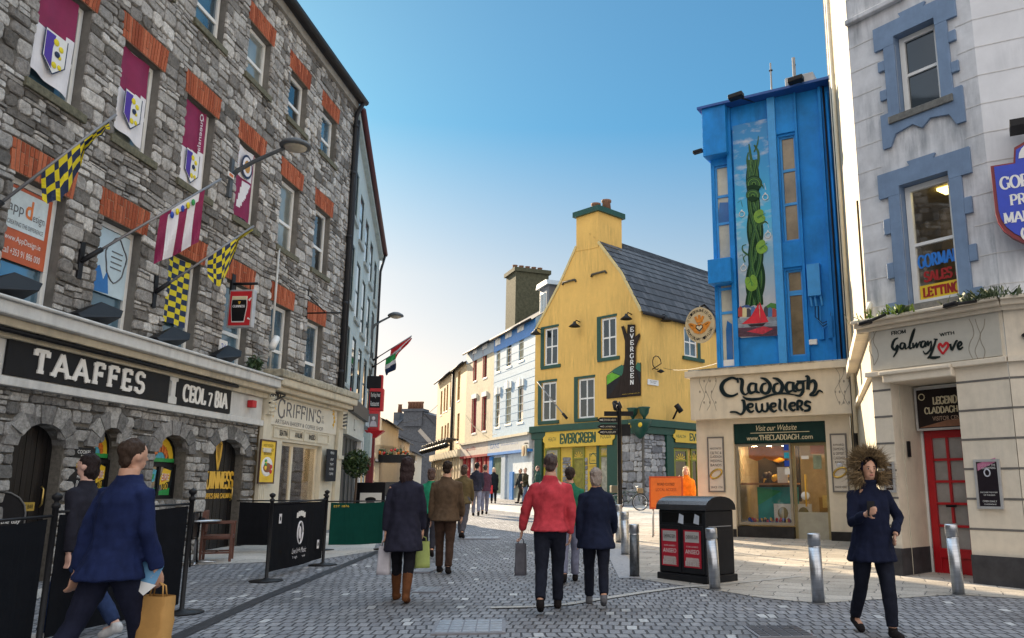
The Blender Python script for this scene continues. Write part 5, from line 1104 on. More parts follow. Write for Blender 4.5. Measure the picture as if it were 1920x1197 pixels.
for k, (fr, x0, y0, x1, y1) in enumerate(((EF, 1161, 789, 1155, 760), (ER, 1262, 786, 1272, 765))):
    p0, p1 = fr.L(x0, y0, -.3), fr.L(x1, y1, -.6); t2 = Th('floodlight', ['small black spotlight leaning off the green cornice on the gable side', 'small black spotlight leaning off the green cornice on the sunny side'][k], 'floodlight', fr, (p0[0], -.3, p0[1])); b = MB(); b.tube([(p0[0], -.3, p0[1]), (p1[0], -.6, p1[1])], .05, IRON, 6); t2.part('arm', b); b = MB(); b.tube([(p1[0]-.12, -.55, p1[1]+.15), (p1[0]+.1, -.7, p1[1]-.2)], .14, IRON, 8); t2.part('housing', b)
# ------------------------------------------------------------ terraces beyond the yellow house
tl = EF.P(uL, 0, 0); BF = Frame((tl.x, tl.y, gz(tl.y)), dvp(400))
def bu(px, y=750): return BF.U(px, y)
uA, uB, uC = bu(873.5), bu(925), 0.0
zE = BF.Z(1010, 590)-.1
BLUW = M('pale_blue_blockwork', (.3, .42, .54), .7, var=.16, streak=.12); REDT = M('oxblood_trim', (.28, .01, .02), .5, var=.1); BTRIM = M('blue_trim', (.03, .2, .55), .5); SAND = M('sand_render', (.48, .42, .3), .75, var=.2, streak=.3)
def bwins(lst): return [(bu(a, (c+d)/2), bu(b_, (c+d)/2), BF.Z((a+b_)/2, d), BF.Z((a+b_)/2, c)) for a, b_, c, d in lst]
BEIGE = M('beige_sash', (.42, .38, .26), .6)
gla = [M('blind_beige', (.36, .35, .27), .6, var=.2), GLASS[0]]
w1_ = bwins([(931, 938, 648, 697), (950, 959, 634, 687), (973, 982, 622, 676), (929, 937, 740, 801), (948, 958, 729, 795), (971, 981, 725, 792)])
t3, rf = simple_house('blue_terrace_house', 'pale blue block patterned terrace house beside the yellow house', BF, uB, uC, zE, 9, BLUW, w1_, BEIGE, 3.0, gl=gla)
b = MB(); b.box(uB, uC, -.04, 0, zE-.9, zE-.05, BTRIM)
for a, b_, c, d in w1_: b.box(a-.12, b_+.12, -.08, -.0, d, d+.4, WHITE); b.box((a+b_)/2-.12, (a+b_)/2+.12, -.13, -.08, d, d+.5, WHITE)
for i in range(18): b.box(uB, uC, -.012, -.002, 4.6+i*.45, 4.62+i*.45, M('block_joint', (.36, .48, .6), .7)) if 4.6+i*.45 < zE-1 else None
t3.part('block_trim', b)
w2_ = bwins([(889, 894, 664, 714), (907, 913, 655, 708), (886, 893, 748, 812), (905, 912, 744, 808)])
t4, rf2 = simple_house('red_trim_terrace_house', 'sand coloured terrace house with oxblood red windows, left of the blue one', BF, uA, uB-.02, zE-.0, 9, SAND, w2_, REDT, 3.0, gl=[M('blind_red', (.2, .02, .03), .6), GLASS[0]])
b = MB()
for a, b_, c, d in w2_: b.box(a-.15, a-.02, -.04, 0, c, d, REDT); b.box(a-.1, b_+.1, -.1, 0, d, d+.3, WHITE)
b.box(uA, uB-.02, -.04, 0, zE-.8, zE-.05, M('grey_band', (.3, .38, .46), .6)); t4.part('window_trim', b)
# their shopfronts
zs = BF.Z(930, 826); zs2 = BF.Z(930, 850)
b = MB(); b.box(uB, uC, -.4, 0, zs-.02, zs+.12, PUBC); b.box(uB, uC, -.28, 0, zs2, zs-.02, M('shop_grey_board', (.42, .43, .43), .6)); b.box(uB, uC, -.32, 0, zs2-.15, zs2, BTRIM); b.box(uB, uC, -.1, .0, -.1, zs2-.15, M('blue_white_front', (.6, .66, .7), .6))
sans(b, 'GANS', bu(929), bu(946), zs2+.25, zs-.25, -.28, M('letter_blue', (.03, .12, .35), .5)); sans(b, 'PHARMACY', bu(950), bu(982), zs2+.35, zs-.35, -.28, M('letter_blue', (0, 0, 0)))
x0, x1 = bu(928, 900), bu(947, 900); b.box(x0, x1, -.14, -.1, .4, zs2-.3, M('shop_window_green', (.12, .17, .12), .3, var=.5, sc=2)); b.box(bu(922, 900), x0, -.2, 0, -.1, zs2-.2, BTRIM); b.box(bu(961, 900), bu(967, 900), -.2, 0, -.1, zs2-1.2, BTRIM); b.box(bu(967, 900), bu(986, 900), -.13, -.1, 0, zs2-1.3, GLASS[2]); b.box(bu(946.5, 900), bu(954, 900), -.25, 0, -.1, zs2-.2, M('pilaster_grey', (.35, .42, .5), .6))
t3.part('shopfront', b)
b = MB(); b.box(uA, uB-.02, -.4, 0, zs-.02, zs+.12, PUBC); b.box(uA, uB-.02, -.28, 0, zs2, zs-.02, M('shop_beige_board', (.5, .42, .36), .6)); b.box(uA, uB-.02, -.32, 0, zs2-.15, zs2, REDT); b.box(uA, uB-.02, -.1, .0, -.1, zs2-.15, M('shop_window_dark', (.3, .12, .08), .4, var=.5, sc=2))
for px in (874, 882, 889, 897, 904, 913, 920): x = bu(px, 890); b.box(x-.12, x+.25, -.2, 0, -.1, zs2-.15, REDT if px != 889 else WHITE)
sans(b, 'quills', bu(884), bu(902), zs2+.25, zs-.2, -.28, REDT, shear=.2); t4.part('shopfront', b)
q = BF.R(981, 836, 989, 855, -.3); b = MB(); b.box(q[0], q[1], -.4, -.34, q[2], q[3], BEIGE); b.ball(((q[0]+q[1])/2, -.4, (q[2]+q[3])/2), .22, .02, .3, M('emblem_brown', (.25, .13, .05), .6)); b.tube([(q[1], 0, q[3]+.1), (q[1], -.5, q[3]+.1)], .03, IRON, 5); Th('hanging_sign', 'small beige hanging sign over the blue and white shopfront', 'sign', BF, (q[0], -.3, q[2]), solo=b)
# chimney stack and dormer on the blue house
DST = Mrnd('stack_stone', [(0, (.045, .05, .03)), (1, (.1, .1, .07))], sc=5, var=.5, bump=.6)
sF = lambda x, y: BF.L(x, y, 4.2)
b = MB(); q0, q1 = sF(972, 600), sF(1046, 530); us0, us1 = sF(972, 560)[0], sF(1012, 560)[0]
zt = BF.Z(985, 514, 4.5); b.box(us0, us0+2.2, 3.2, 5.8, zE+1, zt-.3, DST); b.box(us0-.15, us0+2.35, 3.05, 5.95, zt-.3, zt, DST); ch = t3.part('chimney', b, rf)
for i in range(5): b = MB(); b.lathe([(.2, 0), (.17, .4), (.22, .45), (.1, .45)], M('chimney_pot', (.2,)*3), 10, (us0+1.1, 3.5+i*.5, zt)); t3.part('chimney_pot', b, rf)
b = MB(); us = sF(957, 600)[0]; zt = BF.Z(961, 584, 4.5); b.box(us, us+.7, 4, 5, zE+1, zt, DST); t4.part('chimney', b, rf2)
q = BF.R(1006, 543, 1038, 583, 1.6); b = MB(); dx = BF.U(1012, 570, 1.2); b.box(dx, dx+1.5, 1.2, 4, zE+.3, zE+2.3, M('dormer_grey', (.12, .14, .17), .6)); b.box(dx+.15, dx+1.2, 1.15, 1.2, zE+.6, zE+2.0, WHITE); b.box(dx+.25, dx+.62, 1.13, 1.15, zE+.7, zE+1.9, GLASS[1]); b.box(dx+.72, dx+1.1, 1.13, 1.15, zE+.7, zE+1.9, GLASS[1]); b.prism([(dx-.2, zE+2.3), (dx+1.7, zE+2.3), (dx+1.5, zE+2.6), (dx, zE+2.6)], 1.0, 4, M('dormer_roof', (.35, .42, .48), .5)); t3.part('dormer', b, rf)
# the farther cream terrace, bending away
fl = BF.P(uA, 0, 0); YF = Frame((fl.x, fl.y, gz(fl.y)), dvp(569))
YT = M('ochre_cream_render', (.56, .43, .25), .75, var=.18, streak=.25); YL = YF.U(818, 800); zY = YF.Z(868, 683); OCH = M('ochre_window', (.35, .16, .03), .6)
def yw(lst): return [(YF.U(a, (c+d)/2), YF.U(b_, (c+d)/2), YF.Z((a+b_)/2, d), YF.Z((a+b_)/2, c)) for a, b_, c, d in lst]
um = YF.U(849, 800)
t5, r5 = simple_house('cream_terrace_house', 'cream terrace house next to the red trimmed one, with two tall windows', YF, um+.02, 0, zY, 9, YT, yw([(858, 863, 697, 751), (857, 861, 776, 828)]), OCH, 2.6, gl=[M('blind_ochre', (.4, .24, .08), .6)])
t6, r6 = simple_house('cream_terrace_house', 'cream terrace house at the far bend with three narrow windows per floor', YF, YL, um, YF.Z(840, 704), 9, YT, yw([(826, 829, 734, 778), (832, 835, 728, 772), (837, 840, 722, 770), (844, 846, 716, 764), (827, 830, 800, 840), (833, 836, 798, 838), (838, 841, 794, 836)]), OCH, 2.4, gl=[M('blind_ochre', (.4,)*3)])
b = MB(); b.tube([(um, -.1, zY), (um, -.1, 0)], .1, MGUT, 6); t5.part('downpipe', b)
for t_, a, c in ((t5, um+.02, 0), (t6, YL, um)):
    b = MB(); zz = YF.Z(850, 860); b.box(a, c, -.5, 0, zz, zz+.5, PUBC); n = max(2, int((c-a)/1.2)); b.box(a, c, -.05, -.0, -.2, zz, M('far_shop_dark', (.12, .08, .05), .5, var=.6, sc=1.5))
    for i in range(n+1): b.box(a+(c-a-.3)*i/n, a+(c-a-.3)*i/n+.3, -.3, 0, -.2, zz, CREAMF)
    for i in range(n): x = a+(c-a)*(i+.5)/n; b.tube([(x, -.3, zz+1.2), (x, -1.2, zz+1.3), (x, -1.2, zz+.9)], .05, IRON, 5); b.lathe([(.05, .2), (.3, 0), (.05, -.2)], IRON, 8, (x, -1.2, zz+.8))
    t_.part('shopfront', b)
b = MB(); p = YF.P(YL, 0, 0)
# ------------------------------------------------------------ jeweller's shop under the blue building
KF = Frame(G(1467, 1011), dvp(-1680))
KCR = M('jeweller_cream', (.68, .6, .47), .55, var=.1, sc=3, streak=.15); KBLU = M('bright_blue_render', (.01, .23, .68), .6, var=.28, sc=1.5, spec=.3, streak=.25, bump=.1); KTRIM = M('light_blue_trim', (.04, .3, .72), .5, var=.12)
k0, k1 = KF.U(1308, 900), KF.U(1601, 900); zT = KF.Z(1440, 690); zB = KF.Z(1440, 784)
ko0, ko1 = KF.U(1378, 900), KF.U(1553, 900); zO = KF.Z(1465, 792)
th = KB = Th('jeweller_building', 'bright blue narrow building over a cream jeweller shopfront', 'building', KF, ((k0+k1)/2, 0, 0))
b = MB(); wallpoly(b, rect(k0, k1, -.2, zB+.2), [rect(ko0, ko1, -.2, zO)], KCR, depth=.35); b.face([(k0, 0, -.2), (k0, 0, zB+.2), (k0, 5, zB+.2), (k0, 5, -.2)], KCR); th.part('shop_wall', b)
b = MB(); f0, f1 = KF.U(1294, 740, -.25), KF.U(1601, 730, -.25); b.box(f0, f1, -.25, .6, zB, zT-.16, KCR); b.box(f0-.1, f1, -.36, .6, zT-.16, zT, KCR); fas = th.part('fascia', b, bev=.012)
b = MB(); R_ = random.Random(2); b.box(f0, f1, -.36, .7, zT, zT+.03, M('flaking_lead', (.5, .5, .46), .8, var=.6, sc=12)); b.mesh([(f0+.3, -.4, zT+.03), (f1-.8, -.4, zT+.03), (f1-.8, .65, zT+.16), (f0+.3, .65, zT+.16)], [(0, 1, 2, 3)], M('flaking_lead', (0, 0, 0))); th.part('canopy_roof', b)
b = MB(); b.box(k0-.01, ko0, -.03, -.002, -.2, .2, M('plinth_dark', (.03, .028, .028), .6, var=.4)); th.part('plinth', b); b = MB(); b.box(ko1, k1, -.03, -.002, -.2, .2, M('plinth_dark', (0, 0, 0))); th.part('plinth', b); b = MB(); wu0, wu1 = ko0+.02, KF.U(1487, 900, .2); b.box(ko0, wu1, .05, .3, -.2, KF.Z(1430, 988, .1), M('plinth_dark', (0, 0, 0))); th.part('plinth', b)
# window, door and lit interior
KFR = M('shop_bronze', (.3, .26, .2), .45, .3)
wz0 = KF.Z(1430, 985, .1); wz1 = KF.Z(1430, 832, .1)
f = th.part('window', frame_mb(MB(), wu0, wu1, wz0, wz1, .1, KFR, .06, .07)); g = MB(); g.box(wu0+.03, wu1-.03, .13, .134, wz0+.03, wz1-.03, CLEAR); th.part('pane', g, f)
du0, du1 = KF.U(1487, 900, .2), ko1-.03; KDO = M('door_gold_metal', (.34, .28, .15), .4, .5, var=.2)
b = frame_mb(MB(), du0, du1, -.15, wz1, .2, KDO, .07, .06); b.box(du0+.07, du1-.07, .21, .25, -.1, .62, M('door_panel', (.36, .34, .27), .45, var=.15)); dr = th.part('door', b); g = MB(); g.box(du0+.05, du1-.05, .225, .23, .62, wz1-.05, CLEAR); th.part('pane', g, dr)
b = MB(); b.tube([(du0+.3, .15, .75), (du0+.3, .15, 1.5)], .02, GOLD, 6); b.box(du0+.5, du1-.15, .2, .222, 1.62, 1.95, M('door_notice', (.25, .3, .2), .5, var=.4)); b.box(du0+.2, du0+.42, .2, .222, 2.3, 2.42, CYAN); b.box(du0+.22, du0+.4, .2, .222, 1.86, 1.94, WHITE)
for i, m_ in enumerate((WHITE, BLU, CYAN, BLU)): b.box(du0-.16, du0-.04, .09, .1, 1.5+i*.19, 1.64+i*.19, m_)
b.lathe([(.1, 0), (.1, .02), (.07, .02)], WHITE, 12, (0, 0, 0)); n_ = len(b.v); b.v[-36:] = [(du0+.28+x, .16+z, 1.0+y) for x, y, z in b.v[-36:]]; th.part('handle', b, dr)
b = MB(); b.box(ko0, ko1, .06, .3, wz1, zO, M('site_sign_green', (.006, .03, .028), .5, spec=.2)); th.part('transom', b)
inn = MB(); WI = M('shop_wall_warm', (.5, .42, .28), .8); iy = 3.0
for pts in ([(ko0, iy, -.1), (ko1, iy, -.1), (ko1, iy, zO), (ko0, iy, zO)], [(ko0, .36, -.1), (ko1, .36, -.1), (ko1, iy, -.1), (ko0, iy, -.1)], [(ko0, .36, zO), (ko1, .36, zO), (ko1, iy, zO), (ko0, iy, zO)], [(ko0, .36, -.1), (ko0, iy, -.1), (ko0, iy, zO), (ko0, .36, zO)], [(ko1, .36, -.1), (ko1, iy, -.1), (ko1, iy, zO), (ko1, .36, zO)]): inn.face(pts, WI)
inn.box(wu0+.3, wu1-.02, .9, 1.0, wz0+.55, wz1, M('display_back_dark', (.03, .025, .02), .7)); inn.box(wu0+.02, wu1, .3, .9, wz0+.02, wz0+.06, WHITE)
inn.box(wu0+.02, wu1, .3, .85, wz0+.95, wz0+1.0, M('shelf_wood', (.3, .14, .05), .5)); inn.box(wu0+.35, wu1, .6, .64, wz0+.1, wz0+.9, M('teal_backdrop', (.01, .3, .3), .5))
inn.prism([(wu0+.35, wz0+.45), (wu0+.95, wz0+.8), (wu0+.35, wz0+.9)], .58, .6, M('emerald_panel', (.01, .3, .12), .5))
vz = wz1-.45; n = 8; inn.prism([(wu0+.2, wz1-.06), (wu1, wz1-.06)][::-1]+[(wu0+.2+(wu1-wu0-.2)*i/12, vz-.08*math.sin(PI*i/4)**2+.12) for i in range(13)], .5, .52, M('orange_valance', (.55, .16, .01), .6))
for i in range(2): a = wu0+.8+i*.5; inn.box(a, a+.42, .42, .45, wz0+.06, wz0+.5, WHITE); inn.ball((a+.22, .42, wz0+.28), .13, .01, .15, M('photo_olive', (.25, .2, .06), .5), 12, 6)
R_ = random.Random(8)
for i in range(46): x = wu0+.15+R_.random()*(wu1-wu0-.25); inn.ball((x, .32+R_.random()*.1, wz0+.08+R_.random()*.05), .035, .03, .05, R_.choice([RED, WHITE, NAVY, GOLD, BLU, M('jewel_dark', (.03,)*3)]), 6, 4)
for i in range(18): x = wu0+.35+R_.random()*(wu1-wu0-.45); inn.ball((x, .55, wz0+1.02+R_.random()*.18), .07, .06, .09, R_.choice([GOLD, M('wood_dark', (.06, .03, .02)), M('jewel_dark', (.03,)*3)]), 7, 5)
inn.ball((wu0+.85, .85, wz0+1.65), .2, .05, .16, GOLD, 12, 6); inn.box(wu1-.45, wu1-.2, .45, .6, wz0+1.0, wz0+1.38, WHITE)
inn.box(du0+.3, du1, 1.4, 1.9, -.1, .95, M('counter_wood', (.3, .2, .07), .5)); inn.box(du0+.4, du1-.05, 1.35, 1.4, .7, 1.0, M('lit_case', (.6, .5, .2), .5)); inn.box(du0+.4, du1-.1, 2.7, 2.9, 1.2, 2.3, M('cabinet_dark', (.05, .025, .015), .5)); inn.box(du0+.7, du1-.2, 2.66, 2.7, 1.4, 2.1, M('lit_case', (0,)*3))
inn.box(du1-.5, du1, .6, .7, 2.0, zO-.3, M('orange_valance', (0,)*3))
KL = Mem('shop_downlight', (1, .75, .4), 45)
for i in range(4): inn.box(wu0+.25+i*.38, wu0+.37+i*.38, .55, .65, wz1-.04, wz1-.03, KL)
for i in range(3): inn.box(du0+.2+i*.3, du0+.32+i*.3, 1.2, 1.32, zO-.05, zO-.04, KL)
th.part('shop_interior', inn)
# the fascia lettering: uncial letters brushed in one by one
t2 = Th('shop_sign', 'large black uncial lettering on the cream jeweller fascia with thin vine drawings', 'sign', KF, ((k0+k1)/2, -.26, zB+.1))
fit = fitbox(KF, 1340, 745, 1560, 735, -.26)
UNC = [
 [(1383, 712, 5), (1372, 709, 5), (1358, 716, 7), (1353, 728, 9), (1360, 740, 8), (1373, 743, 5), (1384, 738, 3)], [(1383, 709, 4), (1384, 718, 4)],
 [(1386, 710, 3), (1392, 714, 7), (1391, 732, 7), (1397, 740, 4), (1404, 736, 2)],
 [(1418, 720, 3), (1408, 720, 5), (1404, 729, 7), (1408, 737, 6), (1417, 734, 3)], [(1418, 719, 5), (1418, 733, 6), (1425, 737, 3)],
 [(1426, 709, 2), (1436, 712, 6), (1444, 722, 7), (1442, 734, 7), (1435, 738, 5), (1428, 733, 7), (1430, 722, 5), (1437, 719, 3)],
 [(1449, 709, 2), (1459, 712, 6), (1467, 722, 7), (1465, 734, 7), (1458, 738, 5), (1451, 733, 7), (1453, 722, 5), (1460, 719, 3)],
 [(1488, 718, 3), (1478, 718, 5), (1474, 727, 7), (1478, 735, 6), (1487, 732, 3)], [(1488, 717, 5), (1488, 731, 6), (1494, 735, 3)],
 [(1494, 715, 3), (1502, 716, 5), (1512, 714, 2)], [(1505, 719, 3), (1497, 719, 5), (1493, 726, 6), (1497, 732, 5), (1505, 730, 3)], [(1506, 717, 5), (1506, 733, 6), (1500, 742, 5), (1491, 741, 3)],
 [(1510, 706, 3), (1516, 709, 7), (1515, 731, 7)], [(1516, 720, 4), (1525, 714, 6), (1530, 722, 7), (1527, 734, 6), (1519, 741, 4), (1529, 741, 4), (1536, 733, 4), (1543, 736, 2)],
 [(1393, 744, 2), (1404, 749, 6), (1425, 748, 5), (1450, 740, 4), (1470, 738, 4), (1492, 741, 2)],
 [(1369, 773, 3), (1380, 773, 4), (1390, 777, 4), (1396, 768, 6), (1395, 753, 6), (1390, 751, 2)],
 [(1402, 765, 3), (1411, 763, 3), (1411, 758, 4), (1404, 759, 5), (1402, 767, 6), (1408, 773, 5), (1414, 770, 2)],
 [(1418, 756, 3), (1419, 768, 5), (1424, 773, 4), (1429, 768, 4), (1429, 757, 4), (1430, 769, 4), (1436, 772, 4), (1440, 766, 5), (1439, 755, 4)],
 [(1445, 764, 3), (1454, 762, 3), (1454, 757, 4), (1447, 758, 5), (1445, 766, 6), (1451, 772, 5), (1457, 769, 2)],
 [(1460, 749, 3), (1463, 752, 5), (1462, 766, 5), (1467, 771, 3)], [(1470, 748, 3), (1473, 751, 5), (1472, 766, 5), (1477, 770, 3)],
 [(1481, 762, 3), (1490, 761, 3), (1490, 756, 4), (1483, 757, 5), (1481, 764, 6), (1487, 770, 5), (1492, 767, 2)],
 [(1496, 770, 5), (1496, 753, 5), (1504, 754, 5), (1502, 761, 4), (1497, 762, 3)], [(1499, 762, 4), (1506, 770, 5)],
 [(1521, 755, 3), (1513, 753, 5), (1510, 759, 5), (1518, 763, 5), (1517, 769, 5), (1508, 771, 4)]]
b = brush(MB(), [[(x, y, w_*.92) for x, y, w_ in s] for s in UNC], fit, -.255, M('uncial_black', (.01, .02, .025), .35), .03); t2.part('lettering', b)
b = MB(); VIN = M('vine_line', (.3, .27, .22), .7)
for x in (1316, 1327, 1338, 1570, 1578, 1588):
    p = sp_([(x+5*math.sin(i*1.7+x), 700+i*14 if x < 1400 else 690+i*14, 1.1) for i in range(6)]); b.strip([fit(q_[0], q_[1]) for q_ in p], [.012]*len(p), -.252, VIN, .003)
    for i in range(3): c = fit(x+4*math.cos(i*3), 715+i*20); b.ball((c[0], -.252, c[1]), .02, .004, .035, VIN, 6, 4)
t2.part('vine_drawing', b)
q = (ko0+.02, ko1-.02, wz1+.02, zO-.0); t2 = Th('shop_sign', 'dark green web address sign over the jeweller window and door', 'sign', KF, ((q[0]+q[1])/2, .05, q[2])); b = MB(); b.box(q[0], q[1], .03, .058, q[2], q[3], M('site_sign_green', (0, 0, 0))); t2.part('board', b); l = MB(); CRL = M('cream_letter', (.7, .62, .42), .5); h = q[3]-q[2]; cx = (q[0]+q[1])/2
sans(l, 'Visit our Website', cx-.55, cx+.45, q[2]+h*.6, q[2]+h*.88, .03, CRL, shear=.35); l.box(cx-.7, cx+.75, .026, .03, q[2]+h*.48, q[2]+h*.51, CRL); sans(l, 'www.', cx-.8, cx-.5, q[2]+h*.12, q[2]+h*.28, .03, CRL); serif(l, 'THECLADDAGH', cx-.48, cx+.5, q[2]+h*.12, q[2]+h*.38, .03, CRL, T=.14, t=.08, sl=.06, sh=.05, gap=.05); sans(l, '.com', cx+.53, cx+.82, q[2]+h*.12, q[2]+h*.28, .03, CRL); t2.part('lettering', l)
SILV = M('ring_gold', (.6, .4, .1), .25, .9)
def ringpic(p, q, y): p.tube([((q[0]+q[1])/2+.15*math.cos(a_*.4), y-.006, q[2]+.42+.1*math.sin(a_*.4)+.05*math.cos(a_*.4)) for a_ in range(17)], .025, SILV, 6)
PP = M('poster_cream', (.58, .53, .46), .6, var=.05)
q = KF.R(1328, 822, 1358, 921, -.02); poster('tall cream ring poster on the left pilaster of the jeweller shop', KF, q, PP, [('HANDCRAFTED', .78, .82), ('CELTIC &', .69, .74), ('CLADDAGH', .62, .67), ('WEDDING', .54, .59), ('BANDS', .46, .51), ('SINCE 1750', .05, .09)], off=-.004, tm=BLACK, fm=M('poster_line', (.15, .14, .13), .5), pic=ringpic)
q = KF.R(1558, 816, 1591, 921, -.02); poster('tall cream diamond ring poster on the right pilaster of the jeweller shop', KF, q, PP, [('AWARD', .8, .84), ('DIAMOND', .72, .77), ('& GEMSET', .64, .69), ('CLADDAGH', .56, .61), ('RINGS', .49, .53), ('MADE HERE', .05, .09)], off=-.004, tm=BLACK, fm=M('poster_line', (0,)*3), pic=lambda p, q, y: (ringpic(p, q, y), p.ball(((q[0]+q[1])/2, y, q[2]+.58), .08, .02, .06, M('gem', (.5, .52, .58), .1), 8, 5)))
# blue upper storeys
bx0 = KF.U(1340, 500, 1.0); ZTB = KF.Z(1440, 188, 1.0)
by = 1.0
u_ = lambda x, y=450, o=by: KF.U(x, y, o)
z_ = lambda y, x=1440, o=by: KF.Z(x, y, o)
b = MB(); hl = [(u_(1343), u_(1372), z_(684), z_(292)), (u_(1470), u_(1500), z_(672), z_(512)), (u_(1470), u_(1500), z_(458), z_(262))]
ub1 = u_(1571, 300)+.25
wallpoly(b, rect(u_(1337), ub1, zT, ZTB), [rect(*q_) for q_ in hl], KBLU, y=by, depth=.25, rev=KTRIM)
b.face([(u_(1337), by, zT), (u_(1337), by, ZTB), (u_(1337), by+6, ZTB), (u_(1337), by+6, zT)], KBLU); b.face([(u_(1337), by, ZTB), (ub1, by, ZTB), (ub1, by+6, ZTB), (u_(1337), by+6, ZTB)], LEAD)
b.face([(ub1, by+6, zT), (ub1, by+6, ZTB), (u_(1337), by+6, ZTB), (u_(1337), by+6, zT)], KBLU); th.part('wall', b)
for (y0_, y1_) in ((210, 290), (486, 531)):
    ua = u_(1318 if y0_ < 300 else 1328, (y0_+y1_)/2, by-.3); b = MB(); b.box(ua, u_(1374, 400), by-.35, by+1.5, z_(y1_, 1345, by-.3), z_(y0_, 1345, by-.3) if y0_ > 300 else ZTB+.02, KBLU)
    th.part('spandrel_box', b, bev=.012)
b = MB(); b.box(u_(1316, 200), ub1, by-.42, by+.1, ZTB, ZTB+.07, M('blue_dark_edge', (.01, .07, .3), .5)); th.part('parapet_cap', b)
b = MB()
for x0, x1 in ((1371, 1380), (1452, 1467), (1503, 1508), (1551, 1557)): b.box(u_(x0), u_(x1), by-.1 if x0 > 1500 else by-.14, by-.002, zT+.02 if x0 > 1500 else z_(690), ZTB, KTRIM if x0 == 1452 else KBLU)
b.box(u_(1380), u_(1452), by-.05, by-.003, z_(232), ZTB, KBLU); b.box(u_(1467), u_(1503), by-.06, by-.003, z_(508), z_(462), KBLU); b.box(u_(1466), u_(1503), by-.06, by-.003, z_(258), ZTB, KBLU)
th.part('rib', b, bev=.01)
KPANE = [M('window_lit_cream', (.5, .5, .42), .35, var=.3, sc=2, spec=.8), M('window_brown', (.22, .17, .1), .2, var=.5, sc=1.2, spec=.8)]  # the cream pane colour stands in for light coming through the glass
for (a, c, d, e), ys, gm in ((hl[0], (351, 404, 486, 531, 577), KPANE[0]), (hl[1], (552, 556), KPANE[1]), (hl[2], (325, 388), KPANE[1])):
    zs_ = [(z_(y)-d)/(e-d) for y in ys]
    f = th.part('window', frame_mb(MB(), a, c, d, e, by+.08, KTRIM, .05, .07, (), [q_ for q_ in zs_ if .03 < q_ < .97], .07)); g = MB(); g.box(a+.03, c-.03, by+.12, by+.13, d+.03, e-.03, gm)
    if gm is KPANE[0]: g.prism([(a+.02, z_(404)), (c-.02, z_(404)), (c-.02, z_(365)), (a+.1, z_(362))], by+.09, by+.1, M('pane_blue', (.02, .14, .4), .1)); g.prism([(a+.15, z_(668)), (c-.12, z_(668)), (c-.12, z_(600)), (c-.25, z_(592)), (a+.15, z_(610))], by+.105, by+.115, M('pane_blue', (0,)*3)); g.box(a+.05, c-.05, by+.1, by+.115, z_(684), z_(668), WHITE)
    th.part('pane', g, f)
# the painted banner
t2 = Th('mural_banner', 'tall painted banner of a beanstalk rising over a town and a red sailed boat', 'banner', KF, (u_(1420), by-.06, z_(632)))
bu0, bu1, bz0, bz1 = u_(1381, 430, by-.08), u_(1453, 430, by-.08), z_(631, 1420, by-.08), z_(229, 1412, by-.08)
mm, n, l, bb = base('mural_sky'); v = mapped(n, l, (1, 1, 1)); sx = n.new('ShaderNodeSeparateXYZ'); l.new(v, sx.inputs[0]); mr = n.new('ShaderNodeMapRange'); mr.inputs[1].default_value = 0; mr.inputs[2].default_value = bz1-bz0; l.new(sx.outputs[2], mr.inputs[0])
c = ramp(n, l, mr.outputs[0], [(.12, (.4, .42, .48)), (.35, (.2, .38, .55)), (.55, (.05, .42, .72)), (.8, (.02, .26, .6)), (1, (.02, .2, .5))]); t_ = nd(n, 'ShaderNodeTexNoise', Scale=1.5, Detail=6, Roughness=.6); v2 = mapped(n, l, (1, 1, 2.2)); l.new(v2, t_.inputs[0]); k_ = ramp(n, l, t_.outputs[0], [(.52, (0, 0, 0)), (.74, (.8, .8, .8))]); x_ = n.new('ShaderNodeMix'); x_.data_type = 'RGBA'; l.new(k_, x_.inputs[0]); l.new(c, x_.inputs[6]); x_.inputs[7].default_value = (.6, .6, .65, 1); l.new(x_.outputs[2], bb.inputs['Base Color']); bb.inputs['Roughness'].default_value = .5
b = MB(); b.box(bu0, bu1, by-.1, by-.02, bz0, bz1, mm); t2.part('panel', b)
mf = lambda x, y: KF.L(x, y, by-.11); y_ = by-.1
STG = [M('stalk_dark', (.006, .035, .012), .5), M('stalk_green', (.015, .09, .02), .5), M('stalk_light', (.07, .2, .03), .5)]
b = MB(); W_ = (bu1-bu0)/72
for k, (amp, ph, w0) in enumerate(((9, 0, 15), (9, PI, 15), (8, 1.6, 12), (8, 4.6, 12))):
    pts = []
    for i in range(40):
        y = 572-i*(572-300)/39; tt = i/39; c_ = 1414+3*math.sin(tt*5)
        pts.append((c_+amp*(1.25-.5*tt)*math.sin(ph+tt*9), y, (w0*(1.15-.5*tt))))
    q_ = [mf(p[0], p[1]) for p in pts]
    b.strip(q_, [p[2]*W_ for p in pts], y_-.002*k, STG[0], .006)
    for dx, m_, ww in ((-1.6, STG[1], 2.4), (1.2, STG[2], 1.1), (2.6, STG[1], 1.0)): b.strip([mf(p[0]+dx, p[1]) for p in pts], [ww*W_]*len(pts), y_-.007-.002*k, m_, .003)
for pts in ([(1412, 310, 6), (1408, 296, 5), (1406, 282, 4), (1404, 270, 2)], [(1418, 318, 6), (1422, 300, 5), (1421, 284, 4), (1414, 272, 3)], [(1414, 285, 3), (1420, 270, 2.5), (1422, 255, 1)], [(1404, 320, 5), (1401, 300, 4), (1403, 286, 2)], [(1406, 480, 4), (1394, 472, 3), (1392, 462, 2), (1399, 459, 1)], [(1420, 352, 3), (1428, 347, 3), (1432, 354, 1)], [(1424, 424, 3), (1434, 416, 3), (1440, 420, 1)], [(1397, 492, 2), (1394, 484, 2), (1399, 478, 1)]):
    s = sp_(pts); b.strip([mf(p[0], p[1]) for p in s], [p[2]*W_ for p in s], y_-.004, STG[1], .006)
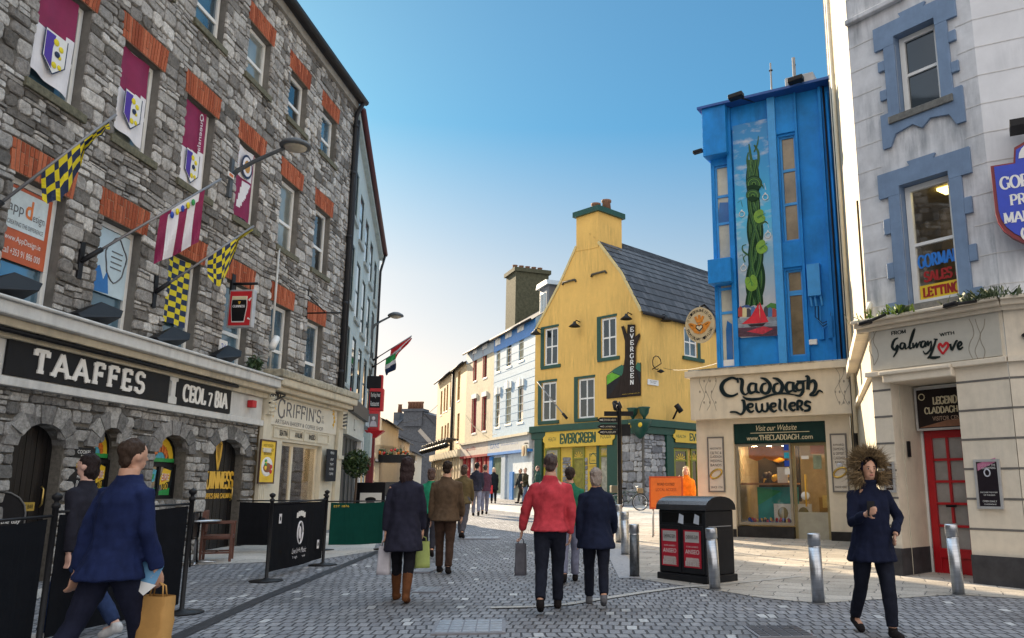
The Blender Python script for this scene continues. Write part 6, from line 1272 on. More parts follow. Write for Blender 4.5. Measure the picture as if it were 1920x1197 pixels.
for cx, cy, r_ in ((1414, 344, 15), (1412, 366, 13)):
    b.prism([mf(cx+r_*math.cos(PI*i/10), cy-r_*.95*math.sin(PI*i/10)) for i in range(20)], y_-.03, y_-.008, STG[0])
    for j in range(4): b.strip([mf(cx+r_*(.9-.22*j)*math.cos(PI*(i-1)/10), cy+2-r_*(.85-.2*j)*math.sin(PI*(i-1)/10)) for i in range(13)], [.03]*13, y_-.031, STG[1 + j % 2], .003)
t2.part('beanstalk', b)
b = MB(); LFG = [M('bean_leaf', (.16, .33, .03), .5, var=.3, sc=8), M('bean_leaf_dark', (.05, .19, .03), .5, var=.3, sc=8)]
for cx, cy, r_, an in ((1408, 527, 15, 250), (1431, 462, 13, 330), (1427, 405, 13, 340)):
    P_l = []
    for i in range(20):
        a_ = 2*PI*i/20; rr = r_*(1-.45*max(0, math.cos(a_))**10)*(.72+.6*max(0, math.cos(a_-PI))**2+.22*abs(math.sin(a_)))
        P_l.append(mf(cx+rr*.8*math.cos(a_+math.radians(an)), cy+rr*math.sin(a_+math.radians(an))*1.0))
    b.prism(P_l, y_-.024, y_-.016, LFG[0]); b.strip([mf(cx-8*math.cos(math.radians(an)), cy-10*math.sin(math.radians(an))), mf(cx+9*math.cos(math.radians(an)), cy+12*math.sin(math.radians(an)))], [.04, .015], y_-.024, LFG[1], .003)
    for s in (-1, 1): b.strip([mf(cx, cy), mf(cx+6*s, cy+7)], [.02, .01], y_-.024, LFG[1], .003)
t2.part('leaves', b)
b = MB(); RNG = M('ring_white', (.65, .68, .72), .4)
for cx, cy in ((1435, 370), (1391, 402), (1440, 441), (1394, 503)):
    p_ = mf(cx, cy); b.tube([(p_[0]+.075*math.cos(a_*.4), y_-.012, p_[1]+.08*math.sin(a_*.4)) for a_ in range(17)], .012, RNG, 5); b.ball((p_[0], y_-.012, p_[1]+.1), .03, .008, .03, RNG, 6, 4)
    b.strip([mf(cx-8, cy-22), mf(cx-2, cy-26), mf(cx+1, cy-14)], [.012]*3, y_-.002, RNG if cx > 1420 else STG[1], .003)
t2.part('ring_drawing', b)
b = MB(); mp = lambda l: [mf(x, y) for x, y in l]; HSE = [M('mural_house_cream', (.55, .5, .3), .6), M('mural_house_red', (.35, .05, .04), .6), M('mural_house_blue', (.05, .15, .35), .6), M('mural_house_dark', (.04, .04, .06), .6)]
b.prism(mp([(1384, 577), (1400, 571), (1412, 577)]), y_-.006, y_, M('mural_sea_far', (.03, .08, .25), .6)); b.prism(mp([(1432, 577), (1445, 568), (1456, 570), (1456, 580)]), y_-.006, y_, LFG[1])
for i in range(9): b.prism(mp([(1384+i*8, 595), (1392+i*8, 594), (1392+i*8, 578+(i % 3)*2), (1388+i*8, 574+(i % 3)*2), (1384+i*8, 579)]), y_-.01-.001*(i % 2), y_-.004, HSE[(i*3+1) % 4])
b.prism(mp([(1383, 597), (1457, 595), (1457, 630), (1383, 632)]), y_-.008, y_-.001, M('mural_water', (.22, .26, .33), .5, var=.6, sc=7, scv=(1, 1, 4))); b.prism(mp([(1383, 615), (1457, 612), (1457, 630), (1383, 632)]), y_-.01, y_-.008, M('mural_dark_water', (.06, .02, .05), .5, var=.9, sc=8, scv=(1, 1, 4))); b.prism(mp([(1400, 622), (1432, 612), (1450, 617), (1430, 627)]), y_-.012, y_-.01, M('mural_red_reflection', (.45, .02, .05), .5, var=.5, sc=12))
b.prism(mp([(1391, 608), (1408, 594), (1422, 570), (1426, 606)]), y_-.016, y_-.012, M('sail_red', (.55, .01, .03), .5, var=.25, sc=4)); b.prism(mp([(1424, 566), (1441, 604), (1426, 606)]), y_-.015, y_-.012, M('sail_red', (0,)*3)); b.prism(mp([(1402, 609), (1436, 606), (1430, 612), (1408, 613)]), y_-.018, y_-.016, M('hull_dark', (.03, .02, .03), .5))
t2.part('harbour_scene', b)
# meter box, cables, pipes, spotlights, roof gear
b = MB(); b.box(u_(1512), u_(1536), by-.18, by-.002, z_(567), z_(509), KTRIM); 
for x in (1515, 1523, 1534): b.tube([(u_(x), by-.1, z_(567)), (u_(x)+.03, by-.1, z_(585))], .03, KTRIM, 6)
for k in range(4): b.tube([(u_(1522+k*3), by-.06, z_(585)), (u_(1521+k*3), by-.05, z_(604+4*k)), (u_(1534), by-.06, z_(617+3*k)), (u_(1548), by-.06, z_(612+2*k)), (u_(1552), by-.06, z_(592))], .012, KTRIM if k % 2 else IRON, 5)
b.box(u_(1543), u_(1556), by-.1, by, z_(645), z_(606), KBLU); b.box(u_(1526), u_(1536), by-.08, by, z_(646), z_(628), KBLU); th.part('meter_box', b, bev=.008)
b = MB(); b.box(u_(1508), u_(1522), by-.1, by, z_(654), z_(645), WHITE); Th('junction_box', 'small white junction box low on the blue wall', 'box', KF, (u_(1515), by-.05, z_(654)), solo=b)
b = MB()
for k, x in enumerate((1562, 1568, 1574, 1580)): b.tube([(u_(x), by-.05, ZTB-.2*k), (u_(x+2), by-.06, z_(500)), (u_(x+3), by-.05, zT+.1)], .025+.01*(k % 2), [IRON, KBLU, MGUT, KBLU][k], 6)
th.part('wall_cables', b)
def flood(lab, fr, arm0, arm1, sz=.2):
    t2 = Th('floodlight', lab, 'floodlight', fr, arm0); a, c = Vector(arm0), Vector(arm1); b = MB(); b.tube([a, c], .025, IRON, 6); t2.part('arm', b); b = MB(); b.mesh([(c.x+sx*sz, c.y+sy*sz*.6, c.z+sz_*sz*.32+sx*.1*sz) for sx in (-1, 1) for sy in (-1, 1) for sz_ in (-1, 1)], [(0, 1, 3, 2), (4, 6, 7, 5), (0, 4, 5, 1), (2, 3, 7, 6), (0, 2, 6, 4), (1, 5, 7, 3)], IRON); t2.part('housing', b, bev=.02)
p0, p1 = KF.L(1417, 192, by), KF.L(1380, 181, by-.7); flood('black floodlight on an arm over the roof edge of the blue building', KF, (p0[0], by, p0[1]), (p1[0], by-.7, p1[1]), .2)
p0, p1 = KF.L(1526, 164, by), KF.L(1492, 150, by-.6); flood('second floodlight at the top of the blue building, in front of the grey roof cabinet', KF, (p0[0], by, p0[1]), (p1[0], by-.6, p1[1]), .2)
p0, p1 = KF.L(1318, 282, by), KF.L(1312, 284, by-.3); flood('small floodlight on the left flank of the blue building', KF, (p0[0], by, p0[1]), (p1[0]-.05, by-.3, p1[1]), .14)
b = MB(); c0 = KF.L(1473, 178, by+1.5); c1 = KF.L(1524, 134, by+1.5); b.box(c0[0], c1[0], by+1.5, by+2.6, ZTB, c1[1], M('roof_cabinet', (.35, .36, .38), .5)); b.box(c0[0]+.1, c0[0]+.55, by+1.46, by+1.5, c0[1]+.2, c1[1]-.1, M('roof_cabinet_dark', (.1,)*3)); Th('roof_cabinet', 'grey plant cabinet on the roof of the blue building', 'cabinet', KF, (c0[0], by+2, ZTB), solo=b, bev=.02)
for k, (x, yt) in enumerate(((1447, 118), (1491, 108))):
    u = KF.U(x, 170, by+1); b = MB(); b.tube([(u, by+1, ZTB), (u, by+1, KF.Z(x, yt, by+1))], .025 if k == 0 else .05, M('mast_grey', (.2,)*3), 6); b.tube([(u-.05, by+1, KF.Z(x, yt+14, by+1)), (u+.05, by+1, KF.Z(x, yt+14, by+1))], .03, IRON, 5); Th('antenna', ['thin antenna mast on the blue building, left of the roof cabinet', 'thicker mast rising behind the roof cabinet of the blue building'][k], 'antenna', KF, (u, by+1, ZTB), solo=b)
b = MB(); p0, p1 = KF.L(1508, 148, by), KF.L(1562, 136, by); b.tube([(p0[0], by+.4, p0[1]), (p1[0], by+.4, p1[1])], .03, IRON, 6); b.tube([(p0[0]+.2, by+.4, ZTB), (p0[0]+.2, by+.4, p0[1]+.05)], .03, IRON, 6); Th('roof_bar', 'dark horizontal bar over the roof beside the gutter of the white building', 'bar', KF, (p0[0], by+.4, ZTB), solo=b)
# round hanging sign with hands and heart
cu_, cz_ = KF.L(1313, 610, -.55); r_ = KF.U(1340, 610, -.55)-KF.U(1286, 610, -.55); r_ *= .5
t2 = Th('round_sign', 'round cream hanging sign with two orange hands holding a heart under a crown', 'sign', KF, (cu_, -.55, cz_-r_))
b = MB(); b.prism([(cu_+r_*math.cos(a_*PI/20), cz_+r_*1.18*math.sin(a_*PI/20)) for a_ in range(40)], -.6, -.5, M('round_sign_cream', (.52, .43, .27), .5)); t2.part('disc', b, bev=.015)
b = MB(); HAN = M('hand_orange', (.6, .22, .02), .5, var=.3, sc=14); fx = lambda l: [(cu_+x*r_, cz_+y*r_) for x, y in l]
for s in (-1, 1):
    b.prism(fx([(s*x, y) for x, y in ((.05, -.62), (.35, -.5), (.66, -.12), (.78, .12), (.6, .18), (.34, .08), (.16, -.02), (.1, .1), (0, .1), (0, -.1), (.22, -.2), (.18, -.35), (0, -.5))]), -.612-.001*s, -.6, HAN)
    b.strip(fx([(s*.42, -.05), (s*.62, .06)]), [.015, .015], -.614, BLACK, .003)
b.prism(fx([(-.2, .14), (.2, .14), (.22, .22), (.36, .52), (.2, .6), (.1, .34), (.08, .66), (-.08, .66), (-.1, .34), (-.2, .6), (-.36, .52), (-.22, .22)]), -.612, -.6, HAN); t2.part('hands_and_crown', b)
b = MB(); b.prism(fx([(0, -.4), (.22, -.2), (.2, -.06), (.1, -.02), (0, -.1), (-.1, -.02), (-.2, -.06), (-.22, -.2)]), -.62, -.611, M('heart_cream', (.66, .58, .42), .5)); b.strip(fx([(0, -.4), (.22, -.2), (.2, -.06), (.1, -.02), (0, -.1), (-.1, -.02), (-.2, -.06), (-.22, -.2), (0, -.4)]), [.02]*9, -.62, BLACK, .003); t2.part('heart', b)
b = MB()
for txt, a0, a1, up in (('O COISTEALBHE LE GRA', 160, 20, 1), ('FROM GALWAY WITH LOVE', 200, 340, -1)):
    for i, ch_ in enumerate(txt):
        if ch_ == ' ': continue
        a_ = math.radians(a0+(a1-a0)*i/(len(txt)-1)); k_ = len(b.v); sans(b, ch_, -.03, .03, -.035, .035, 0, BLACK); ro = a_-PI/2 if up > 0 else a_+PI/2
        b.v[k_:] = [(cu_+.85*r_*math.cos(a_)+x*math.cos(ro)-z*math.sin(ro), -.6+y, cz_+.95*r_*math.sin(a_)+x*math.sin(ro)+z*math.cos(ro)) for x, y, z in b.v[k_:]]
t2.part('lettering', b)
b = MB(); b.tube([(cu_, -.55, cz_+r_*1.2), (cu_+.1, -.5, cz_+r_*1.35), (u_(1335), by, cz_+r_*1.4)], .03, IRON, 6); t2.part('arm', b)
# ------------------------------------------------------------ white corner building on the right
RF = Frame(G(1823, 1094), dvp(-147))
RC0, RC1 = -1.34, RF.U(1886, 640); ZR = 16.
RW_ = M('grey_white_blockwork', (.64, .645, .665), .75, var=.2, sc=2.6, streak=.55, bump=.2); RWL = M('white_quoin_wall', (.68, .69, .72), .75, var=.1, sc=1.6, streak=.3); RBL = M('slate_blue_surround', (.17, .25, .38), .6, var=.15, streak=.2); RCR = M('corner_shop_cream', (.7, .62, .5), .6, var=.1, streak=.18)
th = RB = Th('white_corner_building', 'tall whitish blockwork corner building with slate blue window surrounds', 'building', RF, ((RC0+RC1)/2, 0, 0))
def rr_(x0, y0, x1, y1): return RF.R(x0, y0, x1, y1)
rw = [(RF.U(1682, 130), RF.U(1762, 130), RF.Z(1720, 205), RF.Z(1720, 50)), (RF.U(1694, 430), RF.U(1790, 430), RF.Z(1745, 568), RF.Z(1745, 332))]
RW2 = []
zcr = RF.Z(1740, 592, -.1); door = (RF.U(1684, 900), RF.U(1811, 900), -.2, RF.Z(1740, 712))
b = MB(); wallpoly(b, rect(RC0, RC1, zcr, ZR), [rect(*q_) for q_ in rw], RW_, depth=.22, rev=RBL); th.part('wall', b)
b = MB(); wallpoly(b, rect(RC0, RC1, -.2, zcr), [rect(*door)], RCR, y=-.02, depth=.85); th.part('shop_wall', b)
jn = MB(); JM = M('block_joint_grey', (.6, .59, .58), .9)
for i in range(26):
    z = zcr+.3+i*.47
    for a, c in cuts(RC0, RC1, [(q_[0]-.3, q_[1]+.3) for q_ in rw if q_[2]-.5 < z < q_[3]+.5]): jn.box(a, c, -.006, -.001, z, z+.014, JM)
for i in range(7):
    z = .32+i*.42
    for a, c in cuts(RC0, RC1, [(door[0], door[1])] if z < door[3] else []): jn.box(a, c, -.026, -.021, z, z+.03, M('rustic_groove', (.14, .13, .12), .9))
th.part('joints', jn)
for q_ in rw:
    a, b_, c, d = q_; s = MB(); w_ = .2
    s.prism([(a-.36, d-.14), (a-.36, d+.28), ((a+b_)/2-.2, d+.28), ((a+b_)/2-.24, d+.36), ((a+b_)/2+.24, d+.36), ((a+b_)/2+.2, d+.28), (b_+.36, d+.28), (b_+.36, d-.14), (b_, d-.14), (b_, d), (a, d), (a, d-.14)], -.05, -.002, RBL)
    for sd, x0, x1 in ((-1, a-w_, a), (1, b_, b_+w_)):
        s.box(x0, x1, -.049, -.002, c, d-.14, RBL)
        for k in (.25, .62): e = (x0-.12, x0) if sd < 0 else (x1, x1+.12); s.box(e[0], e[1], -.049, -.002, c+(d-c)*k, c+(d-c)*(k+.13), RBL)
    ad = min(.5, max(.08, c-zcr-.12))/.5       # the apron stops above the shop cornice
    s.prism([(a-.34, c+.1), (a-.34, c-.5*ad), (a-.2, c-.5*ad), (a-.1, c-.3*ad), ((a+b_)/2-.15, c-.24*ad), ((a+b_)/2, c-.36*ad), ((a+b_)/2+.15, c-.24*ad), (b_+.1, c-.3*ad), (b_+.2, c-.5*ad), (b_+.34, c-.5*ad), (b_+.34, c+.1), (b_, c+.1), (b_, c), (a, c), (a, c+.1)], -.048, -.002, RBL)
    sr = th.part('window_surround', s, bev=.01)
    f = window(th, a+.01, b_-.01, c+.01, d-.01, .12, WHITE, GLASS[0] if c > 5 else CLEAR, fw=.09, bars_h=(.5,), bw=.05, sill=(.2, .2, .12), sillm=M('grey_stone_sill', (.16, .16, .15), .9, var=.4, sc=12))
ir = MB(); a, b_, c, d = rw[1]; OI = M('office_wall', (.3, .24, .13), .8, var=.3)
ir.face([(a-1, 2.4, c), (b_+1, 2.4, c), (b_+1, 2.4, d+.3), (a-1, 2.4, d+.3)], OI); ir.face([(a-1, .3, d+.1), (b_+1, .3, d+.1), (b_+1, 2.4, d+.1), (a-1, 2.4, d+.1)], OI); ir.face([(a-1, .3, c), (b_+1, .3, c), (b_+1, 2.4, c), (a-1, 2.4, c)], OI)
for x in (a-1, b_+1): ir.face([(x, .3, c), (x, 2.4, c), (x, 2.4, d+.1), (x, .3, d+.1)], OI)
TL = Mem('ceiling_light', (1, .8, .25), 2.5); ir.box(a+.2, b_+.1, .8, 1.1, d+.05, d+.09, TL); ir.box(a+.3, b_, 1.5, 1.8, d+.05, d+.09, TL); ir.box(a-.2, a+.15, 1.6, 2.2, c, d, M('bookcase', (.1, .07, .04), .7)); th.part('office_interior', ir)
t2 = Th('window_lettering', 'office window lettering: blue serif word, red word and a yellow strip', 'sign', RF, ((a+b_)/2, .15, c+.1)); l = MB(); wy = .155
serif(l, 'GORMALLEY', a+.12, b_+.22, c+.62, c+.82, wy, M('letter_royal', (.03, .2, .65), .4), T=.19, t=.1, sl=.1, sh=.1); serif(l, 'SALES &', a+.2, b_-.02, c+.38, c+.54, wy, M('letter_red', (.35, .02, .02), .4), T=.24, t=.13, sl=.1, sh=.08); l.box(a+.11, b_-.1, wy-.002, wy, c+.1, c+.33, YEL); serif(l, 'LETTINGS', a+.16, b_-.0, c+.14, c+.29, wy-.002, M('letter_red', (0,)*3), T=.22, t=.12, sl=.1, sh=.08); t2.part('lettering', l)
# moulding high on the wall, cornice, fascia
b = MB(); z = RF.Z(1610, 42); b.box(RC0, RF.U(1700, 20), -.1, 0, z, z+.1, RW_); th.part('string_course', b, bev=.02)
b = MB(); zf = RF.Z(1740, 685, -.1)
for ya, za, zb, m in ((.1, zcr-.1, zcr-.04, RCR), (.2, zcr-.04, zcr+.03, RCR), (.28, zcr+.03, zcr+.08, RCR)): b.box(RC0-.16, RC1+.04, -ya, 0, za, zb, m)
b.box(RC0-.08, RC1+.02, -.1, 0, zf-.08, zf, RCR); th.part('cornice', b, bev=.012)
b = MB(); b.box(door[0]-.06, door[1], -.14, -.02, door[3], door[3]+.18, RCR); b.box(door[0]-.1, door[1], -.18, -.02, door[3]+.12, door[3]+.18, RCR); th.part('door_hood', b, bev=.015)
b = MB(); PLD = M('plinth_grey', (.05, .05, .055), .6, var=.3); b.box(RC0, door[0], -.06, -.022, -.2, RF.Z(1684, 1028), PLD); th.part('plinth', b); b = MB(); b.box(door[1], RC1, -.06, -.022, -.2, RF.Z(1840, 1041), PLD); b.face([(door[0]+.002, -.06, -.2), (door[0]+.002, .8, -.2), (door[0]+.002, .8, .42), (door[0]+.002, -.06, .42)], PLD); th.part('plinth', b)
t2 = Th('shop_sign', 'cream sign with dark handwritten love slogan and red heart on the white corner building', 'sign', RF, ((RC0+RC1)/2, -.03, zf))
fit = fitbox(RF, 1660, 640, 1800, 650, -.05); b = MB(); INK = M('ink_green_black', (.012, .02, .02), .4)
b_o = MB(); b_o.box(RC0+.05, RC1-.05, -.045, -.021, zf+.02, zcr-.105, M('sign_grey_cream', (.5, .48, .42), .6, var=.08)); t2.part('board', b_o)
for t_, x0, x1, y0, y1 in (('FROM', 1671, 1698, 629, 618), ('WITH', 1762, 1789, 631, 621)): p = fit(x0, y0); q_ = fit(x1, y1); serif(b, t_, p[0], q_[0], p[1], q_[1], -.045, INK, T=.26, t=.15, sl=.1, sh=.08)
SC_ = [[(1684, 634, 2), (1677, 638, 4), (1673, 650, 5), (1678, 656, 4), (1683, 648, 4), (1682, 658, 4), (1675, 670, 2)], [(1697, 644, 2), (1690, 644, 3), (1688, 652, 4), (1693, 654, 3), (1697, 645, 3), (1698, 654, 3), (1702, 652, 1)], [(1702, 653, 2), (1709, 640, 2), (1715, 618, 3), (1711, 626, 4), (1706, 645, 4), (1707, 654, 3), (1712, 650, 1)], [(1712, 643, 3), (1713, 652, 3), (1719, 643, 2), (1719, 652, 3), (1725, 641, 2), (1727, 644, 1)], [(1735, 640, 2), (1729, 641, 3), (1727, 649, 4), (1732, 651, 3), (1736, 642, 3), (1736, 651, 2)], [(1740, 639, 3), (1740, 648, 3), (1746, 640, 2), (1745, 655, 3), (1736, 664, 3), (1731, 658, 1)],
 [(1755, 637, 3), (1751, 650, 4), (1744, 668, 4), (1739, 672, 2)], [(1740, 670, 3), (1752, 671, 5), (1763, 669, 2)], [(1751, 636, 2), (1758, 637, 3)], [(1782, 645, 3), (1785, 656, 4), (1793, 640, 3), (1796, 640, 1)], [(1796, 652, 2), (1803, 646, 3), (1801, 641, 3), (1796, 647, 4), (1799, 655, 4), (1806, 651, 2)]]
brush(b, SC_, fit, -.045, INK, .012); t2.part('lettering', b)
b = MB(); brush(b, [[(1768, 664, 3), (1760, 652, 4), (1763, 645, 4), (1768, 650, 4), (1774, 643, 4), (1778, 649, 4), (1768, 664, 3)]], fit, -.045, RED, .012); t2.part('heart', b)
b = MB()
for x in (1634, 1642, 1821, 1833, 1842):
    s = sp_([(x+5*math.sin(i*1.6+x), 615+i*14 if x < 1700 else 598+i*15, 1) for i in range(6)]); b.strip([fit(p[0], p[1]) for p in s], [.012]*len(s), -.045, VIN, .003)
t2.part('vine_drawing', b)
# red glazed door and visitor centre sign
dxa, dxb = RF.U(1745, 950, .8), RF.U(1830, 950, .8); dz1 = RF.Z(1790, 806, .8)
b = MB(); b.box(door[0]-.1, dxa-.02, .78, .86, -.2, dz1+.1, WHITE); b.box(door[0]-.2, door[1]+.6, .84, .9, -.2, door[3], RCR); th.part('door_frame', b)
b = MB(); RD = M('door_red', (.42, .008, .015), .35, var=.12); lay = .05
cols_d = 2; rows_d = 5; pw = (dxb-dxa-.3)/2
b.box(dxa, dxb, .8, .83, -.1, .28, RD); b.box(dxa, dxa+.12, .77, .83, -.1, dz1, RD); b.box(dxb-.12, dxb, .77, .83, -.1, dz1, RD); b.box(dxa+.12, dxb-.12, .77, .83, dz1-.12, dz1, RD); b.box(dxa+.12, dxb-.12, .77, .83, .26, .4, RD)
for i in range(1, rows_d): z = .4+(dz1-.52)*i/rows_d; b.box(dxa+.12, dxb-.12, .78, .83, z-.02, z+.02, RD)
b.box((dxa+dxb)/2-.02, (dxa+dxb)/2+.02, .775, .83, .4, dz1-.12, RD); dr = th.part('door', b, bev=.006); b = MB(); b.box(dxa+.1, dxb-.1, .815, .82, .4, dz1-.1, M('door_glass', (.3, .29, .28), .15, var=.3, sc=2, spec=.8)); th.part('pane', b, dr); b = MB(); b.tube([(dxb-.3, .77, 1.05), (dxb-.3, .71, 1.05), (dxb-.42, .7, 1.05)], .02, BLACK, 6); th.part('handle', b, dr)
q = RF.R(1720, 728, 1815, 802, .6); q = (RF.U(1719, 760, .62), door[1]+.5, RF.Z(1760, 803, .62), RF.Z(1760, 728, .62)); t2 = Th('shop_sign', 'dark visitor centre sign with cream lettering over the red door', 'sign', RF, ((q[0]+q[1])/2, .62, q[2])); b = MB(); b.box(q[0], q[1], .62, .68, q[2], q[3], M('legend_dark', (.022, .016, .015), .4)); b.prism([(q[0]+.02, q[2]+.02), (q[1]-.02, q[2]+.02), (q[1]-.02, q[2]+.16), (q[0]+.5, q[2]+.12)], .612, .62, M('legend_glow', (.3, .14, .08), .5, var=.4, sc=3)); t2.part('board', b); t2.part('frame', frame_mb(MB(), q[0]-.03, q[1]+.03, q[2]-.03, q[3]+.03, .605, M('silver_frame', (.55,)*3, .4, .5), .035, .08))
l = MB(); sx0 = RF.U(1748, 750, .6); sx1 = RF.U(1812, 750, .6); serif(l, 'LEGEND', sx0, sx0+(sx1-sx0)*.72, RF.Z(1770, 757, .6), RF.Z(1770, 743, .6), .612, CRL, T=.2, t=.12, sl=.08, sh=.06); sans(l, 'OF THE', sx0+(sx1-sx0)*.78, sx1-.02, RF.Z(1770, 755, .6), RF.Z(1770, 746, .6), .612, CRL)
serif(l, 'CLADDAGH RING', RF.U(1733, 770, .6), sx1+.12, RF.Z(1770, 774, .6), RF.Z(1770, 762, .6), .612, CRL, T=.2, t=.12, sl=.07, sh=.06); sans(l, 'VISITOR CENTRE', RF.U(1748, 785, .6), sx1, RF.Z(1770, 788, .6), RF.Z(1770, 780, .6), .612, M('legend_tan', (.5, .35, .25), .5)); l.tube([(RF.U(1727, 745, .6)+.05*math.cos(a_*.5), .61, RF.Z(1727, 745, .6)+.05*math.sin(a_*.5)) for a_ in range(14)], .008, CRL, 5); t2.part('lettering', l)
q = RF.R(1829, 866, 1878, 951, -.05); poster('dark framed ring poster on the pier right of the red door', RF, q, M('ring_poster_dark', (.02, .015, .02), .35), [('LEGEND OF THE', .9, .94), ('CLADDAGH RING', .83, .88), ('DISCOVER THE STORY', .3, .33), ('OF THE RING', .24, .27), ('OPEN DAILY', .1, .14), ('CLADDAGH.IE', .04, .07)], off=-.024, fm=M('silver_frame', (0,)*3), pic=lambda p, q, y: (p.prism([(q[0]+.02, q[2]+.5), (q[1]-.02, q[2]+.62), (q[1]-.02, q[2]+.68), (q[0]+.02, q[2]+.6)], y-.003, y, M('ring_flare', (.5, .18, .3), .4, var=.5, sc=8)), p.tube([((q[0]+q[1])/2+.04*math.cos(a_*.4), y-.006, q[2]+.47+.05*math.sin(a_*.4)) for a_ in range(17)], .01, M('gem', (.5,)*3), 5)))
q = RF.R(1659, 870, 1678, 920, -.03); poster('narrow dark poster on the pier left of the red door, behind the hooded walker', RF, q, M('ring_poster_dark', (0,)*3), [('OPEN', .8, .9), ('DAILY', .1, .2)], off=-.024, fm=M('silver_frame', (0,)*3))
b = MB(); p = RF.L(1714, 845, .3); b.box(door[0]+.02, door[0]+.05, .3, .36, p[1]-.1, p[1]+.15, BLACK); Th('door_bell', 'small black bell box on the cream door jamb', 'bell', RF, (door[0]+.03, .33, p[1]-.1), solo=b)
# right hand face beyond the corner and the sunlit left flank
cr_ = RF.P(RC1, 0, 0); XF = Frame((cr_.x, cr_.y, RF.o.z), dvp(-1950))
T_X = M4(RF).inverted() @ M4(XF)
def xr(mb): mb.v = [tuple(T_X @ Vector(p)) for p in mb.v]; return mb
b = MB(); b.box(0, 6, 0, .5, zcr, ZR, RWL); b.box(0, 6, -.02, .5, -.2, zcr, RCR); th.part('right_wall', xr(b))
b = MB()
for i in range(26): z = zcr+.3+i*.47; b.box(0, 6, -.006, -.001, z, z+.014, JM)
for i in range(7): z = .32+i*.42; b.box(0, 6, -.026, -.021, z, z+.03, M('rustic_groove', (0,)*3))
for ya, za, zb in ((.1, zcr-.1, zcr-.04), (.2, zcr-.04, zcr+.03), (.28, zcr+.03, zcr+.08)): b.box(-.02, 6, -ya, 0, za, zb, RCR)
b.box(0, 6, -.1, 0, zf-.08, zf, RCR); b.box(0, 6, -.06, -.022, -.2, RF.Z(1840, 1041), PLD); th.part('right_trim', xr(b))
lf = RF.P(RC0, 0, 0); kr = KF.P(u_(1571, 300), by, 0); 
dv = (Vector((kr.x, kr.y))-Vector((lf.x, lf.y)))
SF = Frame((lf.x, lf.y, RF.o.z), (dv.x, dv.y)); sgn = 1 if Vector((SF.x.x, SF.x.y)).dot(dv) > 0 else -1; SLN = dv.length
T_S = M4(RF).inverted() @ M4(SF)
def sr_(mb): mb.v = [tuple(T_S @ Vector(p)) for p in mb.v]; return mb
s0_, s1_ = (0, SLN) if sgn > 0 else (-SLN, 0)
b = MB(); SUNW = M('flank_cream', (.46, .42, .33), .7, var=.12, streak=.2); b.box(s0_, s1_, 0, .4, -.2, ZR, SUNW); th.part('left_wall', sr_(b))
b = MB(); e_ = s0_ if sgn < 0 else s1_
for i in range(4): x = (s0_ if sgn < 0 else s1_)+(-1 if sgn > 0 else 1)*(.35+i*.55); b.tube([(x, -.08, ZR), (x, -.08, .1+.8*i)], .05, [MGUT, OFFW, MGUT, OFFW][i], 6)
th.part('downpipe', sr_(b))
b = MB(); b.box(s0_, s1_, -.2, 0, zcr-.1, zcr+.06, RCR); b.box(s0_, s1_, -.08, 0, zf-.08, zf, RCR); th.part('flank_cornice', sr_(b))
b = MB(); b.face([RF_ for RF_ in [(RC0, 0, ZR), (RC1, 0, ZR), (RC1+2, 6, ZR), (RC0+1, 6, ZR)]], SLATE); th.part('roof', b)
# blue agency sign at the right edge
q0 = XF.L(1858, 320, -.35); t2 = Th('agency_sign', 'blue shield shaped agency sign with dark red border, at the right edge', 'sign', XF, (q0[0]+.4, -.3, XF.Z(1890, 465, -.35)))
sx = lambda x, y: XF.L(x, y, -.35)
za, zb, zc_ = sx(1858, 312)[1], sx(1858, 400)[1], sx(1900, 468)[1]; ua = q0[0]; wd = 1.25; cx = ua+wd/2
OUT = [(ua, za), (ua, zb)]+[(cx-wd/2*math.cos(a_*PI/12), zb-(zb-zc_)*math.sin(a_*PI/12)) for a_ in range(1, 12)]+[(ua+wd, zb), (ua+wd, za), (cx+.33, za), (cx+.3, za+.22), (cx, za+.36), (cx-.3, za+.22), (cx-.33, za)]
sh = lambda k: [(cx+(x-cx)*k, (za+zb)/2+(z-(za+zb)/2)*k) for x, z in OUT]
b = MB(); b.prism(OUT, -.36, -.26, M('agency_red', (.2, .008, .015), .4)); t2.part('border', b); b = MB(); b.prism([p for p in sh(.93)], -.375, -.355, M('agency_blue', (.005, .04, .45), .35)); t2.part('panel', b)
l = MB(); b2 = [(cx+.26*math.cos(a_*PI/10), za+.04+.24*math.sin(a_*PI/10)) for a_ in range(11)]; l.prism(b2, -.38, -.374, WHITE); l.prism([(cx-.1, za+.06), (cx+.1, za+.06), (cx, za+.2)], -.385, -.38, RED)
h = (za-zc_); serif(l, 'GORMALLEY', ua+.1, ua+wd-.08, za-h*.3, za-h*.16, -.376, WHITE, T=.2, t=.1, gap=.05); serif(l, 'PROPERTY', ua+.2, ua+wd-.2, za-h*.5, za-h*.38, -.376, WHITE, T=.2, t=.1, gap=.05); serif(l, 'MANAGEMENT', ua+.1, ua+wd-.08, za-h*.7, za-h*.58, -.376, WHITE, T=.2, t=.1, gap=.05); serif(l, '(091)', ua+.28, ua+.9, za-h*.9, za-h*.77, -.376, WHITE, T=.2, t=.1, gap=.05); t2.part('lettering', l)
b = MB(); b.box(ua+.3, ua+.8, -.5, -.1, za+.5, za+.6, IRON); b.tube([(cx, 0, za+.55), (cx, -.4, za+.55)], .03, IRON, 6); t2.part('lamp_bar', b)
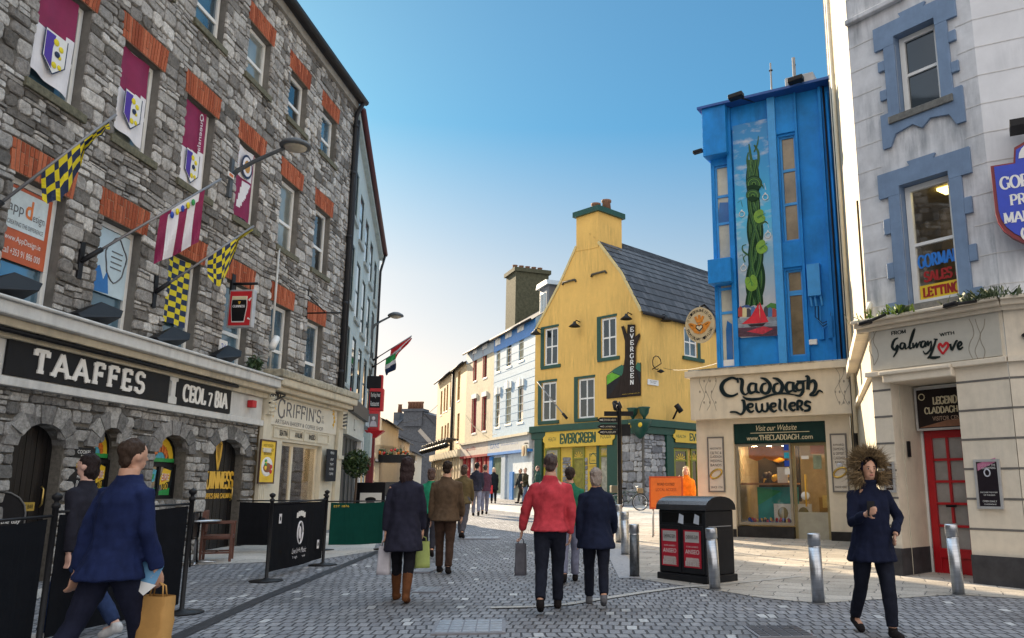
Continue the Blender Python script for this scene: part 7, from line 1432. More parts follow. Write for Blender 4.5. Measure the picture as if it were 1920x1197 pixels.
dq = XF.L(1915, 628, -.1); b = MB(); b.prism([(dq[0], dq[1]), (dq[0]+.3, dq[1]-.22), (dq[0]+.6, dq[1]), (dq[0]+.3, dq[1]+.22)], -.09, -.022, BLACK); b.prism([(dq[0]+.05, dq[1]), (dq[0]+.3, dq[1]-.18), (dq[0]+.55, dq[1]), (dq[0]+.3, dq[1]+.18)], -.1, -.09, YEL); Th('diamond_sign', 'yellow diamond sign with black edge cut off by the right edge of the picture', 'sign', XF, (dq[0]+.3, -.05, dq[1]-.22), solo=b)
# weeds and floodlights on the cornice
for k, (px, py, n, lab, m_) in enumerate(((1690, 592, 70, 'bright green weed tuft on the cream cornice left of the office window', LEAFB), (1850, 550, 150, 'leafy weeds on the cornice at the building corner', M('leaf_grey', (.1, .13, .07), .6)), (1640, 598, 30, 'thin sparse weed near the left end of the cream cornice', LEAFB))):
    u, z = RF.L(px, py, -.15); z = zcr+.05; R_ = random.Random(k); b = MB()
    for i in range(n):
        a = Vector((u+R_.gauss(0, .12 if k != 1 else .22), -.2+R_.gauss(0, .05), z)); t_ = a+Vector((R_.gauss(0, .09), R_.gauss(-.03, .06), R_.uniform(.03, .17))); s = Vector((R_.gauss(0, .012), R_.gauss(0, .012), 0)); b.face([a-s, a+s, t_+s*1.5, t_+Vector((0, 0, .02))], m_ if R_.random() < .7 else LEAF)
    Th('weed', lab, 'plant', RF, (u, -.2, z), solo=b)
for k, (a0, a1, lab) in enumerate((((1830, 565), (1782, 572), 'black grille floodlight on an arm above the love sign'), ((1660, 590), (1622, 606), 'black floodlight at the left corner of the cream cornice'))):
    p0 = RF.L(*a0, -.3); p1 = RF.L(*a1, -.7); flood(lab, RF, (p0[0], -.3, p0[1]), (p1[0], -.7, p1[1]), .1)
b = MB(); p = RF.L(1628, 575, -.1)
b.tube([(p[0], -.05, p[1]+.05), (p[0]+.06, -.2, p[1]-.1)], .045, OFFW, 8); Th('security_camera', 'small white camera on the left edge of the white corner building', 'camera', RF, (p[0], -.1, p[1]-.1), solo=b)
# wires across the street
def wire(p, q, sag, r=.012, n=14):
    b = MB(); b.tube([p+(q-p)*i/n-Vector((0, 0, sag*4*(i/n)*(1-i/n))) for i in range(n+1)], r, BLACK, 4); return b
p, q = ER.P(*[ER.L(1243, 690, -.2)[0], -.2, ER.L(1243, 690, -.2)[1]]), KF.P(u_(1338), by, KF.Z(1338, 682, by)); Th('cable', 'thin dark cable from the yellow house to the blue building', 'cable', solo=wire(p, q, .15), at=(0, 0, 0))
# ------------------------------------------------------------ street furniture
def bollard(lab, px, py, pt, lean=0, m=STEEL, r=.075, sticker=True):
    p = G(px, py); d = p.y
    h = d*(math.tan(TH+math.atan((CY-pt)/F))-math.tan(TH+math.atan((CY-py)/F)))
    th = Th('bollard', lab, 'bollard', at=tuple(p), group='steel bollards along the pavement edge'); th.o.rotation_euler = (0, lean, random.random())
    b = MB(); b.lathe([(r, -.02), (r, h*.8)], m, 20); th.part('post', b)
    b = MB(); b.lathe([(r*1.0, h*.8), (r*.93, h*.805), (r*.93, h*.83), (r*1.06, h*.835), (r*1.06, h*.98), (r*.98, h), (.01, h*1.0)], STEEL, 20); th.part('cap', b)
    b = MB(); b.lathe([(r*1.15, -.01), (r*1.15, .012), (r, .014)], M('bollard_collar', (.12, .12, .12), .7), 20); th.part('collar', b)
    return th
bollard('steel bollard standing closest in front of the black litter bin', 1341, 1106, 990, -.045)
bollard('steel bollard alone in the middle of the foreground, right of the litter bin', 1535, 1132, 1000, -.02)
bollard('steel bollard in front of the red door, leaning slightly left', 1798, 1116, 982, -.06)
bollard('darker stickered bollard left of the litter bin', 1190, 1082, 983, 0, M('bollard_dark', (.12, .13, .14), .35, .7, var=.6, sc=14))
bollard('steel bollard with blue stripe, second beyond the stickered one', 1172, 1041, 960, 0)
bollard('farthest of the steel bollards by the bicycle', 1160, 1018, 946, 0)
# double litter bin
A0, A1, A2 = G(1237, 1085), G(1326, 1097), G(1384, 1088)
bx = (A1-A0); wd = 1.02; rz = math.atan2(bx.y, bx.x); rz = math.atan2(A1.y-A0.y-.0, A1.x-A0.x)
th = Th('litter_bin', 'black double litter bin with curved grey lid and two red panels of white words', 'litter bin', at=tuple(A0), rz=rz)
W1, DP, HB = (A1-A0).length, .62, 1.12; BINB = M('bin_black', (.014, .015, .018), .35, var=.25, bump=.1)
b = MB(); b.box(0, W1, 0, DP, .1, HB-.12, BINB); b.box(-.03, W1+.03, -.03, DP+.03, 0, .1, BINB); th.part('body', b, bev=.015)
b = MB(); n = 10; pr = [(DP/2-(DP/2+.03)*math.cos(PI*i/n), HB-.12+.2*math.sin(PI*i/n)**.8) for i in range(n+1)]
for i in range(n): b.mesh([(-.03, pr[i][0], pr[i][1]), (W1+.03, pr[i][0], pr[i][1]), (W1+.03, pr[i+1][0], pr[i+1][1]), (-.03, pr[i+1][0], pr[i+1][1])], [(0, 1, 2, 3)], M('bin_lid_grey', (.03, .033, .038), .22, .2, var=.3, spec=.6), sm=True)
for x in (-.03, W1+.03): b.face([(x, y, z) for y, z in pr], BINB)
th.part('lid', b)
for k in (0, 1):
    x0 = W1*(.04+.48*k); dw_ = W1*.44; b = MB(); b.box(x0, x0+dw_, -.02, .002, .12, HB-.34, BINB); dr = th.part('door', b, bev=.008)
    b = MB(); b.box(x0+.04, x0+dw_-.04, -.026, -.018, .2, HB-.4, M('bin_red', (.42, .012, .03), .45)); zz = HB-.4
    for t, z0, z1 in (('CHEWING', .03, .075), ('GUM?', .09, .13)): b.box(x0+.07, x0+dw_-.07, -.029, -.025, zz-.17, zz-.02, WHITE)
    sans(b, 'CHEWING GUM', x0+.09, x0+dw_-.09, zz-.12, zz-.07, -.029, BLACK); sans(b, 'CUIR ANSEO', x0+.09, x0+dw_-.09, zz-.24, zz-.22, -.026, WHITE); sans(b, 'ANSEO', x0+.07, x0+dw_-.07, zz-.33, zz-.27, -.026, WHITE); sans(b, 'DISPOSE', x0+.09, x0+dw_-.09, zz-.4, zz-.38, -.026, WHITE); sans(b, 'HERE', x0+.07, x0+dw_-.07, zz-.5, zz-.43, -.026, WHITE)
    b.box(x0+.08, x0+dw_-.08, -.029, -.025, .22, .33, M('bin_notice', (.5, .42, .4), .5)); th.part('panel', b, dr)
    b = MB(); b.box(x0+.03, x0+dw_-.03, -.004, .004, HB-.3, HB-.16, M('bin_slot', (.003,)*3, .8)); th.part('opening', b)
b = MB(); b.box(W1, W1+.006, .06, DP-.06, HB-.35, HB-.34, M('bin_line', (.25, .25, .26), .4)); b.box(W1, W1+.004, .04, DP-.04, .14, HB-.4, BINB); th.part('side_panel', b)
for k, x in enumerate((.4, .7)): b = MB(); b.prism([(x, HB-.3), (x+.1, HB-.32), (x+.11, HB-.2), (x+.03, HB-.17)], -.008, -.004, M('sticker', (.55, .6, .68), .5)); th.part('sticker', b)
# orange diversion sign on a stand
p = G(1228, 1008); th = Th('road_sign', 'orange temporary road sign with black lettering on a steel stand', 'sign', at=tuple(p), rz=-.12)
d = p.y; ppm = d/1552; s = 63*ppm; z0 = (1003-952)*ppm; zt = (1003-892)*ppm
b = MB(); b.box(-.05*0-.12, s-.12, -.03, 0, z0, zt, M('sign_orange', (.85, .17, .01), .45, var=.12)); th.part('board', b); b = frame_mb(MB(), -.12, s-.12, z0, zt, -.034, M('orange_edge', (.6, .08, .01), .5), .04, .03); th.part('frame', b)
b = MB(); xa = -.12; sans(b, 'ROAD CLOSED', xa+s*.25, xa+s*.75, zt-.28*(zt-z0), zt-.2*(zt-z0), -.034, BLACK); sans(b, 'LOCAL ACCESS', xa+s*.2, xa+s*.8, zt-.45*(zt-z0), zt-.36*(zt-z0), -.034, M('letter_orange_dark', (.35, .06, .01), .6)); sans(b, 'DIVERSION', xa+s*.22, xa+s*.9, z0+.14*(zt-z0), z0+.26*(zt-z0), -.034, M('letter_orange_dark', (0,)*3)); th.part('lettering', b)
b = MB()
for x in (-.05, s-.2): b.tube([(x, 0, 0), (x+.02, 0, z0+.1)], .02, STEEL, 6); b.tube([(x, .45, 0), (x+.02, 0, z0+.1)], .02, STEEL, 6); b.tube([(x, 0, .25), (x, .35, .25)], .012, STEEL, 5)
th.part('stand', b)
# finger post
p = G(1157, 990); p = Vector((p.x, p.y, p.z)); q = G(1163, 1012); base_ = q; th = Th('finger_post', 'black finger post with lettered arms pointing left, before the yellow house', 'signpost', at=tuple(base_))
ppm = base_.y/1552; zz = lambda y: (1012-y)*ppm
b = MB(); b.lathe([(.09, 0), (.09, .3), (.055, .35), (.05, zz(770)), (.08, zz(768)), (.05, zz(762)), (.01, zz(756))], IRON, 12); b.tube([(0, 0, zz(770)), (-.05, 0, zz(760)), (-.12, 0, zz(757))], .03, IRON, 6); th.part('post', b)
for k, (y0, y1, x0, x1, t) in enumerate(((787, 797, 1117, 1153, 'SPANISH ARCH'), (800, 809, 1118, 1153, 'CATHEDRAL'), (810, 820, 1118, 1153, 'MUSEUM'))):
    b = MB(); a, c = (x0-1157)*ppm, (x1-1157)*ppm; b.box(a+.05, c+.02, -.06, -.03, zz(y1), zz(y0), BLACK); b.prism([(a+.05, zz(y1)), (a+.05, zz(y0)), (a-.04, (zz(y0)+zz(y1))/2)], -.06, -.03, BLACK); sans(b, t, a+.3*(c-a), c-.04, zz(y1)+.04, zz(y0)-.04, -.06, M('finger_white', (.5, .48, .4), .5)); sans(b, '<', a+.03, a+.12, zz(y1)+.04, zz(y0)-.04, -.06, WHITE); th.part('finger', b)
b = MB(); b.box((1128-1157)*ppm, (1184-1157)*ppm, .02, .05, zz(784), zz(775), BLACK); th.part('finger', b); b = MB(); b.box(.05, (1178-1157)*ppm, -.05, -.02, zz(822), zz(800), BLACK); th.part('finger', b)
# bicycle leaning by the post
p = G(1178, 958); th = Th('bicycle', 'parked bicycle with dark bags, partly hidden behind the woman in the dark coat', 'bicycle', at=tuple(p), rz=.25)
TY = M('tyre', (.02, .02, .02), .8); RIM = M('rim_pale', (.5, .52, .55), .3, .7)
for x in (-.52, .52):
    b = MB(); b.tube([(x+.33*math.cos(2*PI*i/24), 0, .34+.33*math.sin(2*PI*i/24)) for i in range(25)], .022, TY, 6); w_ = th.part('wheel', b)
    b = MB(); b.tube([(x+.3*math.cos(2*PI*i/24), 0, .34+.3*math.sin(2*PI*i/24)) for i in range(25)], .014, RIM, 5)
    for i in range(10): b.tube([(x, 0, .34), (x+.3*math.cos(2*PI*i/10), 0, .34+.3*math.sin(2*PI*i/10))], .003, RIM, 3)
    th.part('rim', b, w_)
FRM = M('bike_frame', (.03, .07, .06), .35)
b = MB(); bbk, hd, st_ = (0, 0, .3), (.38, 0, .78), (-.16, 0, .8)
for a, c in ((bbk, hd), (bbk, st_), (st_, (.36, 0, .72)), (bbk, (-.52, 0, .34)), (st_, (-.52, 0, .34)), (hd, (.52, 0, .34))): b.tube([a, c], .016, FRM, 6)
th.part('frame', b); b = MB(); b.tube([(.38, 0, .78), (.36, 0, .95), (.4, .26, 1.0)], .013, RIM, 6); b.tube([(.36, 0, .95), (.4, -.26, 1.0)], .013, RIM, 6); th.part('handlebar', b); b = MB(); b.ball((-.18, 0, .9), .14, .07, .04, TY); th.part('saddle', b)
b = MB(); b.box(-.75, -.35, -.16, .16, .72, 1.02, M('pannier', (.12, .1, .06), .8)); b.box(.4, .62, -.16, .16, .7, .92, M('basket', (.25, .17, .08), .8)); th.part('bag', b, bev=.04)
# ------------------------------------------------------------ café barriers, tables and chairs
def barrier_post(p, h, m=IRON, base_r=.24):
    b = MB(); b.lathe([(base_r, 0), (base_r, .012), (.06, .03), (.026, .05), (.026, h*.9), (.036, h*.905), (.036, h*.93), (.02, h*.935), (.02, h*.95), (.042, h*.965), (.045, h*.985), (.02, h), (.004, h*1.005)], m, 16, p); return b
def cloth_panel(p0, p1, z0, z1, m, sag=.02, n=12):
    b = MB(); V = []
    for k in (0, 1):
        for i in range(n+1):
            f = i/n; q = p0+(p1-p0)*f; w_ = .02*math.sin(f*9)
            V.append((q.x, q.y+w_*k, q.z+(z0 if k else z1)-sag*math.sin(PI*f)*(1 if not k else .6)))
    b.mesh(V, [(i, i+1, n+2+i, n+1+i) for i in range(n)], m)
    b.mesh([(x, y+.006, z) for x, y, z in V], [(n+1+i, n+2+i, i+1, i) for i in range(n)], m); return b
def barrier(lab, pa, pb, tops, m, posts=(1, 1), deco=None, z0=.12, ptop=None, endtrim=.06):
    a, c = G(*pa), G(*pb); ha = a.y/1552*(pa[1]-tops[0])*.99; hb = c.y/1552*(pb[1]-tops[1])*.99; h = (ha+hb)/2
    th = Th('cafe_barrier', lab, 'barrier', at=tuple(a)); d = c-a; L_ = math.hypot(d.x, d.y); an = math.atan2(d.y, d.x); th.o.rotation_euler = (0, 0, an)
    for k, f in enumerate((0, 1)):
        if posts[k]: th.part('post', barrier_post((L_*f, 0, d.z*f), h*1.06))
    b = MB(); b.tube([(0, 0, h*.93), (L_, 0, h*.93+d.z)], .014, IRON, 6); th.part('rail', b)
    th.part('panel', cloth_panel(Vector((endtrim, 0, 0)), Vector((L_-endtrim, 0, d.z)), z0, h*.91, m))
    if deco: b = MB(); deco(b, L_, h); th.part('print', b)
    return th
CANV = M('black_canvas', (.008, .009, .012), .9, var=.2, spec=.1, bump=.3); CANG = M('green_canvas', (.004, .05, .04), .9, spec=.1, var=.15)
def deco_music(b, L_, h):
    cx = L_*.5; cz = h*.55
    for i in range(5): a = math.radians(130-20*i); b.box(cx+.2*math.cos(a)-.03, cx+.2*math.cos(a)+.03, -.012, -.008, cz+.12+.12*math.sin(a), cz+.2+.12*math.sin(a), WHITE)
    b.tube([(cx+.1*math.cos(i*PI/9), -.01, cz-.02+.17*math.sin(i*PI/9)) for i in range(19)], .014, FWH, 5); b.ball((cx, -.01, cz-.02), .05, .006, .1, FWH, 8, 5); b.strip([(cx-.05, cz+.1), (cx+.04, cz-.06), (cx+.02, cz-.2)], [.02]*3, -.01, FWH)
    sans(b, 'Live Irish Music', cx-.26, cx+.26, h*.27, h*.34, -.012, FWH, shear=.2); sans(b, '7 nights a week', cx-.24, cx+.24, h*.2, h*.24, -.012, FWH)
    for x, z in ((L_*.14, h*.68), (L_*.86, h*.28)): b.box(x-.04, x+.04, -.014, -.01, z, z+.14, FWH); b.ball((x, -.015, z+.07), .022, .004, .035, BLACK, 8, 5)
barrier('black canvas barrier printed with a white oval emblem and small white words', (499, 1090), (605, 1060), (937, 934), CANV, deco=deco_music)
def deco_green(b, L_, h): sans(b, 'EST 1876', .12, .42, h*.82, h*.86, -.012, YEL)
barrier('long dark green canvas barrier behind the black printed one', (609, 1034), (722, 1030), (936, 936), CANG, posts=(0, 1), deco=deco_green)
barrier('plain black canvas barrier along the back, left of the printed one', (436, 1034), (604, 1032), (934, 936), CANV, posts=(0, 1))
barrier('black barrier section at the bottom left with rusty ball topped post', (70, 1222), (340, 1150), (968, 930), CANV, z0=.1)
barrier('black barrier section cut by the left edge of the picture', (-120, 1290), (64, 1224), (975, 970), CANV, posts=(0, 0), z0=.1)
# curved top chalk board behind the left barrier
p = G(10, 1120); th = Th('menu_board', 'black round topped menu board standing at the left edge before the pub door', 'sign', at=tuple(G(-22, 1110)), rz=1.0)
b = MB(); b.prism(arch(-.4, .3, .05, 1.3, .3), -.03, .0, BLACK); th.part('board', b); b = MB(); b.tube([(-.4, -.04, .05), (-.4, -.04, 1.0)]+[(-.05+.35*-math.cos(PI*i/8), -.04, 1.0+.3*math.sin(PI*i/8)) for i in range(9)]+[(.3, -.04, .05)], .012, M('board_edge', (.12,)*3), 5); sans(b, 'Soup of the day', -.25, .25, .85, .93, -.034, WHITE, shear=.2); sans(b, 'Irish stew', -.2, .2, .68, .76, -.034, WHITE, shear=.2); b.tube([(.02+.1*math.cos(a_*.5), -.036, .45+.14*math.sin(a_*.5)) for a_ in range(9)], .012, WHITE, 5); th.part('lettering', b)
# chairs and tables
WOOD = M('chair_brown', (.12, .045, .03), .5, var=.3, sc=8); WICK = M('wicker_dark', (.05, .04, .038), .6, var=.4, sc=30); MET = M('aluminium', (.5, .52, .55), .3, .9)
def armchair(lab, p, rz, fm, sm, grp='chairs outside the pub'):
    th = Th('chair', lab, 'chair', at=tuple(p), rz=rz, group=grp); 
    for x in (-.26, .26):
        for y in (-.24, .24): b = MB(); b.box(x-.022, x+.022, y-.022, y+.022, 0, .66 if y < 0 else .86, fm); th.part('leg', b, bev=.004)
        b = MB(); b.box(x-.03, x+.03, -.27, .25, .65, .685, fm); th.part('armrest', b, bev=.006)
    b = MB(); b.box(-.25, .25, -.26, .24, .38, .45, sm); th.part('seat', b, bev=.02); b = MB(); b.box(-.24, .24, .2, .25, .5, .88, sm); th.part('backrest', b, bev=.015)
    b = MB(); 
    for x in (-.26, .26): b.box(x-.012, x+.012, -.22, .22, .14, .17, fm)
    b.box(-.25, .25, -.012, .012, .14, .17, fm); th.part('stretcher', b); return th
def tubechair(lab, p, rz, grp='chairs outside the pub'):
    th = Th('chair', lab, 'chair', at=tuple(p), rz=rz, group=grp)
    for x in (-.24, .24): b = MB(); b.tube([(x, -.24, 0), (x, -.24, .58)]+[(x, -.16+.08*-math.cos(k*PI/8), .6+.07*math.sin(k*PI/8)) for k in range(1, 5)]+[(x, .05, .67), (x, .2, .64), (x*.96, .24, .45), (x, .27, 0)], .014, BLACK, 6); th.part('side_frame', b)
    b = MB(); b.box(-.23, .23, -.22, .22, .42, .45, WICK); th.part('seat', b, bev=.01); b = MB(); b.box(-.23, .23, .2, .235, .46, .88, WICK); th.part('backrest', b, bev=.02)
    b = MB(); b.tube([(-.23, .25, .45), (-.22, .26, .88), (.22, .26, .88), (.23, .25, .45)], .014, BLACK, 6); th.part('back_frame', b); return th
def table(lab, p):
    th = Th('table', lab, 'table', at=tuple(p)); b = MB(); b.lathe([(.02, .71), (.36, .71), (.37, .72), (.37, .735), (.02, .74)], MET, 24); th.part('tabletop', b); b = MB(); b.lathe([(.035, .02), (.03, .71)], MET, 10); th.part('column', b)
    b = MB()
    for k in range(4): a = k*PI/2+.4; b.tube([(0, 0, .05), (.33*math.cos(a), .33*math.sin(a), .015)], .022, MET, 6)
    th.part('foot', b); return th
armchair('brown wooden armchair with padded seat, nearest to the black barrier', G(405, 1052), 1.9, WOOD, WOOD)
armchair('brown armchair seen from its back edge at the far side of the pub table', G(365, 1020), -2.6, WOOD, WOOD)
tubechair('black tube framed wicker chair left of the steel pub table', G(330, 1062), -1.35)
tubechair('dark wicker chair against the pub wall, half hidden by the man in navy', G(300, 1040), -1.9)
tb = table('round steel topped pub table with a cross foot', G(365, 1058)); 
p = G(365, 1058)
th = Th('ashtray', 'small dark ashtray lying on the round pub table', 'ashtray', at=(p.x+.05, p.y, p.z+.742)); b = MB(); b.lathe([(.05, 0), (.06, .03), (.05, .03), (.04, .012)], BLACK, 12); th.part('dish', b)
# board with a portrait by the far shop, dark van-like awning stall in the far street
p = PF.P(PF.U(696, 900, -.9), -.9, 0); th = Th('pavement_board', 'black pavement board with a white portrait print at the far end of the green barrier', 'sign', at=(p.x, p.y, gz(p.y)), rz=-.1)
ppm = p.y/1552; b = MB(); b.box(-.45, .45, -.04, .02, .05, 1.25, BLACK); th.part('board', b); b = MB(); b.box(-.3, .36, -.05, -.04, .35, .95, WHITE); b.ball((.03, -.05, .62), .14, .01, .18, M('portrait_grey', (0,)*3), 10, 6); b.ball((.03, -.055, .76), .17, .012, .07, BLACK, 10, 6); th.part('print', b)
sp = Vector((-5.35, 41, gz(41))); 
p = Vector((-.242*56, 56, gz(56))); th = Th('market_stall', 'small stall with dark awning and red flowers at the far left of the street', 'stall', at=tuple(p)); b = MB(); b.box(-1.6, 1.6, -.6, .6, 0, .9, M('stall_dark', (.05, .05, .05), .7)); th.part('counter', b); b = MB(); b.box(-1.7, 1.7, -.8, .8, 2.2, 2.7, BLACK); th.part('awning', b); b = MB(); R_ = random.Random(5)
for i in range(46): b.ball((R_.uniform(-1.5, 1.5), -.62+R_.uniform(-.1, .1), 2.75+R_.uniform(0, .3)), .1, .1, .09, R_.choice([RED, ORA, LEAF, LEAF]), 6, 4)
th.part('flowers', b); b = MB()
for x in (-1.6, 1.6): b.tube([(x, -.7, 0), (x, -.7, 2.3)], .04, IRON, 6)
th.part('posts', b)
# ------------------------------------------------------------ people
SKIN = M('skin', (.55, .3, .2), .5, var=.1, sc=20, bump=.05); SKINP = M('skin_pale', (.65, .4, .32), .5, var=.1, sc=20, bump=.05)
def clothm(name, col, var=.34): return M('cloth_'+name, col, .85, var=var, sc=9, bump=.35, bsc=140, spec=.15)
def loft(mb, secs, m, n=18):
    """secs: (centre, rx, ry) stacked ellipses lying flat"""
    V = [(c[0]+rx*math.cos(2*PI*k/n), c[1]+ry*math.sin(2*PI*k/n), c[2]) for c, rx, ry in secs for k in range(n)]; N = len(secs)
    mb.mesh(V, [(i*n+k, i*n+(k+1) % n, (i+1)*n+(k+1) % n, (i+1)*n+k) for i in range(N-1) for k in range(n)]+[tuple(range(n))[::-1], tuple(range((N-1)*n, N*n))], m)
WS = bpy.data.scenes.new('workbench')      # an empty scene to evaluate modifiers in, removed at the end
def solid(mb, name, vox, fold=0, fs=9, seed=0, sm=3):
    """weld overlapping closed pieces into one continuous skin"""
    me = mb.me('tmp'); ob = bpy.data.objects.new('tmp', me); WS.collection.objects.link(ob)
    r = ob.modifiers.new('r', 'REMESH'); r.mode = 'VOXEL'; r.voxel_size = vox; s = ob.modifiers.new('s', 'SMOOTH'); s.iterations = sm; s.factor = .5
    vl = WS.view_layers[0]; vl.update(); out = bpy.data.meshes.new_from_object(ob.evaluated_get(vl.depsgraph)); out.name = name
    bpy.data.objects.remove(ob); bpy.data.meshes.remove(me)
    if fold:
        for v in out.vertices:
            p = v.co; d = noise.noise(Vector((p.x*fs*1.4+seed, p.y*fs*1.4, p.z*fs*.55)))+.5*noise.noise(Vector((p.x*fs*2.6, p.y*fs*2.6+seed, p.z*fs*2.2)))
            v.co = p+v.normal*d*fold
    out.polygons.foreach_set('use_smooth', [True]*len(out.polygons)); return out
def rotx(p, a, o): 
    y, z = p[1]-o[1], p[2]-o[2]; c, s = math.cos(a), math.sin(a); return Vector((p[0], o[1]+y*c-z*s, o[2]+y*s+z*c))
class Pose: pass
def person(lab, px, py, ptop, rz, legs=((18, 8), (-16, 20)), arms=((-12, 6, 12), (14, 6, 16)), lean=3, skin=SKIN, hair=('short', (.05, .03, .02)), top=('jacket', (.02, .03, .08), .86), pants=(.015, .016, .022), boots=None, shoe=(.015, .012, .012), near=False, turn=0, hood=None, collar=None, pos=None, hgt=None, wide=1, skirt=0, kind='person', hold=None):
    g = Vector(pos) if pos else G(px, py); d = g.y
    hgt = hgt or d*(math.tan(TH+math.atan((CY-ptop)/F))-math.tan(TH+math.atan((CY-py)/F)))
    k = hgt/1.76; R = math.radians; vox = {2: .0088, 1: .0115}.get(int(near), .02)
    th = Th('person', lab, 'person', at=tuple(g), rz=rz)
    tilt = -R(lean); hipo = Vector((0, 0, .92))
    up = lambda p: rotx(p, tilt, hipo)
    # legs
    J = []; low = 9
    for s, (h, kn) in zip((-1, 1), legs):
        hip = Vector((s*.09, 0, .9)); a = R(h); knee = hip+Vector((s*.005, math.sin(a), -math.cos(a)))*.43; a2 = a-R(kn); ank = knee+Vector((0, math.sin(a2), -math.cos(a2)))*.41
        J.append((hip, knee, ank, a2)); low = min(low, ank.z-.085)
    dz = Vector((0, 0, -low)); J = [(a+dz, b_+dz, c+dz, t) for a, b_, c, t in J]; hipo = hipo+dz
    T = lambda x, y, z: up(Vector((x, y, z))+dz)
    # arms
    AR = []
    for s, (sw, ab, el) in zip((-1, 1), arms):
        sh = T(s*.163*wide, 0, 1.385); a = R(sw)-tilt*.0; dirv = Vector((s*math.sin(R(ab)), math.sin(a)*math.cos(R(ab)), -math.cos(a)*math.cos(R(ab)))); e = sh+dirv*.295
        a2 = a+R(el); inn = -s*math.sin(R(el))*(.35 if el < 50 or sw > 0 else .95); dv = Vector((s*math.sin(R(ab))*.5+inn, math.sin(a2), -math.cos(a2))).normalized(); wr = e+dv*.255; AR.append((sh, e, wr, dv, s))
    b = MB(); secs = [(.84, .1, .085), (.93, .16, .115), (1.04, .135, .098), (1.2, .155, .112), (1.32, .172, .118), (1.41, .15, .085), (1.46, .085, .068), (1.5, .06, .062), (1.56, .057, .062)]
    loft(b, [(T(0, 0, z), rx*wide, ry*wide) for z, rx, ry in secs], skin)
    hc = T(0, .012, 1.645); ca, sa = math.cos(R(turn)), math.sin(R(turn))
    HD = lambda x, y, z: Vector((hc.x+x*ca-y*sa, hc.y+x*sa+y*ca, hc.z+z))
    def hball(c, rx, ry, rz_, m, mb=b): 
        n0 = len(mb.v); mb.ball((0, 0, 0), rx, ry, rz_, m, 14, 10); mb.xf(lambda x, y, z: HD(c[0]+x, c[1]+y, c[2]+z), n0)
    hball((0, 0, .02), .076, .094, .098, skin); hball((0, .022, -.045), .057, .066, .066, skin); hball((0, .085, -.012), .013, .022, .022, skin); hball((0, .1, -.022), .014, .014, .01, skin)
    for s in (-1, 1): hball((s*.076, -.005, -.005), .012, .022, .032, skin)
    for sh, e, wr, dv, s in AR:
        b.tube([sh, sh+(e-sh)*.5, e, e+(wr-e)*.4, wr], [.056, .05, .041, .041, .028], skin, 10)
        side = Vector((s, 0, 0)); fw = dv.cross(side).normalized(); side = fw.cross(dv).normalized()
        pc = wr+dv*.045; n0 = len(b.v); b.ball((0, 0, 0), .018, .041, .052, skin, 10, 8); 
        b.xf(lambda x, y, z: pc+side*x+fw*y+dv*z, n0)
        cur = .9 if hold else .45
        for f in range(4):
            o = (f-1.5)*.021; ln = (.068, .078, .074, .058)[f]; p0 = wr+dv*.08+fw*o; bend = -side*s*1; p1 = p0+dv*ln*.45+bend*ln*.12*cur; p2 = p1+dv*ln*.3+bend*ln*.35*cur; p3 = p2+dv*ln*.12+bend*ln*.4*cur
            b.tube([p0-dv*.03, p0, p1, p2, p3], [.0105, .0105, .0098, .009, .0075], skin, 8)
        p0 = wr+dv*.03-fw*.03*(-1); p1 = p0+fw*.03+dv*.025-side*s*.012; p2 = p1+dv*.03+fw*.004-side*s*.012; b.tube([p0-fw*.02, p0, p1, p2], [.013, .0125, .0105, .0085], skin, 8)
    for hip, knee, ank, t in J:
        b.tube([hip+Vector((0, 0, .04)), hip, hip+(knee-hip)*.5, knee, knee+(ank-knee)*.35, ank], [.085, .09, .075, .054, .056, .038], skin, 12)
        b.tube([ank+Vector((0, -.03, -.035)), ank+Vector((0, .05, -.045)), ank+Vector((0, .13, -.06))], [.038, .036, .025], skin, 8)
    b.xf(lambda x, y, z: (x*k, y*k, z*k)); th.part('body', solid(b, 'body', vox*k))
    # trousers
    pm = clothm('p%d_%d_%d' % tuple(int(c*999) for c in pants), pants); b = MB()
    loft(b, [(T(0, 0, z), rx*wide, ry*wide) for z, rx, ry in ((.8, .1, .09), (.86, .15, .12), (.94, .175, .13), (1.03, .152, .115), (1.06, .15, .112))], pm)
    for hip, knee, ank, t in J:
        e = ank+(knee-ank)*(.05 if not boots else .55); b.tube([hip+Vector((0, 0, .05)), hip, hip+(knee-hip)*.5, knee, knee+(e-knee)*.5, e], [.1, .108, .092, .072, .068, .06 if not boots else .064], pm, 14)
    b.xf(lambda x, y, z: (x*k, y*k, z*k)); th.part('trousers', solid(b, 'trousers', vox*1.2*k, .011*k, 8, px))
    # shoes or boots
    for hip, knee, ank, t in J:
        b = MB(); sm_ = clothm('s%d_%d_%d' % tuple(int(c*999) for c in (boots or shoe)), boots or shoe); a = -t*.6
        q = [(-.055, -.05, .03), (-.04, -.045, .042), (.03, -.045, .046), (.1, -.055, .046), (.17, -.066, .04), (.2, -.07, .022)]
        pts = [rotx(ank+Vector((0, y, z)), -max(-.5, min(.5, -t))*.5, ank) for y, z, r_ in q]; b.tube(pts, [r_ for y, z, r_ in q], sm_, 12)
        if boots: b.tube([ank+Vector((0, 0, -.05)), ank+(knee-ank)*.1, ank+(knee-ank)*.35, ank+(knee-ank)*.62], [.05, .05, .06, .068], sm_, 12)
        else: b.tube([ank+Vector((0, -.005, -.05)), ank+Vector((0, -.005, .02))], [.048, .046], sm_, 12)
        b.xf(lambda x, y, z: (x*k, y*k, max(z*k, .001))); th.part('boot' if boots else 'shoe', solid(b, 'shoe', vox*k))
    # jacket or coat
    kind_, col, hem = top[:3]; jm = clothm('j%d_%d_%d' % tuple(int(c*999) for c in col), col); b = MB()
    fl = (1.06-hem); loose = .0 if kind_ == 'jacket' else .015
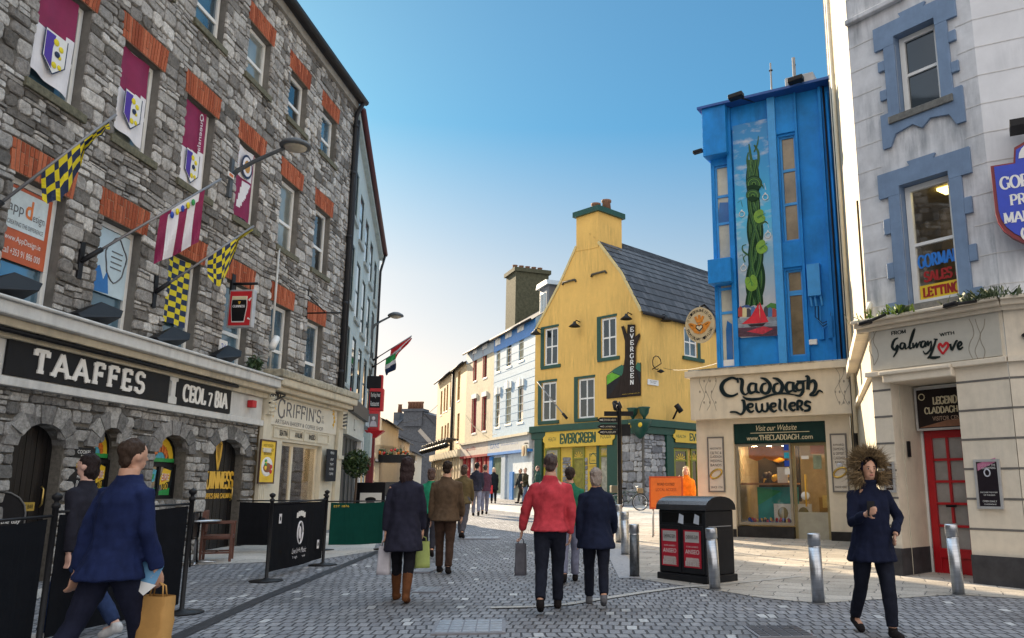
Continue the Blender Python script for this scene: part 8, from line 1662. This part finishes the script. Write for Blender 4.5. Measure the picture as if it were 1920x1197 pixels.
    sec = [(hem, .19+fl*.1+loose, .15+fl*.16+loose), (hem+.02, .19+fl*.1+loose, .15+fl*.16+loose)]
    if hem < .9: sec.append(((hem+1.0)/2, .183+fl*.05+loose, .142+fl*.07+loose))
    sec += [(1.0, .175+loose, .132+loose), (1.08, .163+loose, .128+loose), (1.2, .176+loose, .138+loose), (1.32, .182, .14), (1.39, .17, .112), (1.44, .115, .09), (1.485, .076, .08), (1.515, .072, .078)]
    if collar: sec += [(1.52, .08, .085), (1.545, .082, .088)]
    loft(b, [(T(0, -.01 if z < 1 else 0, z), rx*wide, ry*wide) for z, rx, ry in sec], jm)
    for sh, e, wr, dv, s in AR: b.tube([sh+Vector((-s*.05, 0, .005)), sh, sh+(e-sh)*.5, e, e+(wr-e)*.5, e+(wr-e)*.97], [.06, .066, .062, .058, .053, .046], jm, 14)
    b.xf(lambda x, y, z: (x*k, y*k, z*k)); th.part('coat' if hem < .8 else 'jacket', solid(b, 'jacket', vox*1.25*k, .016*k, 7, px*.3, 4))
    # hair
    if hair:
        hs_, hcol = hair; hm = M('hair_%d_%d_%d' % tuple(int(c*999) for c in hcol), hcol, .55, var=.45, sc=30, scv=(5, 5, .8), bump=.6, bsc=50); b = MB()
        hball((0, -.018, .038), .084, .096, .094, hm, b)
        if hs_ == 'short': hball((0, -.062, -.03), .062, .04, .055, hm, b)
        if hs_ != 'short': hball((0, -.05, -.04), .08, .065, .1, hm, b)
        if hs_ == 'long': hball((0, -.06, -.14), .085, .055, .13, hm, b); [hball((s*.07, -.005, -.06), .022, .05, .11, hm, b) for s in (-1, 1)]
        b.xf(lambda x, y, z: (x*k, y*k, z*k)); th.part('hair', solid(b, 'hair', .011*k, .014*k, 30, 3, 2))
    # face
    b = MB(); EY = M('eye_white', (.45, .42, .4), .5); DK = M('eye_dark', (.02, .015, .01), .3); LP = M('lips', (.38, .12, .1), .5)
    for s in (-1, 1):
        hball((s*.031, .078, .012), .012, .009, .0065, EY, b); hball((s*.031, .0845, .012), .007, .004, .0065, DK, b); hball((s*.032, .086, .032), .018, .006, .004, DK, b)
    b.xf(lambda x, y, z: (x*k, y*k, z*k)); th.part('eyes', b); b = MB(); hball((0, .084, -.053), .022, .007, .0075, LP, b); b.xf(lambda x, y, z: (x*k, y*k, z*k)); th.part('lips', b)
    if hood:
        hm = clothm('h%d_%d_%d' % tuple(int(c*999) for c in col), col); b = MB(); hball((0, -.05, .03), .12, .11, .135, hm, b); hball((0, -.06, -.1), .12, .1, .1, hm, b); b.xf(lambda x, y, z: (x*k, y*k, z*k)); th.part('hood', solid(b, 'hood', .014*k, .006*k))
        b = MB(); fm = [M('fur_%d' % i, tuple(c*f for c in hood), .8, var=.4, sc=30) for i, f in enumerate((.6, 1, 1.5))]; R_ = random.Random(3); sz = hood_size
        for i in range(7000):
            a = R_.uniform(-.75, PI+.75); rr = .125+R_.uniform(-.028, .03); p = HD(rr*math.cos(a)*1.05, .03+R_.uniform(-.1, .06), .03+rr*1.12*math.sin(a)-(.05 if math.sin(a) < 0 else 0))
            out = Vector((math.cos(a)*ca, .5*R_.uniform(-.8, 1.0), math.sin(a))).normalized()+Vector((R_.gauss(0, .6), R_.gauss(0, .6), R_.gauss(-.2, .6))); tip = p+out*R_.uniform(.03, .075)*sz; sd = out.cross(Vector((R_.gauss(0, 1), R_.gauss(0, 1), R_.gauss(0, 1)))).normalized()*.0032
            b.face([p-sd, p+sd, tip], fm[i % 3])
        b.xf(lambda x, y, z: (x*k, y*k, z*k)); th.part('fur_trim', b)
    P = Pose(); P.th = th; P.k = k; M_ = Matrix.Translation(g) @ Matrix.Rotation(rz, 4, 'Z'); P.hands = [M_ @ ((wr+dv*.1)*k) for sh, e, wr, dv, s in AR]; P.g = g; return P
hood_size = 1
def bag(name, lab, cat, at, w_, h_, d_, m, rz=0, handle=.12, soft=True, parts=True):
    """a bag hanging from a hand at 'at'"""
    th = Th(name, lab, cat, at=(at[0], at[1], at[2]-handle-h_), rz=rz); b = MB()
    n = 10; R_ = random.Random(int(h_*99))
    V = []
    for j in range(7):
        f = j/6; ww = w_/2*(1-.1*f*(1 if soft else 0)); dd = d_/2*(1-.55*f*(1 if soft else .2))
        for i in range(16):
            a = 2*PI*i/16; c, s = math.cos(a), math.sin(a); e = .35; V.append((ww*abs(c)**e*(1 if c > 0 else -1)+R_.uniform(-1, 1)*.006, dd*abs(s)**e*(1 if s > 0 else -1)+R_.uniform(-1, 1)*.008, h_*f))
    b.mesh(V, [(j*16+i, j*16+(i+1) % 16, (j+1)*16+(i+1) % 16, (j+1)*16+i) for j in range(6) for i in range(16)]+[tuple(range(16))[::-1]], m, .5, True); th.part('bag_body', b)
    for s in (-1, 1): b = MB(); b.tube([(-w_*.25, s*d_*.15, h_*.98), (-w_*.2, s*d_*.1, h_+handle*.75), (0, 0, h_+handle), (w_*.2, s*d_*.1, h_+handle*.75), (w_*.25, s*d_*.15, h_*.98)], .006, m, 5); th.part('handle', b)
    return th
# --- foreground
P1 = person('man in a navy suit jacket striding past at the lower left, carrying a paper bag', 182, 1310, 818, -.4, legs=((-22, 14), (24, 10)), arms=((-18, 8, 10), (6, 10, 16)), lean=5, near=2, hair=('short', (.05, .03, .02)), top=('jacket', (.012, .02, .07), .8), pants=(.012, .014, .03), turn=-8, hold=1, wide=1.14)
h = P1.hands[1]
th = bag('paper_bag', 'brown paper carrier bag hanging from the hand of the man in navy', 'paper bag', h, .24, .34, .13, M('kraft_paper', (.5, .27, .08), .8, var=.15), rz=-.3, handle=.09, soft=False)
b = MB(); b.mesh([(-.2, 0, .04), (.06, -.02, -.02), (.09, .02, .1), (-.12, .03, .15), (-.02, -.03, -.09)], [(0, 1, 2, 3), (0, 4, 1)], M('leaflet_blue', (.12, .3, .5), .5, var=.3)); b.mesh([(-.19, -.004, .03), (.07, -.024, -.03), (-.01, -.035, -.1)], [(0, 2, 1)], WHITE); Th('leaflet', 'folded blue and white paper held by the man in navy', 'leaflet', at=(h.x-.05, h.y-.06, h.z+.02), solo=b)
person('dark haired person with pale face walking left, mostly hidden behind the man in navy', 132, 1205, 850, 1.35, legs=((20, 6), (-18, 22)), skin=SKINP, hair=('mid', (.02, .012, .012)), top=('jacket', (.02, .02, .03), .85), pants=(.02, .035, .09), shoe=(.5, .5, .5), near=True, turn=10)
P3 = person('woman seen from behind in a long dark coat and brown boots', 752, 1128, 860, .05, legs=((12, 4), (-10, 12)), arms=((-8, 10, 8), (8, 9, 12)), lean=2, hair=('long', (.035, .02, .02)), top=('coat', (.02, .02, .035), .6), pants=(.01, .01, .014), boots=(.13, .05, .02), near=True)
h = P3.hands[0]; bag('shopping_bag', 'pale grey shopping bag in the left hand of the woman in the long coat', 'bag', h, .16, .34, .12, M('bag_pale', (.5, .48, .52), .7), handle=.08); h = P3.hands[1]; bag('shopping_bag', 'yellow green shopping bag at the right side of the woman in the long coat', 'bag', h, .2, .32, .1, M('bag_lime', (.35, .42, .12), .7), rz=.4, handle=.06)
person('broad man in brown jacket and brown trousers seen from behind, mid street', 832, 1075, 868, .0, legs=((8, 3), (-7, 8)), arms=((-6, 8, 10), (8, 10, 20)), hair=('short', (.03, .018, .012)), top=('jacket', (.1, .065, .04), .8), pants=(.06, .035, .025), near=True, wide=1.18, lean=1)
person('person in a green top beside the broad man in brown, seen from behind', 803, 1045, 878, .1, hair=('mid', (.08, .04, .03)), top=('jacket', (.02, .22, .12), .85), pants=(.03, .03, .04))
person('person in a purple grey jacket beyond the man in brown', 866, 1010, 872, -.1, hair=('mid', (.06, .03, .02)), top=('jacket', (.13, .1, .05), .82), pants=(.09, .09, .11))
person('person in a dark jacket and pale grey trousers farther up the street', 892, 968, 868, .1, legs=((16, 5), (-14, 16)), hair=('short', (.02, .015, .015)), top=('jacket', (.03, .03, .045), .82), pants=(.26, .26, .32))
person('person in maroon top and grey trousers beside the one in pale grey trousers', 908, 965, 872, .2, legs=((-14, 16), (16, 5)), hair=('short', (.06, .04, .03)), top=('jacket', (.1, .04, .06), .82), pants=(.2, .2, .26))
P7 = person('woman in long black coat and pale hat facing the camera, holding a red bag', 925, 944, 878, PI+.1, legs=((2, 0), (-3, 2)), skin=SKINP, hair=('long', (.6, .48, .3)), top=('coat', (.01, .014, .02), .62), pants=(.012, .012, .016), collar=1)
h = P7.hands[1]; bag('handbag', 'bright red bag of the woman in the black coat', 'bag', (h.x, h.y-.02, h.z+.12), .3, .42, .12, RED, handle=.04)
person('man in an olive jacket and jeans walking in front of the blue terrace shop', 985, 945, 877, PI*.75, legs=((20, 4), (-18, 18)), skin=SKINP, hair=('short', (.35, .26, .17)), top=('jacket', (.04, .035, .02), .82), pants=(.1, .14, .22), arms=((10, 8, 70), (-8, 6, 20)))
person('man with grey hair and dark jacket just behind the one in olive', 976, 944, 879, PI*.7, skin=SKIN, hair=('short', (.3, .25, .2)), top=('jacket', (.02, .025, .03), .8), pants=(.04, .03, .025))
person('woman in a pale pink scarf and dark coat near the yellow shop windows', 1009, 950, 874, PI*.6, skin=SKINP, hair=('mid', (.12, .06, .04)), top=('jacket', (.02, .06, .05), .78), pants=(.05, .05, .06), collar=1)
P11 = person('man in a coral red jumper and dark trousers seen from behind, walking up the street', 1030, 1146, 853, .02, legs=((-14, 22), (16, 6)), arms=((14, 22, 6), (-12, 12, 25)), lean=3, hair=('short', (.06, .035, .03)), top=('jacket', (.5, .05, .065), .88), pants=(.012, .014, .024), near=True, hold=1, wide=1.14)
h = P11.hands[0]; bag('shoulder_bag', 'long grey bag hanging from the left hand of the man in coral red', 'bag', h, .14, .36, .1, M('bag_grey', (.1, .1, .12), .7, var=.4), handle=.06)
person('person in a green top and pale grey tracksuit trousers, half hidden between two walkers', 1068, 1092, 878, .05, legs=((-12, 18), (12, 4)), hair=('short', (.04, .025, .02)), top=('jacket', (.02, .14, .08), .86), pants=(.2, .21, .29), near=True)
person('fair haired woman in a dark navy coat, right of the man in coral red', 1118, 1136, 879, .0, legs=((14, 4), (-16, 20)), arms=((-10, 10, 12), (10, 14, 28)), hair=('mid', (.3, .24, .2)), top=('coat', (.01, .014, .034), .72), pants=(.01, .012, .022), shoe=(.12, .12, .13), near=True, wide=1.06)
person('blonde woman in an orange coat with a raised hand, behind the orange road sign', 1289, 1003, 877, PI-.05, legs=((2, 0), (-2, 2)), arms=((-5, 10, 30), (40, 20, 118)), skin=SKINP, hair=('long', (.62, .5, .3)), top=('coat', (.75, .22, .02), .6), pants=(.03, .03, .04), collar=1)
hood_size = 1.1
P15 = person('walker facing the camera in a dark navy parka with brown fur trimmed hood', 1646, 1192, 862, PI+.08, legs=((16, 10), (-14, 18)), arms=((-16, 34, 62), (22, 14, 88)), lean=2, skin=SKIN, hair=('long', (.04, .022, .012)), top=('coat', (.008, .011, .03), .72), pants=(.01, .012, .022), near=2, hood=(.2, .13, .06), collar=1, wide=1.05)
h = P15.hands[1]; b = MB(); b.box(-.037, .037, -.006, .006, -.07, .07, BLACK); b.box(-.033, .033, .006, .007, -.065, .065, M('phone_glass', (.02, .02, .03), .1)); Th('phone', 'dark phone held at the chest of the hooded walker', 'phone', at=(h.x, h.y+.03, h.z+.02), rz=.2, solo=b)
q = KF.P((du0+du1)/2+.1, 2.3, 0); person('shop assistant in dark clothes standing behind the counter inside the jeweller shop', 0, 0, 0, PI+.9, legs=((0, 0), (0, 0)), arms=((20, 6, 60), (15, 6, 60)), hair=('short', (.03, .02, .015)), top=('jacket', (.015, .018, .03), .85), pants=(.02, .02, .02), pos=q, hgt=1.7)
bpy.data.scenes.remove(WS)
# ------------------------------------------------------------ overhead cables in the far street, litter on the ground
for k, (p, q, lab) in enumerate(((YF.P(YL+1, -.1, zY-2), CF.P(u1-2, -.1, 5.5), 'highest thin cable crossing the far end of the street'), (YF.P(YL+5, -.1, zY-5), CF.P(u1-1, -.1, 4.6), 'lower thin cable crossing the far street between the cream houses'), (BF.P(uA+.6, -.1, zE-4.5), BF.P(uB+1.5, -.2, zE-6.2), 'slack cable looping along the front of the terrace houses'))):
    Th('cable', lab, 'cable', solo=wire(Vector((0, 0, 0)), q-p, .5, .018), at=tuple(p))
R_ = random.Random(11); b = MB()
for i in range(220):
    x, y = R_.uniform(-5, 6), R_.uniform(7.5, 24); r_ = R_.uniform(.012, .03)
    b.face([(x+r_*math.cos(a*PI/4)*R_.uniform(.7, 1.2), y+r_*math.sin(a*PI/4)*R_.uniform(.7, 1.2), gz(y)+.0135) for a in range(8)], M('gum_spot', (.3, .3, .3), .8) if R_.random() < .4 else M('stain_spot', (.05, .05, .05), .8))
struct('gum_spots', b, True)
